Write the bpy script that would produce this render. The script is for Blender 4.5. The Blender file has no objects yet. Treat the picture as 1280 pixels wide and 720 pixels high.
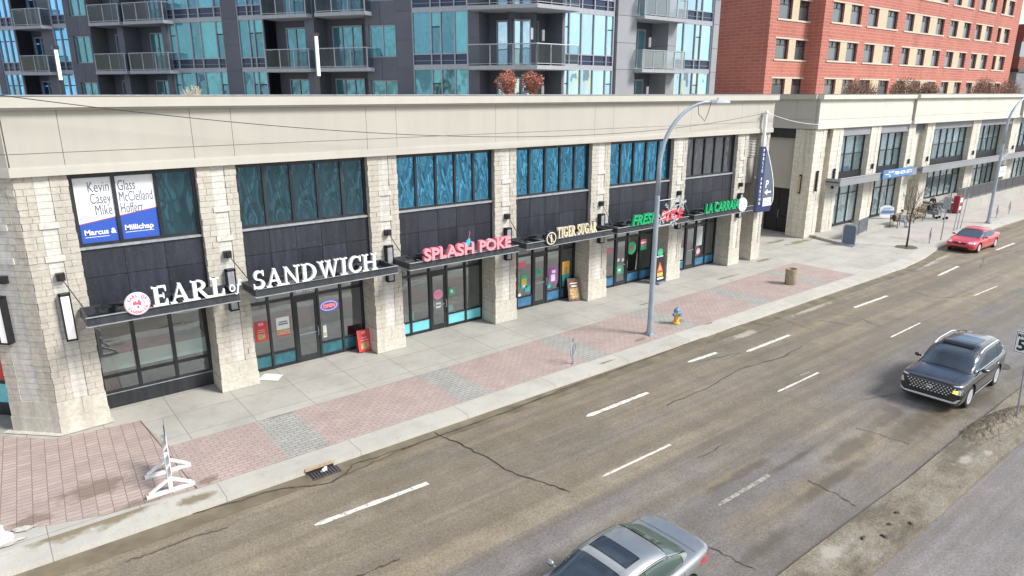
import bpy, bmesh, math, random
import numpy as np
from math import sin, cos, pi, radians, atan, hypot
from mathutils import Vector, Matrix, noise as mnoise
from mathutils.bvhtree import BVHTree
random.seed(7)
R = random.Random(11)
scene = bpy.context.scene
COL = scene.collection

# ------------------------------------------------------------------ camera
CAM_H = 9.0
F_PX, PX, PY = 853.0, 640.0, 360.0
TH = atan((360 - 117) / F_PX)
PHI = atan((1765 - 640) / (F_PX / cos(TH)))
cam_d = bpy.data.cameras.new('camera')
cam_d.sensor_width = 36.0
cam_d.lens = 36.0 * F_PX / 1280.0
cam_d.clip_start = 0.1
cam_d.clip_end = 2000
cam = bpy.data.objects.new('camera', cam_d)
COL.objects.link(cam)
cam.location = (0, 0, CAM_H)
cam.rotation_euler = (pi / 2 - TH, 0, PHI - pi / 2)
scene.camera = cam

# ------------------------------------------------------------------ sky, sun, exposure
SUN_EL, SUN_AZ = radians(42), math.atan2(-0.82, 0.57)      # direction towards the sun
world = bpy.data.worlds.new('World')
scene.world = world
world.use_nodes = True
wn = world.node_tree.nodes
wl = world.node_tree.links
wn.clear()
sky = wn.new('ShaderNodeTexSky')
sky.sky_type = 'NISHITA'
sky.sun_disc = False
sky.sun_elevation = SUN_EL
sky.sun_rotation = pi / 2 - SUN_AZ
sky.air_density = 1.0
sky.dust_density = 0.6
tc = wn.new('ShaderNodeTexCoord')
sep = wn.new('ShaderNodeSeparateXYZ')
wl.new(tc.outputs['Generated'], sep.inputs[0])
zm = wn.new('ShaderNodeMath'); zm.operation = 'MAXIMUM'; zm.inputs[1].default_value = 0.0
wl.new(sep.outputs['Z'], zm.inputs[0])
za = wn.new('ShaderNodeMath'); za.operation = 'ADD'; za.inputs[1].default_value = 0.22
wl.new(zm.outputs[0], za.inputs[0])
vd = wn.new('ShaderNodeVectorMath'); vd.operation = 'DIVIDE'
cmb = wn.new('ShaderNodeCombineXYZ')
for i in range(3):
    wl.new(za.outputs[0], cmb.inputs[i])
wl.new(tc.outputs['Generated'], vd.inputs[0])
wl.new(cmb.outputs[0], vd.inputs[1])
cn = wn.new('ShaderNodeTexNoise')
cn.inputs['Scale'].default_value = 1.15
cn.inputs['Detail'].default_value = 9
cn.inputs['Roughness'].default_value = 0.62
wl.new(vd.outputs[0], cn.inputs['Vector'])
cr = wn.new('ShaderNodeValToRGB')
cr.color_ramp.elements[0].position = 0.44
cr.color_ramp.elements[1].position = 0.58
wl.new(cn.outputs['Fac'], cr.inputs[0])
cm = wn.new('ShaderNodeMixRGB')
cm.inputs[2].default_value = (8.6, 8.9, 9.3, 1)
wl.new(cr.outputs[0], cm.inputs[0])
wl.new(sky.outputs[0], cm.inputs[1])
bg = wn.new('ShaderNodeBackground')
bg.inputs['Strength'].default_value = 0.085
wl.new(cm.outputs[0], bg.inputs['Color'])
wo = wn.new('ShaderNodeOutputWorld')
wl.new(bg.outputs[0], wo.inputs['Surface'])

sun_d = bpy.data.lights.new('sun', 'SUN')
sun_d.energy = 2.5
sun_d.angle = radians(16)
sun_d.color = (1.0, 0.965, 0.92)
sun = bpy.data.objects.new('sun', sun_d)
COL.objects.link(sun)
sdir = Vector((cos(SUN_EL) * cos(SUN_AZ), cos(SUN_EL) * sin(SUN_AZ), sin(SUN_EL)))
sun.rotation_euler = sdir.to_track_quat('Z', 'Y').to_euler()
sun.location = sdir * 60

vs = scene.view_settings
vs.view_transform = 'Standard'
vs.look = 'None'
vs.gamma = 1
vs.use_curve_mapping = False
vs.exposure = 1.08
scene.cycles.max_bounces = 6
scene.cycles.transparent_max_bounces = 12
scene.cycles.sample_clamp_indirect = 6

# ------------------------------------------------------------------ survey helpers: where a sight line meets the ground or an upright plane
CF = Vector((cos(PHI) * cos(TH), sin(PHI) * cos(TH), -sin(TH)))
CRT = Vector((sin(PHI), -cos(PHI), 0))
CUP = CRT.cross(CF)
def ray(x, y):
    return CF * F_PX + CRT * (x - PX) - CUP * (y - PY)
def gz(x, y, z=0.0):
    d = ray(x, y); return Vector((0, 0, CAM_H)) + d * ((z - CAM_H) / d.z)
def fy(x, y, Y):
    d = ray(x, y); return Vector((0, 0, CAM_H)) + d * (Y / d.y)
ROAD_Z = -0.13

# ------------------------------------------------------------------ node material helpers
def new_mat(name):
    m = bpy.data.materials.new(name)
    m.use_nodes = True
    nt = m.node_tree
    b = nt.nodes['Principled BSDF']
    return m, nt, b
def nd(nt, t, **kw):
    n = nt.nodes.new(t)
    for k, v in kw.items():
        if hasattr(n, k):
            setattr(n, k, v)
        else:
            n.inputs[k].default_value = v
    return n
def c4(c):
    return (c[0], c[1], c[2], 1)
def pos(nt, scale=(1, 1, 1), rot=0, obj=False):
    if obj:
        g = nd(nt, 'ShaderNodeTexCoord'); o = g.outputs['Object']
    else:
        g = nd(nt, 'ShaderNodeNewGeometry'); o = g.outputs['Position']
    mp = nd(nt, 'ShaderNodeMapping')
    mp.inputs['Scale'].default_value = scale
    mp.inputs['Rotation'].default_value = (0, 0, rot)
    nt.links.new(o, mp.inputs[0])
    return mp.outputs[0]
def noise(nt, vec, scale, detail=4, rough=0.55):
    n = nd(nt, 'ShaderNodeTexNoise')
    n.inputs['Scale'].default_value = scale
    n.inputs['Detail'].default_value = detail
    n.inputs['Roughness'].default_value = rough
    nt.links.new(vec, n.inputs['Vector'])
    return n.outputs['Fac']
def ramp(nt, fac, stops):
    r = nd(nt, 'ShaderNodeValToRGB')
    e = r.color_ramp.elements
    while len(e) < len(stops):
        e.new(0.5)
    for i, (p, c) in enumerate(stops):
        e[i].position = p
        e[i].color = c4(c) if hasattr(c, '__len__') else (c, c, c, 1)
    nt.links.new(fac, r.inputs[0])
    return r.outputs[0]
def mix(nt, fac, a, b, mode='MIX'):
    m = nd(nt, 'ShaderNodeMixRGB', blend_type=mode)
    for i, v in ((0, fac), (1, a), (2, b)):
        if hasattr(v, 'is_linked') or hasattr(v, 'links'):
            nt.links.new(v, m.inputs[i])
        elif hasattr(v, '__len__'):
            m.inputs[i].default_value = c4(v)
        else:
            m.inputs[i].default_value = v if i == 0 else (v, v, v, 1)
    return m.outputs[0]
def math2(nt, op, a, b):
    m = nd(nt, 'ShaderNodeMath', operation=op)
    for i, v in ((0, a), (1, b)):
        if hasattr(v, 'links'):
            nt.links.new(v, m.inputs[i])
        else:
            m.inputs[i].default_value = v
    return m.outputs[0]
def bump(nt, b, h, strength=0.3, dist=0.02):
    n = nd(nt, 'ShaderNodeBump')
    n.inputs['Strength'].default_value = strength
    n.inputs['Distance'].default_value = dist
    nt.links.new(h, n.inputs['Height'])
    nt.links.new(n.outputs[0], b.inputs['Normal'])
    return n.outputs[0]
def island(nt):
    g = nd(nt, 'ShaderNodeNewGeometry')
    return g.outputs['Random Per Island']

M = {}
def plain(name, c, rough=0.6, metal=0.0, var=0.12, scale=6, bumps=0.0, coat=0, emit=None, isl=0.0, bscale=40):
    m, nt, b = new_mat(name)
    v = pos(nt, obj=True)
    n = noise(nt, v, scale, 5)
    lo = [x * (1 - var) for x in c]; hi = [min(1, x * (1 + var)) for x in c]
    col = ramp(nt, n, [(0.3, lo), (0.7, hi)])
    if isl:
        f = ramp(nt, island(nt), [(0, 1 - isl), (1, 1 + isl)])
        col = mix(nt, 1.0, col, f, 'MULTIPLY')
    nt.links.new(col, b.inputs['Base Color'])
    b.inputs['Roughness'].default_value = rough
    b.inputs['Metallic'].default_value = metal
    if coat:
        b.inputs['Coat Weight'].default_value = coat
        b.inputs['Coat Roughness'].default_value = 0.04
    if bumps:
        bump(nt, b, noise(nt, v, bscale, 3), bumps, 0.01)
    if emit:
        b.inputs['Emission Color'].default_value = c4(emit[0])
        b.inputs['Emission Strength'].default_value = emit[1]
    M[name] = m
    return m

# stucco, stone, concrete
def stucco(name, c):
    m, nt, b = new_mat(name)
    v = pos(nt)
    big = noise(nt, v, 0.6, 4)
    streak = noise(nt, pos(nt, (2.5, 2.5, 0.12)), 1.0, 4)
    col = ramp(nt, big, [(0.3, [x * 0.96 for x in c]), (0.7, [min(1, x * 1.03) for x in c])])
    col = mix(nt, ramp(nt, streak, [(0.32, 0.10), (0.55, 0.0)]), col, [c[0] * 0.6, c[1] * 0.6, c[2] * 0.58])
    fine = noise(nt, v, 55, 3)
    col = mix(nt, ramp(nt, fine, [(0.3, 0.10), (0.6, 0.0)]), col, [x * 0.7 for x in c])
    nt.links.new(col, b.inputs['Base Color'])
    b.inputs['Roughness'].default_value = 0.9
    bump(nt, b, fine, 0.25, 0.01)
    M[name] = m
stucco('stucco', (0.44, 0.415, 0.36))
stucco('stucco_pale', (0.58, 0.56, 0.49))
stucco('stucco_trim', (0.49, 0.465, 0.405))
def stone(name, c, rough_amt, isl):
    m, nt, b = new_mat(name)
    v = pos(nt)
    n = noise(nt, v, 9, 6, 0.65)
    col = ramp(nt, n, [(0.25, [c[0] * 0.80, c[1] * 0.77, c[2] * 0.70]), (0.5, c), (0.75, [min(1, x * 1.18) for x in c])])
    f = ramp(nt, island(nt), [(0, 1 - isl), (1, 1 + isl)])
    col = mix(nt, 1.0, col, f, 'MULTIPLY')
    grime = noise(nt, pos(nt, (3, 3, 0.25)), 1.0, 4)
    col = mix(nt, ramp(nt, grime, [(0.36, 0.30), (0.52, 0.0)]), col, (0.27, 0.24, 0.19))
    nt.links.new(col, b.inputs['Base Color'])
    b.inputs['Roughness'].default_value = 0.9
    bump(nt, b, noise(nt, v, 22, 6, 0.7), rough_amt, 0.05)
    M[name] = m
stone('split_stone', (0.485, 0.45, 0.385), 0.4, 0.045)
stone('smooth_stone', (0.56, 0.54, 0.495), 0.1, 0.04)
stone('plinth_stone', (0.51, 0.48, 0.41), 0.12, 0.04)
plain('mortar', (0.40, 0.375, 0.32), 0.95, var=0.2)

def metal_dark(name, c, rough=0.45, dust=0.25):
    m, nt, b = new_mat(name)
    v = pos(nt)
    n = noise(nt, pos(nt, (6, 6, 0.7)), 1.0, 5)
    col = ramp(nt, n, [(0.35, c), (0.75, [x * 1.5 + 0.01 for x in c])])
    sp = noise(nt, v, 14, 6, 0.7)
    col = mix(nt, ramp(nt, sp, [(0.58, 0.0), (0.8, dust)]), col, (0.30, 0.31, 0.33))
    f = ramp(nt, island(nt), [(0, 0.75), (1, 1.3)])
    col = mix(nt, 1.0, col, f, 'MULTIPLY')
    nt.links.new(col, b.inputs['Base Color'])
    b.inputs['Roughness'].default_value = rough
    bump(nt, b, noise(nt, v, 2.0, 2), 0.06, 0.05)
    M[name] = m
metal_dark('spandrel_metal', (0.016, 0.018, 0.026), 0.4)
metal_dark('frame_metal', (0.012, 0.013, 0.016), 0.4, 0.12)
metal_dark('canopy_metal', (0.022, 0.025, 0.03), 0.5, 0.35)
plain('galv_metal', (0.36, 0.39, 0.42), 0.45, 0.55, 0.2, 3)
plain('sill_metal', (0.34, 0.36, 0.37), 0.5, 0.3, 0.2)
plain('pole_paint', (0.34, 0.40, 0.45), 0.45, 0.35, 0.15, 2)
plain('white_paint', (0.78, 0.78, 0.76), 0.5, var=0.08)
plain('sign_white', (0.78, 0.78, 0.78), 0.45, var=0.03)
plain('black_paint', (0.015, 0.015, 0.017), 0.45, var=0.3)
plain('black_plastic', (0.02, 0.02, 0.022), 0.6, var=0.3)
plain('rubber', (0.018, 0.018, 0.018), 0.85, var=0.3)
plain('lamp_white', (0.80, 0.80, 0.78), 0.4, var=0.02, emit=((1, 0.97, 0.92), 0.12))
plain('lamp_grey', (0.30, 0.32, 0.34), 0.3, var=0.2, scale=4)
plain('lamp_amber', (0.42, 0.32, 0.11), 0.4, var=0.05, emit=((1, 0.75, 0.25), 0.03))

def glass_opaque(name, base, tint, refl, wav_scale=(1.2, 1.2, 0.7), wav=0.25, rough=0.015, isl=None, fres=0.7):
    """coated glazing one cannot see into: a dark body under a tinted, slightly warped reflection"""
    m, nt, b = new_mat(name)
    nt.nodes.remove(b)
    out = nt.nodes['Material Output']
    d = nd(nt, 'ShaderNodeBsdfPrincipled')
    d.inputs['Roughness'].default_value = 0.35
    if isl:
        col = ramp(nt, island(nt), isl)
        nt.links.new(col, d.inputs['Base Color'])
    else:
        d.inputs['Base Color'].default_value = c4(base)
    g = nd(nt, 'ShaderNodeBsdfGlossy')
    g.inputs['Color'].default_value = c4(tint)
    g.inputs['Roughness'].default_value = rough
    v = pos(nt, wav_scale)
    bn = nd(nt, 'ShaderNodeBump')
    bn.inputs['Strength'].default_value = wav
    bn.inputs['Distance'].default_value = 0.1
    nt.links.new(noise(nt, v, 1.0, 1.5), bn.inputs['Height'])
    nt.links.new(bn.outputs[0], g.inputs['Normal'])
    lw = nd(nt, 'ShaderNodeLayerWeight'); lw.inputs['Blend'].default_value = 0.5
    f = math2(nt, 'ADD', math2(nt, 'MULTIPLY', math2(nt, 'POWER', lw.outputs['Facing'], 3.5), fres), refl)
    f = math2(nt, 'MINIMUM', f, 0.95)
    ms = nd(nt, 'ShaderNodeMixShader')
    nt.links.new(f, ms.inputs[0])
    nt.links.new(d.outputs[0], ms.inputs[1])
    nt.links.new(g.outputs[0], ms.inputs[2])
    nt.links.new(ms.outputs[0], out.inputs['Surface'])
    M[name] = m
glass_opaque('upper_glass', (0.005, 0.03, 0.042), (0.13, 0.50, 0.76), 0.62, (0.9, 0.9, 0.8), 0.035)
glass_opaque('upper_glass_dim_reflection', (0.008, 0.024, 0.03), (0.10, 0.28, 0.36), 0.30, (0.8, 0.8, 0.5), 0.04)  # darker copy of the upper glazing, imitating dimmer reflections in the left bays
glass_opaque('upper_glass_grey', (0.03, 0.032, 0.036), (0.55, 0.58, 0.62), 0.2, (0.9, 0.9, 0.8), 0.05)
TEAL = [(0.0, (0.01, 0.03, 0.04)), (0.25, (0.02, 0.08, 0.09)), (0.45, (0.08, 0.30, 0.29)), (0.6, (0.03, 0.13, 0.15)), (0.8, (0.13, 0.42, 0.39)), (1.0, (0.05, 0.20, 0.23))]
glass_opaque('tower_glass', (0.05, 0.2, 0.2), (0.28, 0.70, 0.92), 0.2, (1.6, 1.6, 0.7), 0.5, isl=TEAL)
glass_opaque('tower_glass_cloud_reflection', (0.05, 0.2, 0.2), (0.62, 0.86, 1.0), 0.55, (1.3, 1.3, 0.5), 0.3, isl=TEAL)  # brighter copy of the tower glass, imitating white cloud reflections
glass_opaque('tower_glass_sky_reflection', (0.02, 0.08, 0.16), (0.25, 0.62, 1.0), 0.6, (1.3, 1.3, 0.5), 0.3)  # blue sky reflection put into the tint for the far left end
glass_opaque('tower_spandrel', (0.006, 0.014, 0.04), (0.14, 0.24, 0.5), 0.05)
glass_opaque('plain_window', (0.04, 0.05, 0.06), (0.8, 0.85, 0.9), 0.05, isl=[(0, (0.02, 0.025, 0.03)), (0.5, (0.05, 0.06, 0.07)), (0.8, (0.16, 0.18, 0.2)), (1, (0.03, 0.04, 0.05))])
glass_opaque('far_glass', (0.04, 0.07, 0.08), (0.75, 0.92, 0.98), 0.40, (2.5, 2.5, 1.5), 0.4, isl=[(0, (0.05, 0.09, 0.10)), (0.5, (0.14, 0.21, 0.22)), (1, (0.30, 0.33, 0.36))])
glass_opaque('car_glass', (0.012, 0.016, 0.02), (0.38, 0.66, 1.0), 0.06, (0.5, 0.5, 0.5), 0.02, 0.01, fres=.45)
glass_opaque('car_glass_green', (0.03, 0.05, 0.045), (0.50, 0.68, 0.64), 0.12, (0.5, 0.5, 0.5), 0.02, 0.01)

def shop_glass(name, tint, refl):
    m, nt, b = new_mat(name)
    nt.nodes.remove(b)
    out = nt.nodes['Material Output']
    t = nd(nt, 'ShaderNodeBsdfTransparent'); t.inputs[0].default_value = c4(tint)
    g = nd(nt, 'ShaderNodeBsdfGlossy'); g.inputs['Roughness'].default_value = 0.01
    g.inputs['Color'].default_value = (0.85, 0.92, 0.95, 1)
    bn = nd(nt, 'ShaderNodeBump'); bn.inputs['Strength'].default_value = 0.12; bn.inputs['Distance'].default_value = 0.1
    nt.links.new(noise(nt, pos(nt, (0.9, 0.9, 0.5)), 1.0, 1), bn.inputs['Height'])
    nt.links.new(bn.outputs[0], g.inputs['Normal'])
    lw = nd(nt, 'ShaderNodeLayerWeight'); lw.inputs['Blend'].default_value = 0.5
    f = math2(nt, 'ADD', math2(nt, 'MULTIPLY', math2(nt, 'POWER', lw.outputs['Facing'], 3.5), 0.8), refl)
    ms = nd(nt, 'ShaderNodeMixShader')
    nt.links.new(f, ms.inputs[0]); nt.links.new(t.outputs[0], ms.inputs[1]); nt.links.new(g.outputs[0], ms.inputs[2])
    nt.links.new(ms.outputs[0], out.inputs['Surface'])
    M[name] = m
shop_glass('shop_glass', (0.66, 0.72, 0.70), 0.30)
shop_glass('transom_glass', (0.22, 0.42, 0.62), 0.30)
shop_glass('balcony_glass', (0.60, 0.66, 0.70), 0.03)
shop_glass('balcony_glass_pale', (0.72, 0.80, 0.80), 0.22)

# ------------------------------------------------------------------ mesh builder
class MB:
    def __init__(self, xf=None):
        self.v = []; self.f = []; self.m = []; self.xf = xf
    def add(self, pts, faces, m=0):
        o = len(self.v)
        for p in pts:
            self.v.append(tuple(self.xf(*p)) if self.xf else tuple(p))
        for f in faces:
            self.f.append([o + i for i in f]); self.m.append(m)
        return self
    def box(self, x0, x1, y0, y1, z0, z1, m=0):
        p = [(x, y, z) for z in (z0, z1) for y in (y0, y1) for x in (x0, x1)]
        return self.add(p, [(0, 2, 3, 1), (4, 5, 7, 6), (0, 1, 5, 4), (2, 6, 7, 3), (0, 4, 6, 2), (1, 3, 7, 5)], m)
    def quad(self, a, b, c, d, m=0):
        return self.add([a, b, c, d], [(0, 1, 2, 3)], m)
    def poly(self, pts, m=0):
        return self.add(pts, [tuple(range(len(pts)))], m)
    def prism(self, pts, vec, m=0):
        n = len(pts); v = Vector(vec)
        q = [tuple(Vector(p) + v) for p in pts]
        fs = [tuple(range(n))[::-1], tuple(range(n, 2 * n))] + [(i, (i + 1) % n, n + (i + 1) % n, n + i) for i in range(n)]
        return self.add(list(pts) + q, fs, m)
    def cyl(self, p, q, r0, r1=None, n=12, m=0):
        return self.tube([p, q], [r0, r0 if r1 is None else r1], n, m)
    def tube(self, path, r, n=8, m=0):
        path = [Vector(p) for p in path]
        k = len(path)
        rs = r if hasattr(r, '__len__') else [r] * k
        pts = []
        t0 = (path[1] - path[0]).normalized()
        a = Vector((0, 0, 1)) if abs(t0.z) < 0.9 else Vector((1, 0, 0))
        e1 = t0.cross(a).normalized()
        for i in range(k):
            t = (path[min(i + 1, k - 1)] - path[max(i - 1, 0)]).normalized()
            e1 = (e1 - t * e1.dot(t)).normalized()
            e2 = t.cross(e1)
            for j in range(n):
                w = 2 * pi * j / n
                pts.append(tuple(path[i] + (e1 * cos(w) + e2 * sin(w)) * rs[i]))
        fs = [(i * n + j, i * n + (j + 1) % n, (i + 1) * n + (j + 1) % n, (i + 1) * n + j) for i in range(k - 1) for j in range(n)]
        fs += [tuple(range(n))[::-1], tuple(range((k - 1) * n, k * n))]
        return self.add(pts, fs, m)
    def lathe(self, c, prof, n=20, m=0, axis='z'):
        pts = []
        for (r, h) in prof:
            for j in range(n):
                w = 2 * pi * j / n
                if axis == 'z':
                    pts.append((c[0] + r * cos(w), c[1] + r * sin(w), c[2] + h))
                elif axis == 'y':
                    pts.append((c[0] + r * cos(w), c[1] + h, c[2] + r * sin(w)))
                else:
                    pts.append((c[0] + h, c[1] + r * cos(w), c[2] + r * sin(w)))
        k = len(prof)
        fs = [(i * n + j, i * n + (j + 1) % n, (i + 1) * n + (j + 1) % n, (i + 1) * n + j) for i in range(k - 1) for j in range(n)]
        fs += [tuple(range(n))[::-1], tuple(range((k - 1) * n, k * n))]
        return self.add(pts, fs, m)
    def ball(self, c, r, n=10, m=0):
        if not hasattr(r, '__len__'):
            r = (r, r, r)
        pts = [(c[0], c[1], c[2] - r[2])]
        k = n // 2
        for i in range(1, k):
            a = -pi / 2 + pi * i / k
            for j in range(n):
                w = 2 * pi * j / n
                pts.append((c[0] + r[0] * cos(a) * cos(w), c[1] + r[1] * cos(a) * sin(w), c[2] + r[2] * sin(a)))
        pts.append((c[0], c[1], c[2] + r[2]))
        fs = [(0, 1 + (j + 1) % n, 1 + j) for j in range(n)]
        for i in range(k - 2):
            fs += [(1 + i * n + j, 1 + i * n + (j + 1) % n, 1 + (i + 1) * n + (j + 1) % n, 1 + (i + 1) * n + j) for j in range(n)]
        t = len(pts) - 1
        fs += [(t, 1 + (k - 2) * n + j, 1 + (k - 2) * n + (j + 1) % n) for j in range(n)]
        return self.add(pts, fs, m)
    def merge(self, other):
        o = len(self.v)
        self.v += other.v
        self.f += [[o + i for i in f] for f in other.f]
        self.m += other.m
        return self
    def mesh(self, name, mats, off=(0, 0, 0), smooth=False, recalc=True):
        me = bpy.data.meshes.new(name)
        ox, oy, oz = off
        me.from_pydata([(x - ox, y - oy, z - oz) for x, y, z in self.v], [], self.f)
        for mt in (mats if isinstance(mats, (list, tuple)) else [mats]):
            me.materials.append(M[mt] if isinstance(mt, str) else mt)
        me.polygons.foreach_set('material_index', self.m)
        if recalc:
            b = bmesh.new(); b.from_mesh(me)
            bmesh.ops.recalc_face_normals(b, faces=b.faces)
            b.to_mesh(me); b.free()
        if smooth:
            me.polygons.foreach_set('use_smooth', [True] * len(me.polygons))
        me.update()
        return me
    def build(self, name, mats, parent=None, smooth=False, bevel=0, local=False, base=None):
        off = (0, 0, 0)
        if parent is not None and not local:
            r = parent
            while r.parent: r = r.parent
            off = r.location
        if base is not None:
            off = base
        me = self.mesh(name, mats, off, smooth)
        o = bpy.data.objects.new(name, me)
        COL.objects.link(o)
        if parent is not None:
            o.parent = parent
        elif base is not None:
            o.location = base
        if smooth == 'auto' or bevel:
            pass
        if bevel:
            md = o.modifiers.new('bevel', 'BEVEL'); md.width = bevel; md.segments = 2; md.limit_method = 'ANGLE'; md.angle_limit = radians(40)
        if smooth == 'auto':
            md = o.modifiers.new('edges', 'EDGE_SPLIT'); md.split_angle = radians(38)
        return o
def tag(o, label=None, cat=None, group=None, kind=None):
    for k, v in (('label', label), ('category', cat), ('group', group), ('kind', kind)):
        if v:
            o[k] = v
    return o
def thing(name, label, cat, loc=(0, 0, 0), rotz=0, group=None):
    o = bpy.data.objects.new(name, None)
    o.empty_display_size = 0.3
    COL.objects.link(o)
    o.location = loc
    o.rotation_euler = (0, 0, rotz)
    return tag(o, label, cat, group)
def structure(name, mb, mats, smooth=False):
    return tag(mb.build(name, mats, smooth=smooth), kind='structure')
def dup(root, loc, rotz=0, label=None, group=None, scale=None):
    r = root.copy(); COL.objects.link(r)
    r.location = loc; r.rotation_euler = (0, 0, rotz)
    if scale: r.scale = scale
    if label: r['label'] = label
    if group: r['group'] = group
    for ch in list(root.children):
        c = ch.copy(); COL.objects.link(c); c.parent = r
        for g in list(ch.children):
            d = g.copy(); COL.objects.link(d); d.parent = c
    return r
def frame(ox, oy, ux, uy):
    """local (s along the wall, d outwards, z up) -> world; outwards is to the right of the direction of travel"""
    l = hypot(ux, uy); ux /= l; uy /= l
    return lambda s, d, z: (ox + ux * s + uy * d, oy + uy * s - ux * d, z)
def text_mesh(s, size, extrude=0.02, bold=0.0, shear=0.0, width=None, spacing=1.0, align='LEFT'):
    """lettering as mesh points in the x/z plane, facing -y, baseline at z = 0"""
    cu = bpy.data.curves.new('lettering', 'FONT')
    cu.body = s; cu.size = size; cu.extrude = extrude; cu.offset = bold; cu.shear = shear
    cu.space_character = spacing; cu.align_x = align; cu.resolution_u = 3
    o = bpy.data.objects.new('lettering', cu)
    COL.objects.link(o)
    dg = bpy.context.evaluated_depsgraph_get()
    me = bpy.data.meshes.new_from_object(o.evaluated_get(dg))
    vs_ = [v.co.copy() for v in me.vertices]
    fs = [tuple(p.vertices) for p in me.polygons]
    bpy.data.objects.remove(o); bpy.data.curves.remove(cu); bpy.data.meshes.remove(me)
    if not vs_:
        return [], []
    if width:
        x0 = min(v.x for v in vs_); x1 = max(v.x for v in vs_)
        k = width / (x1 - x0)
        for v in vs_: v.x = (v.x - x0) * k
    return [(v.x, -v.z, v.y) for v in vs_], fs
def text(mb, s, size, at, m=0, **kw):
    """adds lettering to mb with its lower left corner at 'at' (local axes of mb: s, d or y, z)"""
    flip = kw.pop('flip', False)
    ps, fs = text_mesh(s, size, **kw)
    mb.add([(p[0] + at[0], (-p[1] if flip else p[1]) + at[1], p[2] + at[2]) for p in ps], fs, m)
    return mb

# a bracketed serif alphabet drawn with strokes (for the cream and white shop letters)
def _arc(cx, cy, rx, ry, a0, a1, w0, w1=None, n=14):
    """half-thickness profile swelling from w0 at the ends to w1 in the middle"""
    w1 = w0 if w1 is None else w1
    quads = []
    prev = None
    for i in range(n + 1):
        t = i / n; a = radians(a0 + (a1 - a0) * t)
        w = w0 + (w1 - w0) * sin(pi * t)
        o = (cx + rx * cos(a), cy + ry * sin(a)); q = (cx + (rx - w) * cos(a), cy + (ry - w * 0.8) * sin(a))
        if prev:
            quads.append([prev[0], o, q, prev[1]])
        prev = (o, q)
    return quads
def _r(x0, y0, x1, y1): return [[(x0, y0), (x1, y0), (x1, y1), (x0, y1)]]
def _p(*pts): return [list(pts)]
GL = {
 'E': (0.70, _r(.1,0,.28,1)+_r(.02,.92,.62,1)+_r(.02,0,.66,.08)+_r(.26,.46,.5,.54)+_p((.62,1),(.57,.72),(.62,.72))+_p((.5,.93),(.62,.72),(.62,.93))+_p((.66,0),(.66,.3),(.61,.3),(.5,.08))+_r(.47,.37,.52,.63)),
 'A': (0.88, _p((.08,0),(.17,0),(.46,.93),(.42,1))+_p((.38,1),(.51,1),(.82,0),(.63,0))+_r(.22,.29,.66,.37)+_r(0,0,.28,.07)+_r(.54,0,.9,.07)),
 'R': (0.86, _r(.1,0,.28,1)+_r(.02,.93,.3,1)+_r(0,0,.38,.07)+_arc(.32,.735,.36,.265,-90,90,.07,.17)+_r(.27,.93,.33,1)+_r(.27,.47,.33,.54)+_p((.3,.5),(.46,.52),(.84,0),(.64,0))+_r(.64,0,.92,.07)),
 'L': (0.66, _r(.1,0,.28,1)+_r(0,.93,.4,1)+_r(.02,0,.62,.08)+_p((.62,0),(.62,.34),(.57,.34),(.48,.08))),
 'S': (0.64, _arc(.32,.735,.27,.265,30,270,.08,.16)+_arc(.32,.265,.29,.265,90,-150,.08,.17)+_p((.5,.95),(.58,1),(.58,.68),(.53,.7))+_p((.03,.3),(.08,.3),(.12,.06),(.03,0))),
 'N': (0.94, _r(.1,0,.18,1)+_r(.72,0,.8,1)+_p((.03,1),(.22,1),(.8,0),(.68,0))+_r(0,0,.29,.07)+_r(.6,.93,.92,1)),
 'D': (0.90, _r(.1,0,.28,1)+_arc(.32,.5,.53,.5,-90,90,.08,.19)+_r(.02,.92,.34,1)+_r(.02,0,.34,.08)),
 'W': (1.28, _p((.06,1),(.25,1),(.46,0),(.37,0))+_p((.37,0),(.46,0),(.68,.9),(.61,1))+_p((.52,1),(.7,1),(.92,0),(.83,0))+_p((.83,0),(.92,0),(1.16,1),(1.08,1))+_r(0,.93,.34,1)+_r(.46,.93,.76,1)+_r(.98,.93,1.26,1)),
 'I': (0.44, _r(.12,0,.3,1)+_r(0,.93,.42,1)+_r(0,0,.42,.07)),
 'C': (0.82, _arc(.44,.5,.42,.5,50,310,.08,.18,20)+_p((.66,.86),(.76,1),(.76,.64),(.71,.64))+_p((.66,.14),(.76,.34),(.8,.3),(.72,.08))),
 'H': (0.98, _r(.1,0,.27,1)+_r(.67,0,.84,1)+_r(.26,.46,.68,.54)+_r(0,.93,.37,1)+_r(0,0,.37,.07)+_r(.57,.93,.94,1)+_r(.57,0,.94,.07)),
 'T': (0.80, _r(.3,0,.48,1)+_r(.03,.92,.75,1)+_p((.0,1),(.06,.68),(.14,.92))+_p((.78,1),(.72,.68),(.64,.92))+_r(.2,0,.58,.07)),
 'G': (0.92, _arc(.44,.5,.42,.5,50,320,.08,.18,20)+_r(.62,.05,.79,.42)+_r(.54,.38,.88,.46)+_p((.66,.86),(.76,1),(.76,.64),(.71,.64))),
 'U': (0.86, _r(.1,.28,.27,1)+_r(.63,.28,.71,1)+_arc(.405,.3,.305,.3,180,360,.17,.1)+_r(0,.93,.37,1)+_r(.52,.93,.82,1)),
 'o': (0.60, _arc(.28,.27,.26,.3,0,360,.1,.1,20)),
 'f': (0.46, _p((.0,-.2),(.12,-.2),(.32,.75),(.2,.75))+_arc(.36,.72,.18,.22,170,30,.1,.11,8)+_r(.08,.45,.45,.53)+_arc(-.04,-.15,.14,.16,200,340,.08,.1,8)),
}
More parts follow.
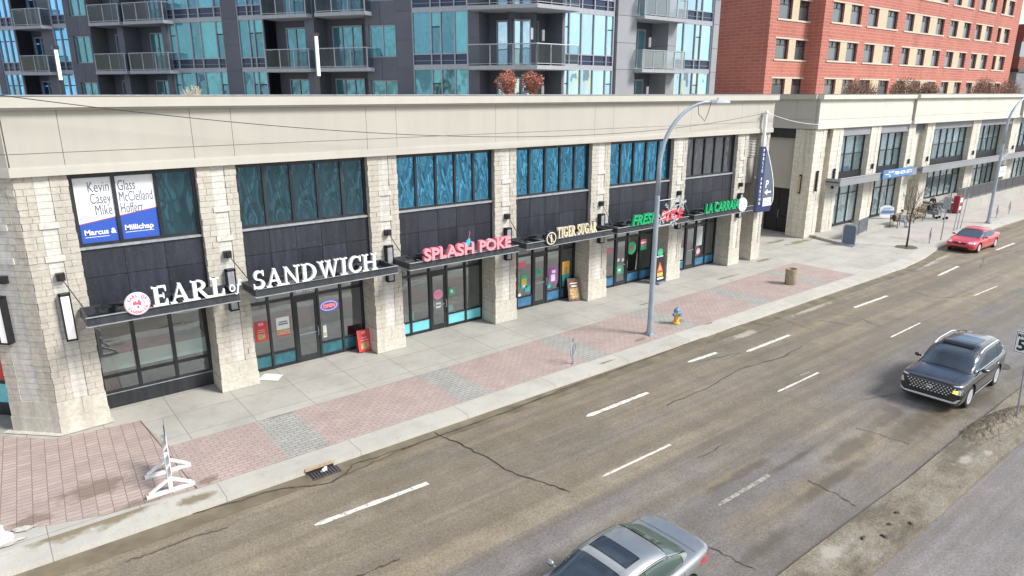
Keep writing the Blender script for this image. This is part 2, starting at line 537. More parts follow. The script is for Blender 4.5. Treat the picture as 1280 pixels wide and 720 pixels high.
def serif(mb, s, h, at, depth=0.08, width=None, gap=0.05, m=0, m_side=None):
    tw = sum(GL[c][0] if c != ' ' else 0.35 for c in s) + gap * (len(s) - 1)
    kx = (width / tw) if width else h
    x = at[0]; q = 0
    for c in s:
        if c != ' ':
            for poly in GL[c][1]:
                q += 1
                e = (q % 7) * 0.0011
                pts = [(x + px * kx, at[1] - e, at[2] + py * h) for px, py in poly]
                mb.prism(pts, (0, depth + 2 * e, 0), m)
        x += ((GL[c][0] if c != ' ' else 0.35) + gap) * kx
    return mb

# ------------------------------------------------------------------ ground materials
def stains(nt, spots, nscale=2.2, edge=0.5, rough=1.1):
    """mask of irregular stains: each spot is (point, half length, half width)"""
    v = pos(nt)
    n = nd(nt, 'ShaderNodeTexNoise'); n.inputs['Scale'].default_value = nscale; n.inputs['Detail'].default_value = 7; n.inputs['Roughness'].default_value = .62
    nt.links.new(v, n.inputs['Vector'])
    wob = math2(nt, 'MULTIPLY', math2(nt, 'SUBTRACT', n.outputs['Fac'], 0.5), rough * 2)
    tot = None
    for p, rx, ry in spots:
        m = nd(nt, 'ShaderNodeMapping'); m.vector_type = 'POINT'
        m.inputs['Scale'].default_value = (1 / rx, 1 / ry, 0)
        m.inputs['Location'].default_value = (-p[0] / rx, -p[1] / ry, 0)
        nt.links.new(v, m.inputs[0])
        l = nd(nt, 'ShaderNodeVectorMath', operation='LENGTH'); nt.links.new(m.outputs[0], l.inputs[0])
        k = math2(nt, 'MULTIPLY', math2(nt, 'SUBTRACT', math2(nt, 'ADD', 1.0, wob), l.outputs['Value']), 1 / edge)
        tot = k if tot is None else math2(nt, 'MAXIMUM', tot, k)
    return math2(nt, 'MAXIMUM', math2(nt, 'MINIMUM', tot, 1.0), 0.0)
ROAD_Z = -0.13
PALE_SPOTS = [(gz(px, py, ROAD_Z), rx, ry) for px, py, rx, ry in ((930, 418, 1.1, .22), (1015, 386, 1.9, .15), (1090, 355, 1.5, .30), (1062, 366, 1.3, .15), (1125, 341, 1.5, .2), (1155, 331, 2.0, .3), (1178, 322, 1.2, .15), (1265, 268, 2.2, .3))]
WET_SPOTS = [(gz(px, py, ROAD_Z), rx, ry) for px, py, rx, ry in ((1150, 530, 2.6, .55), (1110, 520, 1.5, .4), (1225, 500, 2.2, .45), (1060, 560, 1.6, .3), (930, 590, 2.4, .16), (1000, 570, 1.5, .12), (1270, 465, 1.5, .3), (960, 680, 1.2, .25), (1040, 600, 2.5, .22))]
BROWN_SPOTS = [(gz(px, py, ROAD_Z), rx, ry) for px, py, rx, ry in ((1080, 560, 3.0, .9), (1150, 560, 2.0, .5), (960, 640, 2.0, .6), (900, 600, 2.5, .25), (1180, 520, 2.5, .7), (1010, 610, 1.8, .5))]
KERB_MUD = [(gz(px, py), rx * 1.3, ry * 1.25) for px, py, rx, ry in ((245, 624, .42, .20), (110, 657, .9, .30), (150, 645, .5, .2), (30, 668, .7, .24), (850, 410, .6, .25), (885, 404, .3, .1), (860, 405, .4, .3), (760, 452, .4, .06))]
WALK_MUD = [(gz(px, py), rx, ry) for px, py, rx, ry in ((607, 382, .5, .10), (806, 380, .45, .07), (690, 365, .5, .05), (910, 346, 1.1, .08), (955, 325, .9, .22), (1000, 302, 2.0, .25), (970, 302, 1.2, .25), (262, 470, .6, .12), (372, 428, .2, .5))]
PAVE_MUD = [(gz(px, py), rx, ry) for px, py, rx, ry in ((40, 650, .45, .28), (180, 628, .6, .25), (120, 610, .9, .5), (260, 600, .3, .2), (352, 518, .55, .16), (200, 535, .08, .5), (845, 402, .5, .3), (800, 425, .4, .15), (25, 515, .3, .6))]
def asphalt_mat(name, brown_amt, seam=True):
    m, nt, b = new_mat(name)
    v = pos(nt)
    sx = nd(nt, 'ShaderNodeSeparateXYZ'); nt.links.new(v, sx.inputs[0])
    speck = math2(nt, 'ADD', math2(nt, 'MULTIPLY', noise(nt, v, 55, 2, 0.6), .5), math2(nt, 'MULTIPLY', noise(nt, v, 17, 3, .75), .5))
    mid = noise(nt, v, 1.3, 6, 0.6)
    streak = noise(nt, pos(nt, (0.07, 1.5, 1)), 1.0, 6, 0.6)
    patch = noise(nt, pos(nt, (0.18, 0.5, 1)), 1.0, 5, 0.6)
    grey = ramp(nt, mid, [(0.3, (0.142, 0.129, 0.124)), (0.7, (0.196, 0.180, 0.172))])
    brown = ramp(nt, mid, [(0.3, (0.195, 0.158, 0.105)), (0.7, (0.270, 0.224, 0.155))])
    if seam:
        # the two lanes by the kerb lie on older, dirtier paving; the seam runs along the second lane line
        wob = math2(nt, 'MULTIPLY', noise(nt, v, 0.8, 3), 0.25)
        yy = math2(nt, 'ADD', sx.outputs['Y'], wob)
        older = ramp(nt, math2(nt, 'MULTIPLY', math2(nt, 'SUBTRACT', yy, 9.85), 6.0), [(0.0, 0.0), (1.0, 1.0)])
        near_seam = ramp(nt, math2(nt, 'MULTIPLY', math2(nt, 'SUBTRACT', yy, 9.9), 0.9), [(0.0, 1.0), (0.35, 0.55), (1.0, 0.0)])
        dirt = ramp(nt, streak, [(0.36, 0.45), (0.60, 1.0)])
        f_old = math2(nt, 'MULTIPLY', older, math2(nt, 'MAXIMUM', dirt, near_seam))
        f_new = math2(nt, 'MULTIPLY', math2(nt, 'SUBTRACT', 1.0, older), math2(nt, 'MAXIMUM', ramp(nt, patch, [(0.48, 0.0), (0.66, 0.75)]), stains(nt, BROWN_SPOTS, 1.2, .9, .8)))
        f = math2(nt, 'MULTIPLY', math2(nt, 'MAXIMUM', f_old, f_new), brown_amt)
    else:
        f = math2(nt, 'MULTIPLY', ramp(nt, streak, [(0.45, 0.0), (0.7, 0.6)]), brown_amt)
    if not seam: grey = mix(nt, 1.0, grey, (1.25, 1.26, 1.30), 'MULTIPLY')
    col = mix(nt, f, grey, brown)
    wet = ramp(nt, noise(nt, pos(nt, (0.12, 0.42, 1), 0.05), 1.0, 6, 0.65), [(0.47, 0.0), (0.60, 1.0)])
    col = mix(nt, math2(nt, 'MULTIPLY', wet, 0.25), col, (0.065, 0.053, 0.034))
    track = ramp(nt, noise(nt, pos(nt, (0.02, 1.6, 1)), 1.0, 4, .6), [(0.42, 0.0), (0.6, 0.55)])
    col = mix(nt, track, col, (0.11, 0.092, 0.066))
    pale = ramp(nt, noise(nt, pos(nt, (0.3, 1.0, 1), 0.02), 1.0, 7, 0.7), [(0.60, 0.0), (0.72, 0.4)])
    col = mix(nt, pale, col, (0.24, 0.225, 0.20))
    col = mix(nt, 1.0, col, ramp(nt, speck, [(0.34, 0.55), (0.66, 1.45)]), 'MULTIPLY')
    if seam:
        col = mix(nt, math2(nt, 'MULTIPLY', stains(nt, PALE_SPOTS, 2.5, .5, 1.3), .75), col, (0.40, 0.365, 0.30))
        ws = stains(nt, WET_SPOTS, 1.6, .6, 1.0)
        col = mix(nt, math2(nt, 'MULTIPLY', ws, .55), col, (0.070, 0.055, 0.030))
        wet = math2(nt, 'MAXIMUM', wet, ws)
    ro = ramp(nt, wet, [(0.0, 0.8), (1.0, 0.38)])
    nt.links.new(col, b.inputs['Base Color'])
    nt.links.new(ro, b.inputs['Roughness'])
    bump(nt, b, speck, 0.6, 0.02)
    M[name] = m
asphalt_mat('asphalt', 1.0)
asphalt_mat('asphalt_pale', 0.3, False)
def slab_mat(name, c, bw, bh, ofs=0.0, rot=0, stain=0.42, spots=None):
    m, nt, b = new_mat(name)
    v = pos(nt, rot=rot)
    br = nd(nt, 'ShaderNodeTexBrick')
    br.offset = ofs
    br.inputs['Scale'].default_value = 1
    br.inputs['Brick Width'].default_value = bw
    br.inputs['Row Height'].default_value = bh
    br.inputs['Mortar Size'].default_value = 0.009
    br.inputs['Mortar Smooth'].default_value = 0.2
    br.inputs['Color1'].default_value = c4([x * 0.95 for x in c])
    br.inputs['Color2'].default_value = c4([x * 1.05 for x in c])
    br.inputs['Mortar'].default_value = c4([x * 0.42 for x in c])
    nt.links.new(v, br.inputs['Vector'])
    w = pos(nt)
    col = mix(nt, ramp(nt, noise(nt, w, 0.7, 7, 0.65), [(0.42, 0.0), (0.72, stain)]), br.outputs['Color'], [x * 0.5 for x in c])
    col = mix(nt, ramp(nt, noise(nt, w, 2.6, 6, 0.7), [(0.55, 0.0), (0.72, 0.3)]), col, (0.17, 0.15, 0.12))
    if spots: col = mix(nt, math2(nt, 'MULTIPLY', stains(nt, spots), .85), col, (0.16, 0.125, 0.062))
    fine = noise(nt, w, 45, 3, 0.7)
    col = mix(nt, 1.0, col, ramp(nt, fine, [(0.25, 0.82), (0.75, 1.16)]), 'MULTIPLY')
    nt.links.new(col, b.inputs['Base Color'])
    b.inputs['Roughness'].default_value = 0.85
    bump(nt, b, math2(nt, 'SUBTRACT', math2(nt, 'MULTIPLY', fine, 0.3), br.outputs['Fac']), 0.4, 0.01)
    M[name] = m
slab_mat('slab_concrete', (0.40, 0.382, 0.34), 1.75, 1.45, spots=WALK_MUD)
slab_mat('kerb_concrete', (0.44, 0.42, 0.37), 3.4, 40, spots=KERB_MUD)
def paver_mat(name, c1, c2, mort, bw, bh, rot=0, var=0.25):
    m, nt, b = new_mat(name)
    v = pos(nt, rot=rot)
    br = nd(nt, 'ShaderNodeTexBrick')
    br.offset = 0.5
    for k, x in (('Scale', 1), ('Brick Width', bw), ('Row Height', bh), ('Mortar Size', 0.011), ('Mortar Smooth', 0.3), ('Bias', 0.0)):
        br.inputs[k].default_value = x
    br.inputs['Color1'].default_value = c4(c1); br.inputs['Color2'].default_value = c4(c2); br.inputs['Mortar'].default_value = c4(mort)
    nt.links.new(v, br.inputs['Vector'])
    w = pos(nt)
    col = mix(nt, ramp(nt, noise(nt, w, 0.9, 6, 0.65), [(0.4, 0.0), (0.75, var * 1.6)]), br.outputs['Color'], [x * 0.45 for x in c1])
    col = mix(nt, ramp(nt, noise(nt, w, 3.5, 6, 0.7), [(0.5, 0.0), (0.75, 0.35)]), col, (0.42, 0.38, 0.34))
    col = mix(nt, math2(nt, 'MULTIPLY', stains(nt, PAVE_MUD, 2.8), .6), col, (0.12, 0.085, 0.055))
    fine = noise(nt, w, 50, 3, 0.7)
    col = mix(nt, 1.0, col, ramp(nt, fine, [(0.25, 0.85), (0.75, 1.15)]), 'MULTIPLY')
    nt.links.new(col, b.inputs['Base Color'])
    b.inputs['Roughness'].default_value = 0.88
    bump(nt, b, math2(nt, 'SUBTRACT', math2(nt, 'MULTIPLY', fine, 0.3), br.outputs['Fac']), 0.5, 0.01)
    M[name] = m
paver_mat('pink_paver', (0.40, 0.315, 0.28), (0.36, 0.28, 0.25), (0.25, 0.17, 0.15), 0.27, 0.135)
paver_mat('faded_paver', (0.46, 0.41, 0.375), (0.43, 0.385, 0.35), (0.33, 0.28, 0.255), 0.27, 0.135)
paver_mat('grey_paver', (0.36, 0.35, 0.32), (0.31, 0.30, 0.275), (0.15, 0.145, 0.13), 0.27, 0.135)
paver_mat('corner_paver', (0.42, 0.33, 0.29), (0.35, 0.27, 0.24), (0.20, 0.15, 0.13), 0.16, 0.30, pi / 2 + 0.06)
def worn_paint():
    m, nt, b = new_mat('road_paint')
    v = pos(nt)
    n = noise(nt, v, 7, 7, 0.75)
    col = ramp(nt, n, [(0.36, (0.22, 0.20, 0.17)), (0.46, (0.56, 0.54, 0.48)), (0.8, (0.70, 0.68, 0.62))])
    nt.links.new(col, b.inputs['Base Color']); b.inputs['Roughness'].default_value = 0.75
    M['road_paint'] = m
worn_paint()
def faded():
    m, nt, b = new_mat('faded_paint')
    n = noise(nt, pos(nt), 9, 6, .75)
    nt.links.new(ramp(nt, n, [(.40, (.15, .14, .125)), (.62, (.36, .34, .29))]), b.inputs['Base Color']); b.inputs['Roughness'].default_value = .8
    M['faded_paint'] = m
faded()
plain('worn_patch', (0.30, 0.275, 0.235), 0.9, var=0.35, scale=5)
plain('crack_tar', (0.06, 0.05, 0.038), 0.75, var=0.5)
plain('mud', (0.105, 0.082, 0.05), 0.55, var=0.45, scale=5, bumps=0.6)
plain('puddle_mud', (0.075, 0.064, 0.036), 0.22, var=0.35, scale=3)
plain('pale_rubble', (0.42, 0.41, 0.37), 0.9, var=0.3, bumps=0.8)
def median_mat():
    m, nt, b = new_mat('median_concrete')
    v = pos(nt)
    n1 = noise(nt, v, 1.1, 7, .65); n2 = noise(nt, pos(nt, (.35, 1.3, 1), -.07), 1.0, 7, .65)
    col = ramp(nt, n1, [(.3, (.10, .082, .056)), (.48, (.19, .163, .115)), (.62, (.23, .21, .17)), (.75, (.35, .33, .28))])
    col = mix(nt, ramp(nt, n2, [(.5, 0.), (.62, .7)]), col, (.07, .056, .034))
    sp_ = noise(nt, v, 22, 4, .75)
    col = mix(nt, 1.0, col, ramp(nt, sp_, [(.3, .55), (.7, 1.4)]), 'MULTIPLY')
    pal = stains(nt, [(gz(px, py, -.03), rx, ry) for px, py, rx, ry in ((1205, 575, .6, .15), (1235, 566, .25, .1), (1115, 600, .3, .15), (1040, 690, .6, .2))], 2.5, .6, 1.2)
    col = mix(nt, math2(nt, 'MULTIPLY', pal, .7), col, (.36, .33, .28))
    nt.links.new(col, b.inputs['Base Color']); b.inputs['Roughness'].default_value = .7
    bump(nt, b, sp_, .6, .03)
    M['median_concrete'] = m
median_mat()
plain('gutter_concrete', (0.145, 0.120, 0.078), 0.55, var=0.35, scale=1.5)
def reflected_lot_mat():  # invented dark and pale patches, added only as something for windows to reflect
    m, nt, b = new_mat('reflected_lot_ground')
    v = pos(nt)
    br = nd(nt, 'ShaderNodeTexBrick'); br.offset = 0
    for k_, x_ in (('Scale', 1), ('Brick Width', 2.7), ('Row Height', 5.6), ('Mortar Size', .42), ('Mortar Smooth', .1), ('Bias', -.1)): br.inputs[k_].default_value = x_
    br.inputs['Color1'].default_value = (.015, .015, .02, 1); br.inputs['Color2'].default_value = (.75, .75, .76, 1); br.inputs['Mortar'].default_value = (.13, .13, .13, 1)
    nt.links.new(v, br.inputs['Vector'])
    big = ramp(nt, noise(nt, pos(nt, (.05, .10, 1)), 1.0, 3, .5), [(.42, 0.0), (.5, 1.0)])
    gnd = ramp(nt, noise(nt, pos(nt, (.3, .08, 1)), 1.0, 4, .6), [(.35, (.05, .05, .052)), (.6, (.22, .22, .22)), (.75, (.42, .42, .42))])
    nt.links.new(mix(nt, big, gnd, br.outputs['Color']), b.inputs['Base Color'])
    b.inputs['Roughness'].default_value = .9
    M['reflected_lot_ground'] = m
reflected_lot_mat()

# ------------------------------------------------------------------ ground, road, pavement
g = MB(); g.quad((-500, -500, -0.30), (900, -500, -0.30), (900, 700, -0.30), (-500, 700, -0.30))
structure('ground', g, 'reflected_lot_ground')

KERB = [(-40, 15.02), (39.0, 15.02), (42.5, 15.35), (45.5, 15.85), (54.5, 15.95), (56.0, 16.15), (130, 16.3)]
def kerb_y(x):
    for (x0, y0), (x1, y1) in zip(KERB, KERB[1:]):
        if x0 <= x <= x1:
            return y0 + (y1 - y0) * (x - x0) / (x1 - x0)
    return 15
MED_IN = [gz(*p, -0.03) for p in ((1000, 698), (1073, 643), (1133, 600), (1193, 550), (1273, 487))]
MED_OUT = [gz(*p, -0.03) for p in ((1083, 716.7), (1160, 653), (1203, 613), (1250, 568), (1278, 548))]
def ext(l, x):
    a, b_ = (l[0], l[-1])
    return Vector((x, a.y + (b_.y - a.y) * (x - a.x) / (b_.x - a.x), -0.03))
MED_IN = [ext(MED_IN, -20)] + MED_IN + [ext(MED_IN, 70)]
MED_OUT = [ext(MED_OUT, -20)] + MED_OUT + [ext(MED_OUT, 70)]
def strip(mb, la, lb, z, m=0):
    n = 60
    def at(l, x):
        for p, q in zip(l, l[1:]):
            if p[0] <= x <= q[0]:
                return p[1] + (q[1] - p[1]) * (x - p[0]) / max(1e-6, q[0] - p[0])
        return l[-1][1]
    x0 = max(la[0][0], lb[0][0]); x1 = min(la[-1][0], lb[-1][0])
    xs = sorted(set([x0 + (x1 - x0) * i / n for i in range(n + 1)] + [p[0] for p in la + lb if x0 < p[0] < x1]))
    for a, b_ in zip(xs, xs[1:]):
        mb.quad((a, at(la, a), z), (b_, at(la, b_), z), (b_, at(lb, b_), z), (a, at(lb, a), z), m)
    return mb
rd = MB(); rd.quad((-60, 3.0, ROAD_Z), (140, 3.0, ROAD_Z), (140, 17.0, ROAD_Z), (-60, 17.0, ROAD_Z))
structure('road', rd, 'asphalt')
r2 = MB(); r2.quad((-60, -14, ROAD_Z + .004), (140, -14, ROAD_Z + .004), (140, 3.9, ROAD_Z + .004), (-60, 4.9, ROAD_Z + .004))
structure('side_road', r2, 'asphalt_pale')
md_ = MB()
strip(md_, [(p.x, p.y) for p in MED_OUT], [(p.x, p.y) for p in MED_IN], -0.03)
for l, s in ((MED_IN, 1), (MED_OUT, -1)):
    for p, q in zip(l, l[1:]):
        md_.quad((p.x, p.y, -0.03), (q.x, q.y, -0.03), (q.x, q.y + s * .03, -0.2), (p.x, p.y + s * .03, -0.2))
structure('median_strip', md_, 'median_concrete')
gu = MB(); strip(gu, [(-40, 14.45), (39, 14.45), (46, 15.2), (130, 15.7)], [(-40, 15.02), (39, 15.02), (46, 15.85), (130, 16.3)], ROAD_Z + .006)
structure('gutter', gu, 'gutter_concrete')

sw = MB()
strip(sw, [(x, y + .75) for x, y in KERB], [(-40, 24.5), (130, 24.5)], 0.0)
sw.quad((30, 24.5, 0), (50, 24.5, 0), (50, 60, 0), (30, 60, 0))
sw.quad((-40, 24.5, 0), (0, 24.5, 0), (0, 40, 0), (-40, 40, 0))
structure('sidewalk', sw, 'slab_concrete')
kb = MB()
strip(kb, KERB, [(x, y + .75) for x, y in KERB], 0.004)
for (x0, y0), (x1, y1) in zip(KERB, KERB[1:]):
    kb.quad((x0, y0, .004), (x1, y1, .004), (x1, y1 - .03, -.2), (x0, y0 - .03, -.2))
structure('kerb', kb, 'kerb_concrete')
INNER = [(2.95, 18.38), (12, 18.42), (23.5, 18.75), (36.4, 19.2)]
def inner_y(x):
    for (x0, y0), (x1, y1) in zip(INNER, INNER[1:]):
        if x0 <= x <= x1: return y0 + (y1 - y0) * (x - x0) / (x1 - x0)
    return 18.4
PIERS = [(0.80, 1.95), (5.07, 6.17), (10.43, 11.53), (15.71, 16.77), (20.90, 22.02), (26.30, 27.30), (31.42, 32.36), (33.54, 34.34)]
pk, gy = MB(), MB()
edges = [2.95]
for a, b_ in PIERS[1:7]:
    edges += [a + .1, b_ + .15]
edges += [35.0]
for i, (a, b_) in enumerate(zip(edges, edges[1:])):
    mb = gy if i % 2 else pk
    mb.quad((a, 15.80, .008), (b_, 15.80, .008), (b_, inner_y(b_), .008), (a, inner_y(a), .008))
structure('brick_paving', pk, 'pink_paver')
fp_ = MB(); fp_.quad((46.5, 17.2, .008), (75, 17.6, .008), (75, 19.4, .008), (46.5, 19.2, .008))
structure('brick_paving', fp_, 'faded_paver')
structure('grey_paving', gy, 'grey_paver')
cp = MB(); cp.poly([(-12, 15.9, .008), (-.9, 16.6, .008), (1.1, 15.95, .008), (2.93, 15.80, .008), (2.93, 18.38, .008), (2.6, 20.5, .008), (0.55, 20.75, .008), (-0.7, 22.0, .008), (-12, 33, .008)])
structure('corner_paving', cp, 'corner_paver')
tr = MB()
for x in (2.94,):
    tr.quad((x, 15.8, .012), (x + .025, 15.8, .012), (x - .30, 20.5, .012), (x - .325, 20.5, .012))
structure('paving_seam', tr, 'mud')

# lane dashes
lm = MB()
L1 = [((393, 657), (535, 604)), ((733, 521), (810, 491)), ((933, 440), (987, 419)), ((1067, 385), (1109, 370)), ((1172, 345), (1198, 333)), ((1245, 313), (1268, 304))]
L2 = [((753, 596), (838, 556)), ((972, 490), (1023, 466)), ((1113, 422), (1150, 404)), ((1217, 370), (1246, 358))]
def wobbly_dash(a, b_, w):
    n = 16
    prev = None
    for i in range(n + 1):
        t = i / n
        p = a.lerp(b_, t)
        ww = w * (0.5 + 0.18 * R.random()) * (0.35 if i in (0,) else 1)
        q = ((p.x, p.y - ww, ROAD_Z + .009), (p.x, p.y + ww * (0.9 + .2 * R.random()), ROAD_Z + .009))
        if prev:
            lm.quad(prev[0], q[0], q[1], prev[1])
        prev = q
for k in range(-2, 9):
    pass
for p, q in L1:
    wobbly_dash(gz(*p, ROAD_Z), gz(*q, ROAD_Z), 0.125)
for k in range(1, 7):
    wobbly_dash(Vector((50.0 + 8.7 * k - 3, 13.5, ROAD_Z)), Vector((50.0 + 8.7 * k, 13.5, ROAD_Z)), 0.15)
wobbly_dash(Vector((-4.2, 12.75, ROAD_Z)), Vector((-1.3, 12.75, ROAD_Z)), 0.17)
for p, q in L2:
    wobbly_dash(gz(*p, ROAD_Z), gz(*q, ROAD_Z), 0.065)
wobbly_dash(gz(860, 453, ROAD_Z), gz(896, 441, ROAD_Z), 0.13)
structure('lane_marking', lm, 'road_paint')
lm = MB()
for (a_, b__, w_) in (((898, 632), (962, 594), .10), ((1000, 470), (1012, 465), .05)):
    wobbly_dash(gz(*a_, ROAD_Z), gz(*b__, ROAD_Z), w_)
structure('faded_marking', lm, 'faded_paint')

def blob(mb, c, rx, ry, z, n=22, irr=0.35, rot=0, m=0):
    ph = [R.random() * 6.28 for _ in range(4)]
    pts = []
    for i in range(n):
        w = 2 * pi * i / n
        k = 1 + irr * (0.5 * sin(2 * w + ph[0]) + 0.3 * sin(3 * w + ph[1]) + 0.25 * sin(5 * w + ph[2]) + .2 * sin(9 * w + ph[3]))
        x, y = rx * cos(w) * k, ry * sin(w) * k
        pts.append((c[0] + x * cos(rot) - y * sin(rot), c[1] + x * sin(rot) + y * cos(rot), z))
    mb.poly(pts, m)
cr_ = MB()
def crack(pts, w=0.035, z=ROAD_Z + .016, sub=5, jit=0.04):
    P = [gz(*p, z) for p in pts]
    fine = []
    for a, b_ in zip(P, P[1:]):
        for i in range(sub):
            q = a.lerp(b_, i / sub)
            fine.append(Vector((q.x + R.uniform(-jit, jit), q.y + R.uniform(-jit, jit), z)))
    fine.append(P[-1])
    for a, b_ in zip(fine, fine[1:]):
        d = (b_ - a).normalized(); n_ = Vector((-d.y, d.x, 0)) * w * R.uniform(.2, .5)
        cr_.quad(a - n_, b_ - n_, b_ + n_, a + n_)
for c, w in (([(543, 541), (570, 552), (600, 567), (640, 590), (680, 603), (713, 615)], .045), ([(833, 506), (887, 483), (922, 462), (976, 447), (1003, 432)], .04),
          ([(155, 702), (200, 688), (250, 668), (285, 659)], .035), ([(449, 720), (475, 708), (500, 698)], .04), ([(1070, 534), (1100, 543), (1137, 555)], .03), ([(1010, 600), (1045, 617), (1070, 632)], .03),
          ([(892, 425), (900, 413), (935, 402), (965, 407)], .025), ([(875, 452), (925, 441), (905, 450)], .02), ([(968, 396), (1010, 410), (1030, 414)], .025), ([(1025, 400), (1075, 408)], .03),
          ([(873, 572), (905, 556)], .03), ([(885, 682), (920, 700), (945, 712)], .03), ([(1100, 408), (1070, 395), (1040, 392)], .02), ([(1080, 500), (1120, 492)], .02),
          ([(1145, 365), (1165, 372), (1200, 371), (1216, 366)], .03), ([(1226, 335), (1230, 322), (1265, 312), (1278, 315)], .03), ([(1235, 345), (1255, 348)], .03), ([(1100, 333), (1150, 340)], .03),
          ([(0, 716), (60, 700), (150, 668), (225, 645), (300, 626), (350, 610), (375, 608), (410, 604), (432, 592), (442, 580), (470, 572), (540, 547), (640, 512), (700, 488), (760, 466), (830, 440), (890, 418), (1000, 379), (1080, 352), (1140, 332)], .06)):
    crack(c, w)
for c, w in (([(412, 604), (440, 590), (475, 574), (560, 540)], .03), ([(640, 511), (760, 468)], .03), ([(230, 470), (300, 455)], .01)):
    crack(c, w)
structure('road_crack', cr_, 'crack_tar')

# mud heap beside the median and bits of rubble: uncountable
mh = MB()
c0 = gz(1246, 527, -.03)
NXm, NYm = 70, 26
gr = []
for i in range(NXm + 1):
    for j in range(NYm + 1):
        u, v = i / NXm * 2 - 1, j / NYm * 2 - 1
        x = c0.x + u * 2.0; y = c0.y - .06 + v * .42 - u * .18
        e = max(0, 1 - (u * u + v * v) ** .9)
        nz = mnoise.fractal(Vector((x * 2.5, y * 2.5, 0)), 1, 2, 5) * .5 + mnoise.noise(Vector((x * 13, y * 13, 3))) * .35
        h = (e * .16 + e ** .5 * .10 * nz) if e > 0 else -.25
        gr.append((x, y, -.032 + h))
mh.add(gr, [(i * (NYm + 1) + j, i * (NYm + 1) + j + 1, (i + 1) * (NYm + 1) + j + 1, (i + 1) * (NYm + 1) + j) for i in range(NXm) for j in range(NYm)])
for k in range(240):
    u, v = R.gauss(0, .5), R.gauss(0, .5)
    r = R.uniform(.012, .035)
    mh.ball((c0.x + u * 2.0, c0.y - .06 + v * .4 - u * .18, -.03 + max(0, .13 * (1 - u * u - v * v))), (r * 1.4, r, r * .7), 5)
tag(mh.build('dirt_heap', 'mud'), kind='stuff')

# ------------------------------------------------------------------ the stone and stucco shop building
FA = frame(0, 21.0, 1, 0)
CX, CY = 0.80, 21.0
FC = frame(CX, CY, .7071, -.7071)            # the cut-off corner: s runs from negative (left) to 0
shop = thing('shop_building', 'long two-storey stucco and split-stone shop building with six dark glazed bays', 'building', (17, 23, 0))

def pier(xf, s0, s1, parent, c0, c1, zt=7.0, back=-1.0, name='pier', zcap=(5.62, 4.72)):
    """split-face blocks round a smooth pale centre strip, each course real blocks"""
    core = MB(xf); core.box(s0 + .03, s1 - .03, back, -.04, 0, zt - .002, 0)
    o = core.build(name, 'mortar', parent)
    blks = (MB(xf), MB(xf))
    z = .92; ch = .175
    k = 0
    while z < zt - .02:
        z1 = min(z + ch, zt)
        for blk, (a, b_) in zip(blks, ((s0, c0), (c1, s1))):
            if b_ - a < .04: continue
            cut = [a, b_] if (b_ - a) < .3 or R.random() < .4 else [a, a + (b_ - a) * R.uniform(.35, .65), b_]
            for q0, q1 in zip(cut, cut[1:]):
                pr = R.uniform(-.006, .016); e0 = R.uniform(-.015, .012) if q0 == s0 else 0; e1 = R.uniform(-.012, .015) if q1 == s1 else 0
                blk.box(q0 + .004 + e0, q1 - .004 + e1, -.12, pr, z + .004, z1 - .004)
        for sd, (a, b_) in ((s0, (back, -.124)), (s1, (back, -.124))):
            n = 2 if k % 2 else 3
            for j in range(n):
                d0 = a + (b_ - a) * j / n; d1 = a + (b_ - a) * (j + 1) / n
                pr = R.uniform(-.006, .010)
                if sd == s0: blks[0].box(s0 - pr, s0 + .1, d0 + .004, d1 - .004, z + .004, z1 - .004)
                else: blks[1].box(s1 - .1, s1 + pr, d0 + .004, d1 - .004, z + .004, z1 - .004)
        z = z1; k += 1
    for blk in blks: blk.build('split_blocks', 'split_stone', o)
    st = MB(xf)
    z = .92
    while z < zt - .02:
        z1 = min(z + ch, zt)
        wide = .05 if any(abs(z - q) < .1 for q in zcap) else 0
        st.box(c0 + .004 - wide, c1 - .004 + wide, -.11, -.016 + wide * .9, z + .004, z1 - .004)
        z = z1
    st.build('centre_strip', 'smooth_stone', o)
    pb = MB(xf)
    mid = (s0 + s1) / 2
    pb.box(s0 - .012, mid - .004, back - .01, .022, .45, .915)
    pb.box(mid + .004, s1 + .012, back - .01, .022, .45, .915)
    pb.box(s0 - .03, s1 + .03, back - .02, .04, .012, .445)
    pb.build('plinth', 'plinth_stone', o)
    return o
def strip_of(a, b_):
    w = b_ - a
    return a + w * .36, a + w * .70
for i, (a, b_) in enumerate(PIERS):
    if i == 0:
        pier(FA, a + .0, b_, shop, 1.2, 1.55)
    else:
        pier(FA, a, b_, shop, *strip_of(a, b_))
pier(FC, -1.42, -.01, shop, -1.05, -.45, back=-.9)
ap = MB(); ap.poly([(2.05, 20.86, .02), (2.05, 21.2, .02), (.8, 21.2, .02), (-.25, 22.25, .02), (-.5, 22.0, .02), (.72, 20.80, .02)])
ap.build('footing', 'plinth_stone', shop)

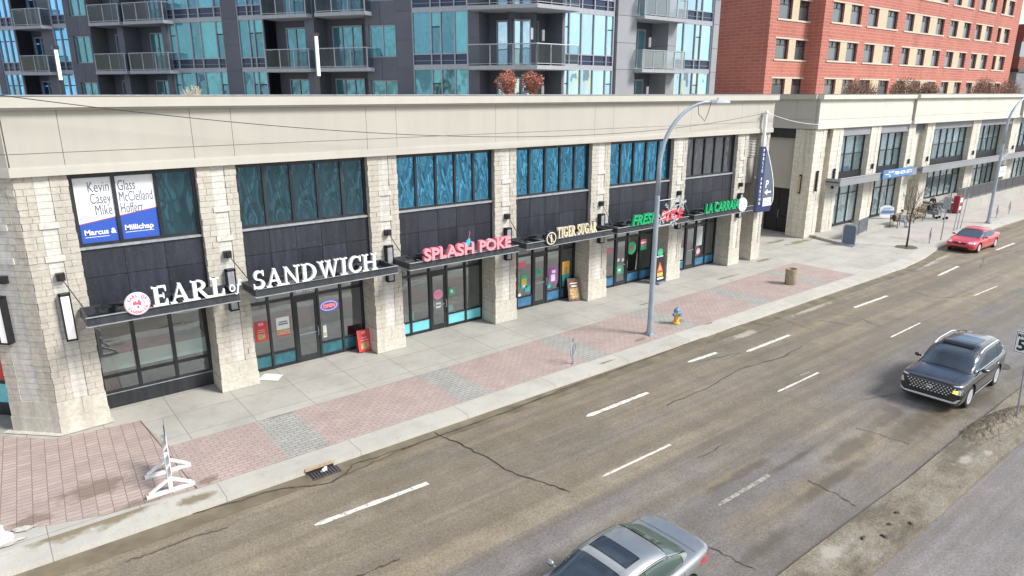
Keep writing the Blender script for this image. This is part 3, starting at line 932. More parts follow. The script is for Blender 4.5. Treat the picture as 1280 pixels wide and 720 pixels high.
# fascia, cornice, ledge
def fascia(xf, s0, s1, joints, parent, mat='stucco', z0=7.0, trim='stucco_trim', zt=8.97):
    bk = MB(xf); bk.box(s0, s1, -.9, .05, z0 + .004, zt - .1)
    f = bk.build('fascia', 'mortar', parent)
    pn = MB(xf)
    js = [s0] + sorted(j for j in joints if s0 < j < s1) + [s1]
    for a, b_ in zip(js, js[1:]):
        pn.box(a + .006, b_ - .006, -.02, .092, z0 + .215, z0 + .555)
        pn.box(a + .006, b_ - .006, -.02, .092, z0 + .57, zt - .3)
    pn.build('fascia_panel', mat, f)
    lg = MB(xf)
    lg.box(s0 - .05, s1 + .05, -.88, .135, z0, z0 + .2)
    lg.box(s0 - .03, s1 + .03, .05, .115, z0 + .2, z0 + .24)
    lg.build('ledge', trim, f)
    cp_ = MB(xf)
    cp_.box(s0 - .05, s1 + .05, -1.0, .30, zt - .30, zt - .025)
    cp_.box(s0 - .02, s1 + .02, .07, .2, zt - .36, zt - .302)
    cp_.build('cornice', trim, f)
    fl = MB(xf); fl.box(s0 - .06, s1 + .06, -1.0, .325, zt - .024, zt)
    fl.build('flashing', 'sill_metal', f)
jn = [1.95]
for a, b_ in PIERS[1:6]: jn += [a, b_]
jn += [31.42, 32.9]
fascia(FA, .79, 34.34, jn, shop)
fascia(FC, -14, .02, [-1.5, -4, -8], shop, zt=8.965)
bd = MB()
bd.box(1.0, 34.3, 22.5, 46, 3.2, 8.55)
bd.box(34.2, 34.34, 22.0, 46, 0, 8.9)
bd.box(-.2, 1.0, 23.2, 46, 3.2, 8.55)
bd.build('wall', 'stucco', shop)

def glazing(xf, s0, s1, n, z0, z1, d, parent, gm, name='window', xs=None, mw=.055, rails=(), fm='frame_metal', dep=.09, bow=0):
    fr = MB(xf)
    xs = xs or [s0 + (s1 - s0) * i / n for i in range(n + 1)]
    fr.box(s0, s1, d - dep, d, z1 - mw * 1.3, z1)
    fr.box(s0, s1, d - dep, d, z0, z0 + mw)
    for k, x in enumerate(xs):
        e = .0 if 0 < k < len(xs) - 1 else (mw / 2 if k == 0 else -mw / 2)
        fr.box(x + e - mw / 2, x + e + mw / 2, d - dep + .003, d + .012, z0 + .003, z1 - .003)
    for z in rails:
        fr.box(s0, s1, d - dep + .006, d - .004, z - mw / 2, z + mw / 2)
    o = fr.build(name, fm, parent)
    zz = [z0] + list(rails) + [z1]
    pa = MB(xf)
    for a, b_ in zip(xs, xs[1:]):
        for q0, q1 in zip(zz, zz[1:]):
            if bow:
                N_ = 8; ba = R.uniform(.6, 1.3) * bow; g_ = []
                for i_ in range(N_ + 1):
                    for j_ in range(N_ + 1):
                        u_, v_ = i_ / N_, j_ / N_
                        g_.append((a + mw / 2 + (b_ - a - mw) * u_, d - .05 - ba * 16 * u_ * (1 - u_) * v_ * (1 - v_), q0 + mw / 2 + (q1 - q0 - mw) * v_))
                pa.add(g_, [(i_ * (N_ + 1) + j_, i_ * (N_ + 1) + j_ + 1, (i_ + 1) * (N_ + 1) + j_ + 1, (i_ + 1) * (N_ + 1) + j_) for i_ in range(N_) for j_ in range(N_)])
                continue
            pa.quad((a + mw / 2, d - .05, q0 + mw / 2), (b_ - mw / 2, d - .05, q0 + mw / 2), (b_ - mw / 2, d - .05, q1 - mw / 2), (a + mw / 2, d - .05, q1 - mw / 2))
    pa.build('pane', gm, o, smooth=bool(bow))
    return o
LIGHTS = [3, 5, 5, 5, 5, 5]
UG = ['upper_glass_dim_reflection', 'upper_glass_dim_reflection', 'upper_glass', 'upper_glass', 'upper_glass', 'upper_glass_grey']
BAYS = [(PIERS[i][1] + .01, PIERS[i + 1][0] - .01) for i in range(6)]
for i, (a, b_) in enumerate(BAYS):
    n = LIGHTS[i]
    glazing(FA, a, b_, n, 5.03, 6.97, -.2, shop, UG[i], mw=.085, bow=.028)
    sl = MB(FA); sl.box(a, b_, -.3, -.1, 4.965, 5.028)
    sl.build('window_sill', 'sill_metal', shop)
    sp = MB(FA)
    for k in range(n):
        x0 = a + (b_ - a) * k / n; x1 = a + (b_ - a) * (k + 1) / n
        for z0, z1 in ((3.3, 4.17), (4.18, 4.96)):
            e = R.uniform(-.004, .004)
            sp.box(x0 + .006, x1 - .006, -.3, -.16 + e, z0 + .006, z1)
    s_ = sp.build('spandrel_panel', 'spandrel_metal', shop)
    bk = MB(FA); bk.box(a, b_, -.32, -.19, 3.28, 4.965); bk.box(a, b_, -1.0, -.325, 3.18, 3.30)
    bk.build('panel_backing', 'black_paint', s_)

# louvre and panel between the last two piers
lv = MB(FA)
for k in range(15):
    z = 5.75 + k * .082
    lv.add([(32.38, -.30, z + .05), (33.52, -.30, z + .05), (33.52, -.21, z), (32.38, -.21, z), (32.38, -.30, z + .06), (33.52, -.30, z + .06), (33.52, -.21, z + .012), (32.38, -.21, z + .012)], [(0, 1, 2, 3), (4, 5, 6, 7), (3, 2, 6, 7), (0, 1, 5, 4)])
l_ = lv.build('louvre', 'stucco_pale', shop)
lb = MB(FA); lb.box(32.37, 33.53, -.42, -.32, 5.7, 7.0); lb.build('louvre_backing', 'black_paint', l_)
pnl = MB(FA); pnl.box(32.36, 33.54, -.5, -.25, 4.35, 5.7); pnl.box(32.36, 33.54, -1.6, -1.4, 0, 4.4)
pnl.build('infill_panel', 'stucco', shop)

# shopfronts
plain('turquoise_panel', (0.18, 0.58, 0.62), 0.4, var=.08)
plain('teal_panel', (0.035, 0.13, 0.16), 0.35, var=.25)
plain('blue_panel', (0.05, 0.17, 0.30), 0.3, var=.25)
SD = -.9
plain('interior_brick', (0.25, 0.12, 0.09), 0.9, var=.3, scale=3)
plain('film_mint', (0.68, 0.80, 0.74), 0.6, var=.08, scale=1)
def shopfront(i, px_bottoms, door, sill_mat, z_sill=.52, z_head=2.32, zt=3.25, z0=.03, gm='shop_glass'):
    xs = [BAYS[i][0] - .0] + [fy(x, y, 21.9).x for x, y in px_bottoms]
    xs[-1] = BAYS[i][1]
    fr = MB(FA); pa = MB(FA); sp = MB(FA); tp_ = MB(FA); sps = []
    mw = .07; d = SD
    fr.box(xs[0], xs[-1], d - .1, d, zt - .1, zt)
    fr.box(xs[0], xs[-1], d - .1 + .003, d - .003, z_head, z_head + .09)
    for k, x in enumerate(xs):
        e = mw / 2 if k == 0 else (-mw / 2 if k == len(xs) - 1 else 0)
        fr.box(x + e - mw / 2, x + e + mw / 2, d - .1 + .005, d + .014, z0, zt - .004)
    for k, (a, b_) in enumerate(zip(xs, xs[1:])):
        a += mw / 2; b_ -= mw / 2
        tp_.quad((a, d - .05, z_head + .09), (b_, d - .05, z_head + .09), (b_, d - .05, zt - .1), (a, d - .05, zt - .1))
        if k == door: continue
        fr.box(a, b_, d - .09, d - .006, z_sill, z_sill + .07)
        fr.box(a, b_, d - .09, d - .006, z0, z0 + .09)
        pa.quad((a, d - .05, z_sill + .07), (b_, d - .05, z_sill + .07), (b_, d - .05, z_head), (a, d - .05, z_head))
        q_ = MB(FA); q_.box(a, b_, d - .06, d - .04, z0 + .09, z_sill); sps.append(q_)
    o = fr.build('shopfront', 'frame_metal', shop)
    pa.build('pane', gm, o)
    tp_.build('transom_pane', 'transom_glass' if i > 1 else gm, o)
    for q_ in sps: q_.build('sill_panel', sill_mat, o)
    if door is not None:
        a, b_ = xs[door] + mw / 2 + .01, xs[door + 1] - mw / 2 - .01
        dm = MB(FA)
        dm.box(a, a + .09, d - .07, d - .01, z0, z_head - .01); dm.box(b_ - .09, b_, d - .07, d - .01, z0, z_head - .01)
        dm.box(a + .09, b_ - .09, d - .068, d - .012, z0, z0 + .2); dm.box(a + .09, b_ - .09, d - .068, d - .012, z_head - .13, z_head - .01)
        do = dm.build('door', 'frame_metal', shop)
        dg = MB(FA); dg.quad((a + .09, d - .04, z0 + .2), (b_ - .09, d - .04, z0 + .2), (b_ - .09, d - .04, z_head - .13), (a + .09, d - .04, z_head - .13))
        dg.build('pane', gm, do)
        h = MB(FA); h.box(a + .09, b_ - .09, d - .03, d + .012, 1.0, 1.035)
        h.tube([(b_ - .05, d - .01, .88), (b_ - .05, d + .08, .9), (b_ - .05, d + .1, 1.05), (b_ - .05, d + .08, 1.2), (b_ - .05, d - .01, 1.22)], .014, 6)
        h.build('handle', 'galv_metal', do)
    return xs
XS = []
# first bay: three wide lights over a dark bulkhead
a, b_ = BAYS[0]
xs = [a, a + (b_ - a) / 3, a + (b_ - a) * 2 / 3, b_]
fr = MB(FA); pa = MB(FA)
fr.box(a, b_, SD - .1, SD, 3.15, 3.25); fr.box(a, b_, SD - .097, SD - .003, .95, 1.03); fr.box(a, b_, SD - .097, SD - .003, .45, .53)
fr.box(a, b_, SD - .1, SD + .02, .02, .45)
for k, x in enumerate(xs):
    e = .05 if k == 0 else (-.05 if k == 3 else 0)
    fr.box(x + e - .05, x + e + .05, SD - .1 + .003, SD + .012, .53, 3.25)
    if k < 3:
        for z0, z1 in ((.53, .95), (1.03, 3.15)):
            pa.quad((x, SD - .05, z0), (xs[k + 1], SD - .05, z0), (xs[k + 1], SD - .05, z1), (x, SD - .05, z1))
o = fr.build('shopfront', 'frame_metal', shop); pa.build('pane', 'shop_glass', o)
fl_ = MB(FA)
for k in range(3): fl_.quad((xs[k] + .05, SD - .06, 1.14), (xs[k + 1] - .05, SD - .06, 1.14), (xs[k + 1] - .05, SD - .06, 1.62), (xs[k] + .05, SD - .06, 1.62))
fl_.build('frosted_film', 'film_mint', o)
fl_ = MB(FA)
for k in range(3): fl_.quad((xs[k] + .05, SD - .062, 1.62), (xs[k + 1] - .05, SD - .062, 1.62), (xs[k + 1] - .05, SD - .062, 1.76), (xs[k] + .05, SD - .062, 1.76))
fl_.build('brown_film', 'interior_brick', o)
sl = MB(FA); sl.box(a, b_, SD - .02, SD + .035, .452, .472); sl.build('sill', 'sill_metal', o)
XS.append(xs)
XS.append(shopfront(1, [(343, 460), (373, 453), (403, 447), (431, 439), (458, 435)], 2, 'teal_panel'))
XS.append(shopfront(2, [(515, 418), (539, 411), (560, 407.6), (582.8, 401.7), (602, 397)], 2, 'turquoise_panel'))
XS.append(shopfront(3, [(646.5, 386), (666, 381.5), (683, 377.6), (700, 372.8), (717.5, 368)], 2, 'blue_panel'))
XS.append(shopfront(4, [(768, 357), (782.8, 352.5), (798, 349.6), (813, 347)], 1, 'blue_panel'))
XS.append(shopfront(5, [(854.7, 337), (867.3, 334), (879.6, 331.6), (892, 329)], 1, 'blue_panel'))
# glazing in the cut-off corner
fr = MB(FC); pa = MB(FC); sps = []
fr.box(-6.6, -1.44, -.9, -.8, .02, .4); fr.box(-6.6, -1.44, -.9, -.8, 1.0, 1.1); fr.box(-6.6, -1.44, -.9, -.8, 3.1, 3.25)
for k in range(5):
    x = -1.5 - k * 1.2
    fr.box(x - .04, x + .04, -.897, -.79, .4, 3.1)
    pa.quad((x, -.85, 1.1), (x - 1.2, -.85, 1.1), (x - 1.2, -.85, 3.1), (x, -.85, 3.1))
    q_ = MB(FC); q_.box(x - 1.16, x - .04, -.86, -.84, .4, 1.0); sps.append(q_)
o = fr.build('shopfront', 'frame_metal', shop); pa.build('pane', 'shop_glass', o)
for q_ in sps: q_.build('sill_panel', 'turquoise_panel', o)
up = MB(FC); up.box(-7, -1.43, -.5, -.2, 3.26, 7.0); up.build('spandrel_panel', 'spandrel_metal', shop)

# what can be seen through the shop windows
plain('interior_wall', (0.32, 0.31, 0.29), 0.9, var=.2, scale=1)
plain('interior_pale', (0.48, 0.52, 0.49), 0.8, var=.15, scale=.7)
plain('interior_floor', (0.26, 0.25, 0.235), 0.5, var=.25, scale=2)
plain('table_wood', (0.55, 0.30, 0.10), 0.5, var=.2)
plain('chair_turquoise', (0.10, 0.45, 0.48), 0.5, var=.1)
it = MB(FA)
it.box(1.0, 33, -7.0, -1.02, -.05, .01, 2)
it.box(1.0, 33, -7.1, -7.0, 0, 3.2, 0)
it.box(1.0, 33, -7.0, -1.02, 3.12, 3.17, 1)
for a, b_ in PIERS[:8]:
    m_ = (a + b_) / 2
    it.box(m_ - .08, m_ + .08, -7, -1.05, .01, 3.1, 1)
it.box(2.2, 5.0, -3.3, -3.2, .01, 1.25, 1); it.box(2.2, 5.0, -3.35, -3.15, 1.25, 1.45, 3); it.box(2.2, 5.0, -3.0, -2.1, .01, .78, 3)
for x0, x1 in ((7.0, 9.6), (12.2, 15.0), (17.6, 20.2), (22.9, 25.4), (28, 30.6)):
    it.box(x0, x1, -4.6, -4.0, .01, 1.1, 1); it.box(x0 - .1, x1 + .1, -4.7, -3.9, 1.1, 1.15, 0)
    it.box(x0, x1, -6.98, -6.9, 1.9, 2.8, 1)
it.build('interior', ['interior_wall', 'interior_pale', 'interior_floor', 'interior_brick'], shop)
for x in (12.6, 14.4):
    t = thing('cafe_table', 'orange-topped cafe table behind the %s light of the turquoise-silled shopfront' % ('left' if x < 13 else 'right'), 'table', (x, 22.75, .01), 0, 'cafe tables inside the glass')
    k = MB(); k.box(-.55, .55, -.3, .3, .72, .77); k.build('table_top', 'table_wood', t, local=True)
    k = MB(); k.cyl((0, 0, 0), (0, 0, .72), .04, n=8); k.cyl((0, 0, 0), (0, 0, .03), .25, n=12); k.build('leg', 'black_paint', t, local=True)
    c = thing('cafe_chair', 'turquoise metal chair pulled up to the %s orange cafe table' % ('left' if x < 13 else 'right'), 'chair', (x - .25, 22.25, .01), 0, 'turquoise chairs inside the glass')
    k = MB(); k.box(-.2, .2, -.2, .2, .43, .46); k.build('seat', 'chair_turquoise', c, local=True)
    k = MB(); k.box(-.2, .2, -.22, -.19, .5, .85); k.build('backrest', 'chair_turquoise', c, local=True)
    for sx in (-.18, .18):
        for sy in (-.18, .18):
            k = MB(); k.cyl((sx, sy, 0), (sx, sy, .43), .015, n=6); k.build('leg', 'chair_turquoise', c, local=True)

# canopies
CAN = [(1.70, 5.52), (5.98, 10.69), (11.14, 15.84), (16.26, 20.93), (21.28, 26.06), (26.50, 31.26)]
def canopy(xf, s0, s1, parent, d0=.06, d1=1.30, zb=3.25, zt=3.47, deck=0):
    c = MB(xf)
    c.box(s0, s1, d1 - .05, d1 - .02, zb, zt)                      # web of the front channel
    c.box(s0, s0 + .06, d0, d1 - .05, zb + .01, zt - .01)
    c.box(s1 - .06, s1, d0, d1 - .05, zb + .01, zt - .01)
    c.box(s0 + .06, s1 - .06, d0, d0 + .06, zb + .01, zt - .01)
    n = 5
    for k in range(1, n):
        x = s0 + (s1 - s0) * k / n
        c.box(x - .03, x + .03, d0 + .06, d1 - .05, zb + .06, zt - .03)
    if deck:
        c.box(s0 + (s1 - s0) * deck, s1 - .06, d0 + .06, d1 - .05, zb + .02, zb + .055)
    o = c.build('canopy', 'canopy_metal', parent)
    e = MB(xf)
    e.box(s0 - .005, s1 + .005, d1 - .055, d1 + .03, zb - .022, zb - .002)
    e.box(s0 - .005, s1 + .005, d1 - .055, d1 + .03, zt + .002, zt + .016)
    e.box(s0 - .03, s0 - .003, d0, d1 + .03, zb - .02, zb + .012)
    e.build('edge_angle', 'sill_metal', o)
    sf = MB(xf); sf.quad((s0 + .07, d0 + .07, zb + .012), (s1 - .07, d0 + .07, zb + .012), (s1 - .07, d1 - .06, zb + .012), (s0 + .07, d1 - .06, zb + .012))
    sf.build('deck', 'deck_glass' if not deck else 'canopy_metal', o)
    return o
plain('deck_glass', (0.12, 0.13, 0.14), 0.35, var=.3, scale=2)
def mid(i): return PIERS[i][0] + (PIERS[i][1] - PIERS[i][0]) * .53
for i, (a, b_) in enumerate(CAN):
    o = canopy(FA, a, b_, shop, deck=0 if i else .42)
    rods = MB(FA)
    for p, e in ((i, a + .1),):
        rods.tube([(mid(p), .12, 4.36), (e, .9, 3.48)], .014, 6)
    rods.build('tie_rod', 'black_paint', o)
    b2 = MB(FA)
    b2.box(a + .3, a + 1.1, .5, .62, 3.475, 3.54); b2.tube([(a + .5, .3, 3.5), (a + .85, .8, 3.6), (a + 1.15, .5, 3.5)], .03, 6)
    b2.build('sign_bracket', 'black_paint', o)
canopy(FC, -6.6, -1.5, shop)
for i in range(8):
    if i == 7: continue
    b2 = MB(FA); x = mid(i)
    b2.box(x - .1, x + .1, -.016, .14, 4.27, 4.47); b2.box(x - .04, x + .06, .14, .17, 4.3, 4.44)
    b2.build('tie_anchor', 'black_paint', shop)
b2 = MB(FC); b2.box(-.88, -.68, 0, .14, 4.27, 4.47); b2.build('tie_anchor', 'black_paint', shop)

# wall lamps
def wall_lamp(label, xf, s, d=0.0, face='lamp_grey'):
    at = Vector(xf(s, d, 2.62))
    t = thing('wall_lamp', label, 'lamp', at, 0, 'slim lit wall lamps on the stone piers')
    k = MB(xf); k.box(s - .13, s + .13, d - .02, d + .06, 2.62, 3.92); k.box(s - .13, s - .10, d + .06, d + .20, 2.62, 3.92); k.box(s + .10, s + .13, d + .06, d + .20, 2.62, 3.92)
    k.box(s - .13, s + .13, d + .06, d + .20, 3.87, 3.92); k.box(s - .13, s + .13, d + .06, d + .20, 2.62, 2.66)
    k.build('housing', 'black_paint', t)
    k = MB(xf); k.box(s - .095, s + .095, d + .06, d + .185, 2.67, 3.86); k.build('diffuser', face, t)
    return t
wall_lamp('large slim wall lamp on the cut-off corner of the shop building', FC, -1.0, 0.0, 'lamp_white')
LN = ['on the corner stone pier by the round emblem', 'on the stone pier between the two white-lettered canopies', 'on the stone pier left of the pink lettering',
      'on the stone pier between the pink lettering and the cream lettering', 'on the pier just right of the cream lettering', 'on the stone pier behind the red lettering', 'on the stone pier behind the round white sign']
for i in range(7):
    wall_lamp('slim black-framed wall lamp ' + LN[i], FA, mid(i), 0.0, 'lamp_white' if i == 0 else 'lamp_grey')

# ------------------------------------------------------------------ the apartment tower behind
def panel_mat(name, c):
    m, nt, b = new_mat(name)
    v = pos(nt)
    col = ramp(nt, noise(nt, v, .5, 4), [(0.3, [x * .9 for x in c]), (0.7, [x * 1.1 for x in c])])
    f = ramp(nt, island(nt), [(0, .92), (1, 1.08)])
    nt.links.new(mix(nt, 1.0, col, f, 'MULTIPLY'), b.inputs['Base Color'])
    b.inputs['Roughness'].default_value = .65
    M[name] = m
panel_mat('tower_panel', (0.088, 0.094, 0.118))
panel_mat('tower_panel_pale', (0.235, 0.24, 0.255))
plain('slab_grey', (0.30, 0.31, 0.33), 0.7, var=.12)
plain('mullion_grey', (0.32, 0.33, 0.36), 0.5, 0.3, var=.1)
plain('soffit_dark', (0.10, 0.10, 0.11), 0.8)
ux, uy = .533, -.846
TL = frame(24.85, 30.2, ux, uy)            # left wing: s runs from -45 to 0 at the corner
TR = frame(24.85, 30.2, 1, 0)
tower = thing('apartment_tower', 'grey and teal-glass apartment tower rising behind the shop building', 'building', (24.85, 36, 0))
FLOORS = [7.35, 10.42, 13.49, 16.56]
FH = 3.07
def bowed(mb, x0, x1, y, z0, z1, bow, n=6):
    g_ = []
    for i_ in range(n + 1):
        for j_ in range(n + 1):
            u_, v_ = i_ / n, j_ / n
            g_.append((x0 + (x1 - x0) * u_, y - bow * 16 * u_ * (1 - u_) * v_ * (1 - v_), z0 + (z1 - z0) * v_))
    mb.add(g_, [(i_ * (n + 1) + j_, i_ * (n + 1) + j_ + 1, (i_ + 1) * (n + 1) + j_ + 1, (i_ + 1) * (n + 1) + j_) for i_ in range(n) for j_ in range(n)])
def t_pier(xf, a, b_, d=0.0, back=-3.0, mat='tower_panel', seams=True):
    k = MB(xf); k.box(a, b_, back, d - .02, 5, 19.6)
    o = k.build('wall', 'soffit_dark', tower)
    p = MB(xf)
    for f in FLOORS:
        for z0, z1 in ((f, f + FH / 2), (f + FH / 2, f + FH)):
            p.box(a - .004, b_ + .004, back, d, z0 + .012, z1 - .012)
    p.build('cladding', mat, o)
def t_curtain(xf, a, b_, xs, gm='tower_glass', d=-.08):
    """floor-high glazing with a navy strip above every slab"""
    xs = [a] + xs + [b_]
    for f in FLOORS:
        fr = MB(xf)
        fr.box(a, b_, d - .12, d + .03, f - .1, f + .18)
        fr.box(a, b_, d - .1, d + .015, f + .72, f + .78)
        fr.box(a, b_, d - .1, d + .0, f + .38, f + .40)
        for k, x in enumerate(xs):
            e = .035 if k == 0 else (-.035 if k == len(xs) - 1 else 0)
            fr.box(x + e - .035, x + e + .035, d - .1 + .004, d + .04, f + .18, f + FH - .1)
        o = fr.build('window', 'mullion_grey', tower)
        pa = MB(xf); sp = MB(xf)
        for p, q in zip(xs, xs[1:]):
            w = q - p
            if w < .75:
                z_ = f + 2.2
                pa.quad((p, d - .04, f + .78), (q, d - .04, f + .78), (q, d - .04, z_ - .03), (p, d - .04, z_ - .03))
                pa.quad((p, d - .04, z_ + .03), (q, d - .04, z_ + .03), (q, d - .04, f + FH - .1), (p, d - .04, f + FH - .1))
                fr2 = None
            else:
                bowed(pa, p, q, d - .04, f + .78, f + FH - .1, R.uniform(.012, .035))
            sp.quad((p, d - .05, f + .18), (q, d - .05, f + .18), (q, d - .05, f + .72), (p, d - .05, f + .72))
        pa.build('pane', gm, o, smooth=True); sp.build('spandrel_pane', 'tower_spandrel', o)
def t_recess(xf, a, b_, depth=1.3, doors=None, gm='tower_glass', back_mat='tower_panel'):
    k = MB(xf); k.box(a, b_, -depth - .2, -depth, 5, 19.6)
    k.build('recess_wall', back_mat, tower)
    k = MB(xf)
    for f in FLOORS:
        k.box(a, b_, -depth, -.02, f - .1, f + .1)
    k.build('floor_slab', 'slab_grey', tower)
    doors = doors or (a + .5, b_ - .4)
    for f in FLOORS:
        n = 3
        glazing(xf, doors[0], doors[1], n, f + .12, f + 2.55, -depth + .1, tower, gm, mw=.07, fm='mullion_grey')
        lm_ = MB(xf); lm_.box(b_ - .26, b_ - .14, -depth, -depth + .1, f + 1.5, f + 2.1)
        lm_.build('wall_light', 'lamp_white', tower)
def t_balcony(xf, a, b_, out=.75, gm='balcony_glass', inn=-1.0, sides=True):
    for f in FLOORS:
        k = MB(xf); k.box(a, b_, inn, out, f - .16, f + .04)
        o = k.build('balcony', 'slab_grey', tower)
        r = MB(xf)
        n = max(2, int(round((b_ - a) / 1.1)))
        for i in range(n + 1):
            x = a + .05 + (b_ - a - .1) * i / n
            r.box(x - .025, x + .025, out - .09, out - .04, f + .04, f + 1.12)
        r.box(a + .03, b_ - .03, out - .1, out - .03, f + 1.12, f + 1.17)
        r.box(a + .03, b_ - .03, out - .085, out - .05, f + .10, f + .14)
        for x in (a + .05, b_ - .05):
            r.box(x - .025, x + .025, .0, out - .1, f + 1.12, f + 1.165)
        r.build('railing', 'mullion_grey', o)
        gp_ = MB(xf)
        gp_.quad((a + .05, out - .065, f + .15), (b_ - .05, out - .065, f + .15), (b_ - .05, out - .065, f + 1.1), (a + .05, out - .065, f + 1.1))
        for x in (a + .05, b_ - .05):
            gp_.quad((x, .0, f + .15), (x, out - .09, f + .15), (x, out - .09, f + 1.1), (x, .0, f + 1.1))
        gp_.build('glass_panel', gm, o)
def t_wall(xf, a, b_, wins, d=-.03, mat='tower_panel'):
    """clad wall with punched windows at every floor; the openings are real gaps between wall blocks"""
    k = MB(xf)
    cuts = [a] + [x for w in wins for x in w] + [b_]
    for f in FLOORS:
        k.box(a, b_, -3, d, f + 2.42, f + FH + .62)
        for i in range(0, len(cuts), 2):
            k.box(cuts[i], cuts[i + 1], -3, d - .003, f + .62, f + 2.42)
    o = k.build('wall', 'soffit_dark', tower)
    p = MB(xf)
    for f in FLOORS:
        n = max(2, int((b_ - a) / .75))
        for i in range(n):
            x0 = a + (b_ - a) * i / n; x1 = a + (b_ - a) * (i + 1) / n
            p.box(x0 + .01, x1 - .01, d, d + .03, f + 2.43, f + FH + .61)
        for i in range(0, len(cuts), 2):
            p.box(cuts[i] + .01, cuts[i + 1] - .01, d, d + .03, f + .63, f + 2.41)
    p.build('cladding', mat, o)
    for f in FLOORS:
        for w in wins:
            glazing(xf, w[0], w[1], 2, f + .62, f + 2.42, d - .1, tower, 'tower_glass', mw=.06, fm='mullion_grey', rails=())
# left wing, corner outwards
t_recess(TL, -2.8, 0, 1.5, (-2.3, -.25), 'tower_glass_cloud_reflection')
t_pier(TL, -3.45, -2.8)
t_curtain(TL, -6.95, -3.45, [-5.75, -5.15, -4.3])
t_pier(TL, -7.95, -6.95)
t_wall(TL, -9.95, -7.95, [(-9.75, -8.0)])
t_recess(TL, -13.4, -9.95, 1.3, (-13.0, -10.9))
t_balcony(TL, -12.84, -9.47)
t_pier(TL, -14.05, -13.4, .1)
t_recess(TL, -17.2, -14.05, 1.3, (-16.4, -14.2))
t_balcony(TL, -16.66, -13.45)
t_curtain(TL, -19.1, -17.2, [-18.3, -17.9])
t_pier(TL, -20.25, -19.1)
t_curtain(TL, -24.7, -20.25, [-24.1, -22.9, -22.1, -20.85])
t_pier(TL, -25.1, -24.7, .1)
t_recess(TL, -28.4, -25.1, 1.3, (-27.5, -25.4))
t_balcony(TL, -27.56, -24.16)
t_pier(TL, -28.9, -28.4, .1)
t_recess(TL, -31.4, -28.9, 1.3, (-30.6, -29.1))
t_balcony(TL, -30.63, -27.9)
t_wall(TL, -33.6, -31.4, [(-33.1, -31.6)])
t_curtain(TL, -35.0, -33.6, [-34.3], 'tower_glass_sky_reflection')
t_pier(TL, -36.05, -35.0)
t_recess(TL, -38.8, -36.05, 1.3, (-38.5, -36.5), 'tower_glass_sky_reflection')
t_balcony(TL, -37.66, -34.99)
t_curtain(TL, -40.6, -38.8, [-40.0, -39.4], 'tower_glass_sky_reflection')
t_pier(TL, -41.2, -40.6)
t_curtain(TL, -46, -41.2, [-44.8, -43.6, -42.4], 'tower_glass_sky_reflection')
# right wing
t_recess(TR, 0, 2.6, 1.5, (.2, 2.0), 'tower_glass_cloud_reflection')
t_pier(TR, 2.6, 2.75, -.05)
t_curtain(TR, 2.75, 6.75, [3.15, 4.1, 5.1, 6.15], 'tower_glass_cloud_reflection')
t_pier(TR, 6.75, 6.95, -.3, mat='tower_panel')
t_pier(TR, 6.95, 8.6, .05, mat='tower_panel_pale')
t_recess(TR, 8.6, 11.7, 1.4, (8.8, 11.0), 'tower_glass_cloud_reflection')
t_balcony(TR, 8.5, 12.6, gm='balcony_glass_pale')
t_pier(TR, 11.7, 12.5, -.02, mat='tower_panel_pale')
t_curtain(TR, 12.5, 16.3, [13.3, 14.5, 15.1], 'tower_glass_cloud_reflection')
t_pier(TR, 16.3, 16.9, .02, mat='tower_panel_pale')
# corner balconies wrap round both wings
for f in FLOORS:
    P = [TL(-3.1, 0, 0), TL(-3.1, .9, 0), (24.70, 29.18, 0), (27.75, 29.18, 0), (27.75, 30.2, 0), (26.2, 32.2, 0), (23.6, 33.4, 0)]
    k = MB(); k.prism([(p[0], p[1], f - .16) for p in P], (0, 0, .2)); o = k.build('balcony', 'slab_grey', tower)
    r = MB(); gp_ = MB()
    for p, q, n in ((P[1], P[2], 3), (P[2], P[3], 3)):
        p = Vector((p[0], p[1], 0)); q = Vector((q[0], q[1], 0))
        inw = Vector((0, .05, 0))
        for i in range(n + 1):
            c = p.lerp(q, i / n) + inw
            r.cyl((c.x, c.y, f + .04), (c.x, c.y, f + 1.13), .028, n=6)
        a_, b__ = p + inw, q + inw
        r.tube([(a_.x, a_.y, f + 1.14), (b__.x, b__.y, f + 1.14)], .032, 6)
        r.tube([(a_.x, a_.y, f + .14), (b__.x, b__.y, f + .14)], .018, 6)
        gp_.quad((a_.x, a_.y + .01, f + .16), (b__.x, b__.y + .01, f + .16), (b__.x, b__.y + .01, f + 1.1), (a_.x, a_.y + .01, f + 1.1))
    r.build('railing', 'mullion_grey', o); gp_.build('glass_panel', 'balcony_glass', o)
k = MB()
P = [(24.85, 30.2, 0), TL(-46, 0, 0), (30, 72, 0), (41.7, 60, 0), (41.7, 30.3, 0)]
k.prism([(p[0], p[1] + .4, 19.62) for p in P], (0, 0, .5))
k.build('roof', 'slab_grey', tower)
k = MB(); k.prism([(p[0], p[1], 4) for p in [(27.5, 34), (4, 72), (30, 72), (41.6, 60), (41.6, 34)]], (0, 0, 15.5)); k.build('core_wall', 'tower_panel', tower)
k = MB(); k.box(41.65, 41.74, 30.25, 60, 4, 19.6); k.build('side_wall', 'tower_panel_pale', tower)

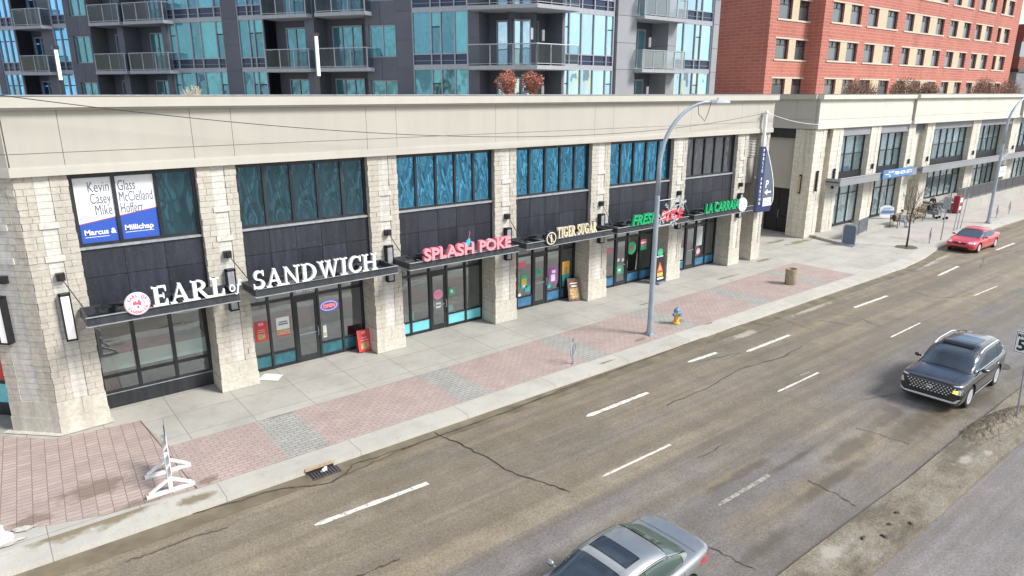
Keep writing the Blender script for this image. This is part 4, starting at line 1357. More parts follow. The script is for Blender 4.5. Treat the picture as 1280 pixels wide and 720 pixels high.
# ------------------------------------------------------------------ brick building
def brick_mat(name, c1, c2, mort, sc=1.0):
    m, nt, b = new_mat(name)
    g = nd(nt, 'ShaderNodeNewGeometry')
    sx = nd(nt, 'ShaderNodeSeparateXYZ'); nt.links.new(g.outputs['Position'], sx.inputs[0])
    cb = nd(nt, 'ShaderNodeCombineXYZ')
    nt.links.new(math2(nt, 'ADD', sx.outputs['X'], sx.outputs['Y']), cb.inputs[0])
    nt.links.new(sx.outputs['Z'], cb.inputs[1])
    br = nd(nt, 'ShaderNodeTexBrick'); br.offset = .5
    for k, x in (('Scale', sc), ('Brick Width', 1.0), ('Row Height', .26), ('Mortar Size', .022), ('Bias', -.1)):
        br.inputs[k].default_value = x
    br.inputs['Color1'].default_value = c4(c1); br.inputs['Color2'].default_value = c4(c2); br.inputs['Mortar'].default_value = c4(mort)
    nt.links.new(cb.outputs[0], br.inputs['Vector'])
    v = pos(nt)
    col = mix(nt, ramp(nt, noise(nt, v, .35, 6, .65), [(0.42, 0.0), (0.7, 0.4)]), br.outputs['Color'], [c1[0] * 1.25, c1[1] * 1.5, c1[2] * 1.5])
    col = mix(nt, ramp(nt, noise(nt, pos(nt, (1.2, 1.2, .1)), 1.0, 4), [(0.5, 0.0), (0.72, 0.3)]), col, [x * .55 for x in c1])
    nt.links.new(col, b.inputs['Base Color']); b.inputs['Roughness'].default_value = .9
    bump(nt, b, br.outputs['Fac'], -.2, .01)
    M[name] = m
brick_mat('red_brick', (0.40, 0.135, 0.098), (0.34, 0.108, 0.080), (0.46, 0.24, 0.19))
brick_mat('grey_brick', (0.20, 0.20, 0.215), (0.16, 0.16, 0.175), (0.12, 0.12, 0.13))
brick_mat('dark_red_brick', (0.19, 0.055, 0.04), (0.16, 0.045, 0.035), (0.22, 0.12, 0.1))
plain('tan_panel', (0.50, 0.41, 0.28), 0.85, var=.12)
plain('sill_stone', (0.52, 0.47, 0.38), 0.85, var=.1)
brick = thing('brick_building', 'red brick apartment block with rows of dark windows beyond the tower', 'building', (77, 40, 0))
SB = frame(57.4, 31.3, 1, 0)
SBL = frame(51.5, 32.5, 1, 0)
ROWS = [(8.65, 10.2), (11.72, 13.27), (14.79, 16.34), (17.86, 19.41)]
def px_row(lst, Y, x_off):
    o = []
    for a, b_ in lst:
        o.append((fy(a, 74, Y).x - x_off, fy(b_, 74, Y).x - x_off))
    return o
W1 = px_row([(1034, 1048), (1056.5, 1070), (1078.5, 1091), (1102, 1115), (1125, 1135.5), (1145, 1155), (1164, 1173.5), (1181, 1190.5), (1198, 1206.5), (1213, 1220.5), (1226, 1234), (1241, 1245), (1249, 1256)], 31.3, 57.4)
W2 = px_row([(968, 984), (992.5, 1006)], 32.5, 51.5)
def brick_front(xf, s0, s1, wins, groups, back, z0=4.0, z1=22.0, mat='red_brick'):
    k = MB(xf)
    cuts = [s0] + [x for w in wins for x in w] + [s1]
    zs = [z0] + [z for r in ROWS for z in r] + [z1]
    for i in range(0, len(zs), 2):
        k.box(s0, s1, back, 0, zs[i], zs[i + 1])
    for r in ROWS:
        for i in range(0, len(cuts), 2):
            k.box(cuts[i], cuts[i + 1], back, 0, r[0], r[1])
    o = k.build('wall', mat, brick)
    tp = MB(xf); sl = MB(xf)
    for r in ROWS:
        for a, b_ in groups:
            for i in range(a, b_):
                q_ = MB(xf); q_.box(wins[i][1] + .01, wins[i + 1][0] - .01, -.02, .012, r[0], r[1]); q_.build('tan_panel', 'tan_panel', o)
            sl.box(wins[a][0] - .15, wins[b_][1] + .15, -.02, .07, r[0] - .14, r[0] - .002)
            sl.box(wins[a][0] - .15, wins[b_][1] + .15, -.02, .03, r[1] + .002, r[1] + .12)
    sl.build('sill', 'sill_stone', o)
    for r in ROWS:
        for w in wins:
            fr = MB(xf); a, b_ = w; d = -.16
            fr.box(a, a + .07, d - .1, d, r[0], r[1]); fr.box(b_ - .07, b_, d - .1, d, r[0], r[1])
            fr.box(a + .07, b_ - .07, d - .1, d, r[0], r[0] + .07); fr.box(a + .07, b_ - .07, d - .1, d, r[1] - .07, r[1])
            fr.box(a + .07, b_ - .07, d - .09, d - .01, r[1] - .48, r[1] - .43)
            if (b_ - a) > .8: fr.box((a + b_) / 2 - .02, (a + b_) / 2 + .02, d - .095, d - .012, r[1] - .43, r[1] - .07)
            f_ = fr.build('window', 'frame_metal', brick)
            pa = MB(xf)
            pa.quad((a + .07, d - .06, r[0] + .07), (b_ - .07, d - .06, r[0] + .07), (b_ - .07, d - .06, r[1] - .48), (a + .07, d - .06, r[1] - .48))
            pa.quad((a + .07, d - .06, r[1] - .43), (b_ - .07, d - .06, r[1] - .43), (b_ - .07, d - .06, r[1] - .07), (a + .07, d - .06, r[1] - .07))
            pa.build('pane', 'plain_window', f_)
brick_front(SB, 0, 45.5, W1, [(0, 1), (2, 3), (4, 6), (7, 8), (9, 10), (11, 12)], -1.5)
brick_front(SBL, 0, 5.9, W2, [(0, 1)], -1.0)
k = MB(); k.box(51.5, 103, 33.5, 60, 4, 21.9); k.box(51.52, 57.4, 33.4, 34, 4, 21.9)
k.build('side_wall', 'red_brick', brick)
k = MB(); k.box(51.3, 103.2, 31.1, 60.2, 22.0, 22.5); k.build('roof', 'sill_stone', brick)

fb = thing('far_building', 'grey brick building with a dark cornice at the right edge beyond the red brick block', 'building', (112, 34, 0))
k = MB(); k.box(104.5, 125, 31.0, 50, 0, 11.6); k.build('wall', 'grey_brick', fb)
k = MB(); k.box(104.4, 125, 30.85, 50, 11.605, 11.95); k.build('cornice', 'frame_metal', fb)
k = MB(); k.box(104.5, 125, 31.0, 50, 11.955, 13.4); k.build('brick_band', 'dark_red_brick', fb)
k = MB(); k.box(104.5, 125, 31.1, 50, 13.405, 15.2); k.build('window', 'plain_window', fb)
k = MB(); k.box(104.5, 125, 31.0, 50, 15.205, 17.2); k.build('upper_band', 'dark_red_brick', fb)

# ------------------------------------------------------------------ second shop building, beyond the parking entry
FB = frame(0, 22.3, 1, 0)
FBS = frame(41.5, 22.3, 0, -1)             # its side wall facing the entry: s negative going back
sh2 = thing('corner_building', 'pale stucco shop building with tall stone piers beyond the parking entry', 'building', (62, 24, 0))
stone('far_stone', (0.62, 0.575, 0.48), 0.4, 0.05)
BP = [(41.5, 42.9), (43.62, 45.0), (48.85, 50.3), (54.75, 55.9), (57.95, 59.3), (67.05, 68.8), (76.7, 78.7), (88, 90)]
for a, b_ in BP:
    k = MB(FB); z = 0; 
    core = MB(FB); core.box(a + .02, b_ - .02, -1.3, -.03, 0, 6.85); o = core.build('pier', 'mortar', sh2)
    blks = (MB(FB), MB(FB)); st = MB(FB)
    c0, c1 = a + (b_ - a) * .32, a + (b_ - a) * .68
    z = .02
    while z < 6.8:
        z1 = min(z + .3, 6.85)
        for blk, (q0, q1) in zip(blks, ((a, c0), (c1, b_))):
            blk.box(q0 + .005, q1 - .005, -.2, R.uniform(-.01, .015), z + .005, z1 - .005)
        for j in range(3):
            d0 = -1.3 + 1.1 * j / 3
            pr = R.uniform(-.005, .01)
            blks[0].box(a - pr, a + .1, d0 + .005, d0 + .36, z + .005, z1 - .005)
        st.box(c0 + .005, c1 - .005, -.2, -.012, z + .005, z1 - .005)
        z = z1
    for blk in blks: blk.build('split_blocks', 'far_stone', o)
    st.build('centre_strip', 'smooth_stone', o)
jnB = [42.9, 43.62, 45.0, 48.85, 50.3]
fascia(FB, 41.5, 54.7, jnB, sh2, 'stucco_pale', 6.88, 'stucco_pale', 8.97)
fascia(frame(0, 22.12, 1, 0), 54.75, 77.2, [57.95, 59.3, 67.05, 68.8], sh2, 'stucco_pale', 6.88, 'stucco_pale', 9.0)
fascia(frame(0, 21.9, 1, 0), 77.25, 110, [88, 90, 100], sh2, 'stucco_pale', 6.88, 'stucco_pale', 9.03)
fascia(FBS, -30, -.12, [-1.4, -5, -10], sh2, 'stucco', 6.88, 'stucco', 8.97)  # darker stucco than the front: the side's shade is put into the colour
def b_glass(a, b_, d, door=None):
    w = b_ - a
    n = max(3, int(round(w / 1.25)))
    k = MB(FB); k.box(a, b_, d - .2, -.05, 6.34, 6.87); k.build('lintel_panel', 'tower_panel_pale', sh2)
    glazing(FB, a, b_, n, 3.9, 6.33, d, sh2, 'far_glass', mw=.06, rails=(5.1,), bow=.015)
    k = MB(FB); k.box(a, b_, d - .2, d + .05, 3.3, 3.9); k.build('spandrel_panel', 'frame_metal', sh2)
    glazing(FB, a, b_, n, .35 if a < 58 else .8, 3.3, d, sh2, 'far_glass', mw=.06, rails=(2.4,))
    k = MB(FB); k.box(a, b_, d - 5, d - .15, .1, 6.8); k.build('wall', 'soffit_dark', sh2)
b_glass(45.0, 48.85, -.38); b_glass(50.3, 54.75, -.4); b_glass(59.3, 67.05, -.45); b_glass(68.8, 76.7, -.95); b_glass(78.7, 88, -.95)
for a, b_ in ((42.9, 43.62), (55.9, 57.95)):
    k = MB(FB); k.box(a, b_, -.8, -.45, 2.6, 6.3); k.box(a, b_, -1.2, -.9, 0, 2.62); k.build('infill_panel', 'stucco_pale', sh2)
    k = MB(FB); k.box(a, b_, -.5, -.2, 6.3, 6.86); k.build('lintel_panel', 'tower_panel', sh2)
k = MB(FB); k.box(42.75, 110, -30, -1.4, 3.35, 8.6); k.build('wall', 'stucco', sh2)
# side wall of the entry: stucco above, dark glazed doors below
k = MB(FBS); k.box(-1.62, -1.3, -1.2, -.6, 0, 6.88); k.box(-20, -3.5, -1.2, -.6, 0, 3.0); k.box(-20, -1.62, -1.2, -.6, 3.0, 6.3)
k.build('wall', 'stucco', sh2)
k = MB(FBS); k.box(-20, -1.3, -.6, -.35, 6.25, 6.88); k.build('lintel_panel', 'spandrel_metal', sh2)
k = MB(FBS); k.box(-3.48, -1.64, -1.05, -.95, .05, 2.98)
o = k.build('door', 'black_plastic', sh2)
k = MB(FBS); 
for s in (-3.44, -2.56, -1.72): k.box(s - .04, s + .04, -.95, -.9, .05, 2.98)
for z in (.1, 1.0, 2.2, 2.9): k.box(-3.44, -1.7, -.95, -.905, z, z + .06)
k.build('door_frame', 'frame_metal', o)
k = MB(FBS); k.cyl((-2.45, -.86, .9), (-2.45, -.86, 1.5), .02, n=6); k.build('handle', 'galv_metal', o)
# its canopy, in two lengths
for a, b_ in ((43.35, 54.6), (55.6, 95)):
    k = MB(FB); k.box(a, b_, .95, 1.02, 3.3, 3.75); k.box(a, b_, .06, .95, 3.5, 3.56); k.box(a, a + .07, .06, .95, 3.3, 3.75)
    o = k.build('canopy', 'tower_panel_pale', sh2)
    e = MB(FB); e.box(a - .01, b_ + .01, .9, 1.05, 3.755, 3.79); e.build('edge_angle', 'slab_grey', o)
BL = ['first stone pier', 'second stone pier', 'third stone pier', 'fourth stone pier', 'fifth stone pier', 'sixth stone pier', 'seventh stone pier']
for i, (a, b_) in enumerate(BP[:7]):
    x = (a + b_) / 2
    for (x_, z0, z1) in (((x, 3.0, 4.3) if i < 2 else (x, 3.95, 4.3)),):
        t = thing('wall_sconce', 'thin dark wall sconce on the %s of the pale building beyond the entry' % BL[i], 'lamp', FB(x_, 0, z0), 0, 'thin wall sconces of the far shop building')
        k = MB(FB); k.box(x_ - .05, x_ + .05, .02, .14, z0, z1); k.build('housing', 'black_paint', t)
        k = MB(FB); k.box(x_ - .04, x_ + .04, .141, .16, z0 + .1, z1 - .1); k.build('diffuser', 'lamp_grey', t)
t = thing('wall_sconce', 'thin amber wall sconce on the side of the first pier facing the parking entry', 'lamp', (41.45, 23.0, 2.85), 0, 'thin wall sconces of the far shop building')
k = MB(); k.box(41.36, 41.47, 22.85, 22.97, 2.85, 4.05); k.build('housing', 'black_paint', t)
k = MB(); k.box(41.34, 41.358, 22.87, 22.95, 2.95, 3.95); k.build('diffuser', 'lamp_amber', t)

plain('step_stone', (0.24, 0.23, 0.21), 0.85, var=.2)
# low step and raised terrace in front of it
k = MB(); k.prism([(41.45, 19.9, 0), (46.6, 20.7, 0), (57.5, 21.2, 0), (57.5, 23.6, 0), (42.3, 23.6, 0), (42.3, 22.3, 0)], (0, 0, .16))
structure('terrace', k, 'slab_concrete')
k = MB(); k.prism([(60.1, 20.5, 0), (100, 20.7, 0), (100, 23.7, 0), (60.1, 23.7, 0)], (0, 0, .72)); structure('terrace', k, 'slab_concrete')
k = MB()
for i in range(4): k.box(58.1 + i * .5, 58.6 + i * .5, 20.6, 23.6, 0, .18 * (i + 1) - .006)
structure('steps', k, 'step_stone')


# ------------------------------------------------------------------ shop signs
plain('pink_letter', (0.62, 0.10, 0.15), 0.4, var=.05, emit=((1, .3, .4), .04))
plain('pale_pink', (0.72, 0.30, 0.34), 0.4, var=.05)
plain('pink_disc', (0.80, 0.30, 0.42), 0.5, var=.05)
plain('cream_letter', (0.80, 0.70, 0.52), 0.45, var=.05)
plain('green_letter', (0.01, 0.30, 0.12), 0.4, var=.05, emit=((.0, .7, .25), .04))
plain('red_letter', (0.65, 0.05, 0.07), 0.4, var=.05, emit=((1, .1, .1), .04))
plain('cyan_drop', (0.02, 0.45, 0.62), 0.4)
plain('sign_navy', (0.018, 0.03, 0.11), 0.4, var=.06)
plain('sign_slate', (0.09, 0.12, 0.17), 0.4, var=.06)
plain('sign_blue', (0.03, 0.09, 0.42), 0.45, var=.04)
plain('text_grey', (0.11, 0.13, 0.19), 0.5, var=.05)
plain('text_black', (0.02, 0.02, 0.025), 0.5)
plain('sky_blue', (0.08, 0.20, 0.42), 0.45, var=.05)
plain('poster_red', (0.60, 0.055, 0.05), 0.5, var=.12)
plain('poster_white', (0.75, 0.76, 0.75), 0.5, var=.06)
plain('poster_orange', (0.78, 0.42, 0.07), 0.5, var=.2)
plain('poster_teal', (0.05, 0.42, 0.45), 0.5, var=.2)
plain('poster_purple', (0.40, 0.09, 0.45), 0.5, var=.2)
plain('poster_green', (0.05, 0.45, 0.22), 0.5, var=.15)
plain('poster_brown', (0.18, 0.09, 0.05), 0.5, var=.5, scale=9)
plain('photo_food', (0.45, 0.30, 0.14), 0.5, var=.75, scale=16)
plain('neon_blue', (0.2, 0.1, 0.6), 0.4, emit=((.25, .15, 1), 2.0))
plain('neon_red', (0.7, 0.05, 0.1), 0.4, emit=((1, .08, .12), 2.0))
SY = 19.66
def xz(px, py, Y=SY):
    p = fy(px, py, Y); return p.x, p.z
ID = None
def frontT(mb):   # letters are laid out in the world x/z plane
    return mb

# cream-white serif lettering over the first two canopies
x0, z0 = xz(192.5, 387.5); x1, _ = xz(284, 378)
_, zt_ = xz(193, 362.5)
xs0, zs0 = xz(318, 366); xs1, zs1 = xz(473, 333)
t = thing('shop_sign', 'white serif letters reading EARL of SANDWICH with a round emblem on the left canopies', 'sign', (x0, SY, z0))
LH = zt_ - z0
k = MB(); serif(k, 'EARL', LH, (x0, SY, 3.49), .10, x1 - x0); k.build('lettering', 'sign_white', t)
xa, za_ = xz(288, 372); xb, _ = xz(303, 368)
k = MB(); serif(k, 'of', LH * .62, (xa, SY, 3.56), .08, xb - xa); k.build('lettering', 'sign_white', t)
k = MB(); serif(k, 'SANDWICH', LH, (xs0, SY, 3.49), .10, xs1 - xs0); k.build('lettering', 'sign_white', t)
cx, cz = xz(172, 380)
k = MB(); k.lathe((cx, SY, cz), [(.30, 0), (.31, .02), (.31, .07), (.30, .09)], 36, axis='y'); o = k.build('emblem', 'sign_white', t)
k = MB()
for i in range(36):
    a0 = 2 * pi * i / 36; a1 = 2 * pi * (i + 1) / 36
    for r0, r1 in ((.285, .295), (.165, .175)):
        k.quad((cx + r0 * cos(a0), SY - .004, cz + r0 * sin(a0)), (cx + r1 * cos(a0), SY - .004, cz + r1 * sin(a0)), (cx + r1 * cos(a1), SY - .004, cz + r1 * sin(a1)), (cx + r0 * cos(a1), SY - .004, cz + r0 * sin(a1)))
def ring_text(mb, s, cx, cy, cz, r, size, a_start, a_end, top=True):
    for i, ch in enumerate(s):
        if ch == ' ': continue
        a = radians(a_start + (a_end - a_start) * i / max(1, len(s) - 1))
        ps, fs = text_mesh(ch, size, extrude=.002, bold=.004, align='CENTER')
        rot = a - pi / 2 if top else a + pi / 2
        q = []
        for p in ps:
            X, Z = p[0], p[2] + (0 if top else -size * .7)
            q.append((cx + r * cos(a) + X * cos(rot) - Z * sin(rot), cy + p[1], cz + r * sin(a) + X * sin(rot) + Z * cos(rot)))
        mb.add(q, fs)
ring_text(k, 'EARL OF', cx, SY - .004, cz, .195, .10, 148, 32)
ring_text(k, 'SANDWICH', cx, SY - .004, cz, .195, .09, 205, 335, False)
for i in range(9):
    a = R.uniform(0, 6.28); r = R.uniform(0, .10)
    k.box(cx + r * cos(a) - .03, cx + r * cos(a) + .02, SY - .0045 - .0003 * i, SY - .002, cz + r * sin(a) - .03, cz + r * sin(a) + .035)
k.build('emblem_print', 'pink_letter', o)
k = MB()
for a, b_ in ((x0, x1), (xs0, xs1)): k.box(a, b_, SY + .03, SY + .07, 3.476, 3.492)
k.box(cx - .02, cx + .02, SY + .03, SY + .06, 3.3, 3.5); k.build('rail', 'black_paint', t)

def bold_sign(label, words, Y=SY, z=3.49, extrude=.05):
    t = None
    for s, pxl, pxr, h, mat, back, sh in words:
        xl = fy(*pxl, Y).x; xr = fy(*pxr, Y).x
        if t is None: t = thing('shop_sign', label, 'sign', (xl, Y, z))
        k = MB(); text(k, s, h * 1.38, (xl, Y, z + .01), extrude=extrude, bold=.018, width=xr - xl, shear=sh); k.build('lettering', mat, t)
        if back:
            k = MB(); text(k, s, h * 1.38, (xl, Y + extrude + .03, z + .01), extrude=.03, bold=.032, width=xr - xl, shear=sh); k.build('letter_rim', back, t)
    return t
t = bold_sign('pink letters reading SPLASH POKE with a blue drop on the third canopy', [('SPLASH', (530, 332), (592, 318), .40, 'pale_pink', 'pink_letter', 0), ('POKE', (599, 318), (638, 309), .40, 'pale_pink', 'pink_letter', 0)])
dx, dz = xz(585, 304)
k = MB(); n = 16
pts = []
for i in range(n):
    a = 2 * pi * i / n; r = .085
    pts.append((dx + r * cos(a) * (1 if a < pi else 1), SY, dz - .05 + r * sin(a)))
pts = [(dx - .10, SY, dz - .16), (dx - .11, SY, dz - .02), (dx - .04, SY, dz + .10), (dx + .10, SY, dz + .17), (dx + .11, SY, dz + .02), (dx + .04, SY, dz - .10)]
k.prism(pts, (0, .05, 0)); k.build('drop', 'cyan_drop', t)
k = MB(); k.tube([(dx + .02, SY + .02, dz + .10), (dx + .1, SY + .02, dz + .35), (dx + .08, SY + .02, dz + .42)], .012, 6); k.build('drop_stem', 'pink_letter', t)

xl, _ = xz(697, 303); xr, _ = xz(746, 294)
cx, cz = xz(689.3, 298)
t = thing('shop_sign', 'cream serif letters reading TIGER SUGAR with a round emblem on the fourth canopy', 'sign', (xl, SY, 3.49))
k = MB(); serif(k, 'TIGER SUGAR', .42, (xl, SY, 3.50), .08, xr - xl); k.build('lettering', 'cream_letter', t)
k = MB(); serif(k, 'TIGER SUGAR', .46, (xl - .015, SY + .09, 3.48), .05, xr - xl + .03); k.build('letter_rim', 'black_paint', t)
k = MB(); k.lathe((cx, SY, cz), [(.30, 0), (.30, .10)], 32, axis='y'); o = k.build('emblem', 'black_paint', t)
k = MB(); 
for i in range(32):
    a0 = 2 * pi * i / 32; a1 = 2 * pi * (i + 1) / 32
    k.quad((cx + .21 * cos(a0), SY - .004, cz + .21 * sin(a0)), (cx + .25 * cos(a0), SY - .004, cz + .25 * sin(a0)), (cx + .25 * cos(a1), SY - .004, cz + .25 * sin(a1)), (cx + .21 * cos(a1), SY - .004, cz + .21 * sin(a1)))
for i in range(5):
    k.box(cx - .13 + i * .03, cx + .0 + i * .033, SY - .006, SY - .003, cz + .1 - i * .06, cz + .125 - i * .06)
k.box(cx - .02, cx + .02, SY - .0075, SY - .003, cz - .17, cz + .17)
k.build('emblem_print', 'cream_letter', o)

t = bold_sign('slanted green and red letters reading FRESH SLICE on the fifth canopy', [('FRESH', (789.6, 286), (822, 280), .44, 'green_letter', 'black_paint', .25), ('SLICE', (826, 279), (853, 273), .44, 'red_letter', 'black_paint', .25)])
t = bold_sign('green letters reading LA CARRAIA with a round white disc on the sixth canopy', [('LA CARRAIA', (881, 269.5), (922, 262), .46, 'green_letter', 'black_paint', .12)])
cx, cz = xz(929, 256)
k = MB(); k.lathe((cx, SY, cz), [(.34, 0), (.35, .03), (.35, .11)], 32, axis='y'); o = k.build('disc', 'sign_white', t)
k = MB(); text(k, 'Caffe', .16, (cx - .2, SY - .004, cz - .02), extrude=.002, bold=.003) if False else k.box(cx - .22, cx + .22, SY - .006, SY - .002, cz - .015, cz + .015)
k.build('disc_print', 'text_grey', o)
k = MB(); k.box(cx - .02, cx + .02, SY + .05, SY + .09, 3.47, cz - .3); k.build('support', 'black_paint', t)

# poster in the first upper window: two lights wide
b0, b1 = BAYS[0]
w3 = (b1 - b0) / 3
def strip_panel(a, b_, zlo, zhi, Y, mb, m=0):
    mb.quad((a, Y, zlo), (b_, Y, zlo), (b_, Y, zhi), (a, Y, zhi), m)
PYY = 21.0 + .2 + .035
t = thing('window_sign', 'white and blue vinyl sign listing names in the upper left window', 'sign', (b0 + w3, PYY, 5.1))
for q, (a, b_) in enumerate(((b0 + .10, b0 + w3 - .05), (b0 + w3 + .05, b0 + 2 * w3 - .05))):
    lo, hi = 5.10, 6.86
    def slant(x): return 5.62 + (x - (b0 + .1)) / (2 * w3 - .15) * .30
    k = MB()
    k.quad((a, PYY, slant(a) + .02), (b_, PYY, slant(b_) + .02), (b_, PYY, hi), (a, PYY, hi), 0)
    k.quad((a, PYY, slant(a)), (b_, PYY, slant(b_)), (b_, PYY, slant(b_) + .02), (a, PYY, slant(a) + .02), 1)
    k.quad((a, PYY, lo), (b_, PYY, lo), (b_, PYY, slant(b_)), (a, PYY, slant(a)), 2)
    o = k.build('vinyl_panel', ['sign_white', 'poster_red', 'sign_blue'], t)
    k = MB()
    names = ('Kevin', 'Casey', 'Mike') if q == 0 else ('Glass', 'McClelland', 'Hoffert')
    for i, s in enumerate(names):
        W = {'Kevin': .50, 'Casey': .48, 'Mike': .40, 'Glass': .42, 'McClelland': .82, 'Hoffert': .54}[s]
        xx = (b_ - .06 - W) if q == 0 else a + .05
        text(k, s, .40, (xx, PYY - .006, 6.47 - i * .31), extrude=.002, bold=-.002, width=W)
    k.build('lettering', 'text_grey', o)
    k = MB()
    if q == 0: text(k, 'Marcus &', .20, (b_ - .80, PYY - .006, 5.33), extrude=.002, bold=.006, width=.76); k.box(b_ - .80, b_ - .22, PYY - .007, PYY - .004, 5.26, 5.275)
    else: text(k, 'Millichap', .20, (a + .07, PYY - .006, 5.37), extrude=.002, bold=.006, width=.72); k.box(a + .07, a + .79, PYY - .007, PYY - .004, 5.30, 5.315)
    k.build('lettering', 'sign_white', o)

# posters and stickers on the shop glass
GY = 21.0 + .9 + .035
def decal(label, l, t_, r, b_, mat, extra=None, Y=GY, cat='poster', name='window_poster'):
    x0, z1 = xz(l, t_, Y); x1, z0 = xz(r, b_, Y)
    t = thing(name, label, cat, ((x0 + x1) / 2, Y, z0))
    k = MB(); k.box(x0, x1, Y, Y + .006, z0, z1); k.build('sheet', mat, t)
    if extra:
        for (u0, v0, u1, v1, mt) in extra:
            k = MB(); k.box(x0 + (x1 - x0) * u0, x0 + (x1 - x0) * u1, Y - .004, Y - .001, z0 + (z1 - z0) * v0, z0 + (z1 - z0) * v1)
            k.build('print', mt, t)
    return t, x0, x1, z0, z1
def lines(t, x0, x1, z0, z1, words, mat, Y=GY):
    k = MB(); n = len(words); h = (z1 - z0) / n
    for i, s in enumerate(words):
        text(k, s, h * .95, (x0, Y - .006, z1 - (i + .85) * h), extrude=.001, bold=.004, width=(x1 - x0))
    k.build('lettering', mat, t)
decal('red poster with a sandwich photo in the leftmost light of the sandwich shopfront', 317.5, 404, 336, 425, 'poster_red', [(.3, .8, .7, .95, 'pale_pink'), (.2, .1, .8, .38, 'photo_food'), (.25, .55, .75, .6, 'pale_pink'), (.2, .45, .8, .5, 'pale_pink')])
decal('white poster with a food strip in the second light of the sandwich shopfront', 344.5, 398, 363, 418, 'poster_white', [(.0, .0, 1, .10, 'poster_red'), (.0, .12, 1, .36, 'photo_food'), (.2, .72, .85, .78, 'text_grey'), (.15, .60, .9, .67, 'text_grey')])
t, x0, x1, z0, z1 = decal('pale opening-hours sheet on the glass right of the sandwich shop door', 403.5, 407, 409, 421, 'poster_white', [(.1, .1, .9, .4, 'tan_panel')])
# neon
nx, nz = xz(413, 383, GY)
t = thing('neon_sign', 'lit oval neon OPEN sign in red and blue inside the sandwich shop glass', 'sign', (nx, GY + .12, nz))
k = MB(); k.tube([(nx + .30 * cos(a), GY + .12, nz + .16 * sin(a)) for a in [2 * pi * i / 28 for i in range(29)]], .018, 6); k.build('neon_ring', 'neon_blue', t)
k = MB(); text(k, 'OPEN', .17, (nx - .22, GY + .12, nz - .06), extrude=.008, bold=.004, width=.44); k.build('lettering', 'neon_red', t)
# address on the transom
ax, az = xz(371, 374, GY); bx, _ = xz(396, 369, GY)
t = thing('address_lettering', 'small white address lettering on the transom above the sandwich shop door', 'lettering', (ax, GY, az))
k = MB(); text(k, '10160', .11, (ax, GY, 2.78), extrude=.001, bold=.002); text(k, '109 ST', .11, (ax, GY, 2.64), extrude=.001, bold=.002); text(k, 'NW - T5J1J9', .11, (ax, GY, 2.50), extrude=.001, bold=.002, width=bx - ax); k.build('lettering', 'sign_white', t)
def disc_decal(label, px, py, r, mat, inner=None, Y=GY):
    x, z = xz(px, py, Y)
    t = thing('window_sticker', label, 'sticker', (x, Y, z))
    k = MB(); k.lathe((x, Y - .004, z), [(r, 0), (r, .005)], 26, axis='y'); k.build('sheet', mat, t)
    if inner:
        k = MB()
        for (rr, mt_) in ():
            pass
        for i in range(3): k.box(x - r * .55, x + r * .55, Y - .008, Y - .005, z + r * (.25 - .3 * i), z + r * (.36 - .3 * i))
        k.build('print', inner, t)
    return t
disc_decal('round pink sticker on the glass door of the pink-lettered shop', 547.5, 368, .21, 'pink_disc', 'pale_pink')
decal('green square notice on the glass right of the pink-lettered shop door', 561, 360, 568, 368, 'poster_green', [(.3, .3, .7, .7, 'poster_white')])
decal('small white lettering block low on the door of the pink-lettered shop', 545, 379, 551, 384, 'poster_white', [(.1, .3, .9, .45, 'text_grey')], name='window_sticker', cat='sticker')
decal('yellow-green menu poster in the left light of the cream-lettered shop', 651, 344, 659, 359, 'poster_green', [(.2, .2, .8, .7, 'poster_orange'), (.3, .05, .7, .2, 'poster_white')])
decal('small teal square sticker below the menu poster of the cream-lettered shop', 656.5, 357.5, 662.5, 364, 'poster_teal', name='window_sticker', cat='sticker')
decal('pink neon-style sign at the top left of the cream-lettered shopfront', 648, 328.5, 657, 333.5, 'pink_letter', name='window_sign', cat='sign')
decal('purple and white drink poster right of the cream-lettered shop door', 686.5, 336, 696, 352, 'poster_purple', [(.25, .1, .75, .55, 'poster_white'), (.35, .65, .8, .85, 'poster_white')])
decal('orange drink poster, upper of two in the right light of the cream-lettered shop', 703, 327.5, 711.5, 342, 'poster_orange', [(.3, .1, .7, .6, 'photo_food')])
decal('teal and orange drink poster, lower of two in the right light of the cream-lettered shop', 703, 343.5, 711.5, 357, 'poster_teal', [(.3, .1, .7, .6, 'poster_orange')])
decal('red poster strip at the far left edge of the cream-lettered shopfront', 642.6, 342, 644.6, 371, 'poster_red')
disc_decal('thin green tiger-stripe roundel on the door of the cream-lettered shop', 673.5, 340, .17, 'poster_green', 'black_paint')
disc_decal('small teal round sticker beside the handle of the cream-lettered shop door', 686.3, 357.5, .10, 'poster_teal')
disc_decal('small white round sticker low in the left light of the cream-lettered shop', 649.4, 369, .08, 'poster_white')
disc_decal('green ring logo sticker with red centre on the glass of the slanted-lettered shop', 789.5, 310, .32, 'poster_green', 'poster_red')
decal('pink poster high in the left light of the slanted-lettered shop', 757, 311, 764, 315, 'pink_letter')
decal('red banner sticker in the right light of the slanted-lettered shop', 800, 300, 808, 306, 'pink_letter', [(.1, .35, .9, .6, 'poster_white')])
decal('green banner sticker under the red one in the right light of the slanted-lettered shop', 800, 307.5, 808, 311.5, 'poster_green')
disc_decal('white round sticker, left of a pair on the door of the slanted-lettered shop', 773, 325, .09, 'poster_white')
disc_decal('white round sticker, right of a pair on the door of the slanted-lettered shop', 778.5, 324.6, .09, 'poster_white')
decal('green square sticker low on the door of the slanted-lettered shop', 771, 333, 777, 341, 'poster_green', [(.3, .3, .7, .6, 'poster_white')])
disc_decal('pink and white round sticker by the door handle of the green-lettered shop', 872.5, 314, .17, 'pink_disc', 'poster_white')
decal('pink poster in the left light of the green-lettered shop', 846, 292, 852, 306, 'pale_pink')
decal('long pale sheet in the left light of the green-lettered shop', 846, 311, 853, 327, 'interior_pale')
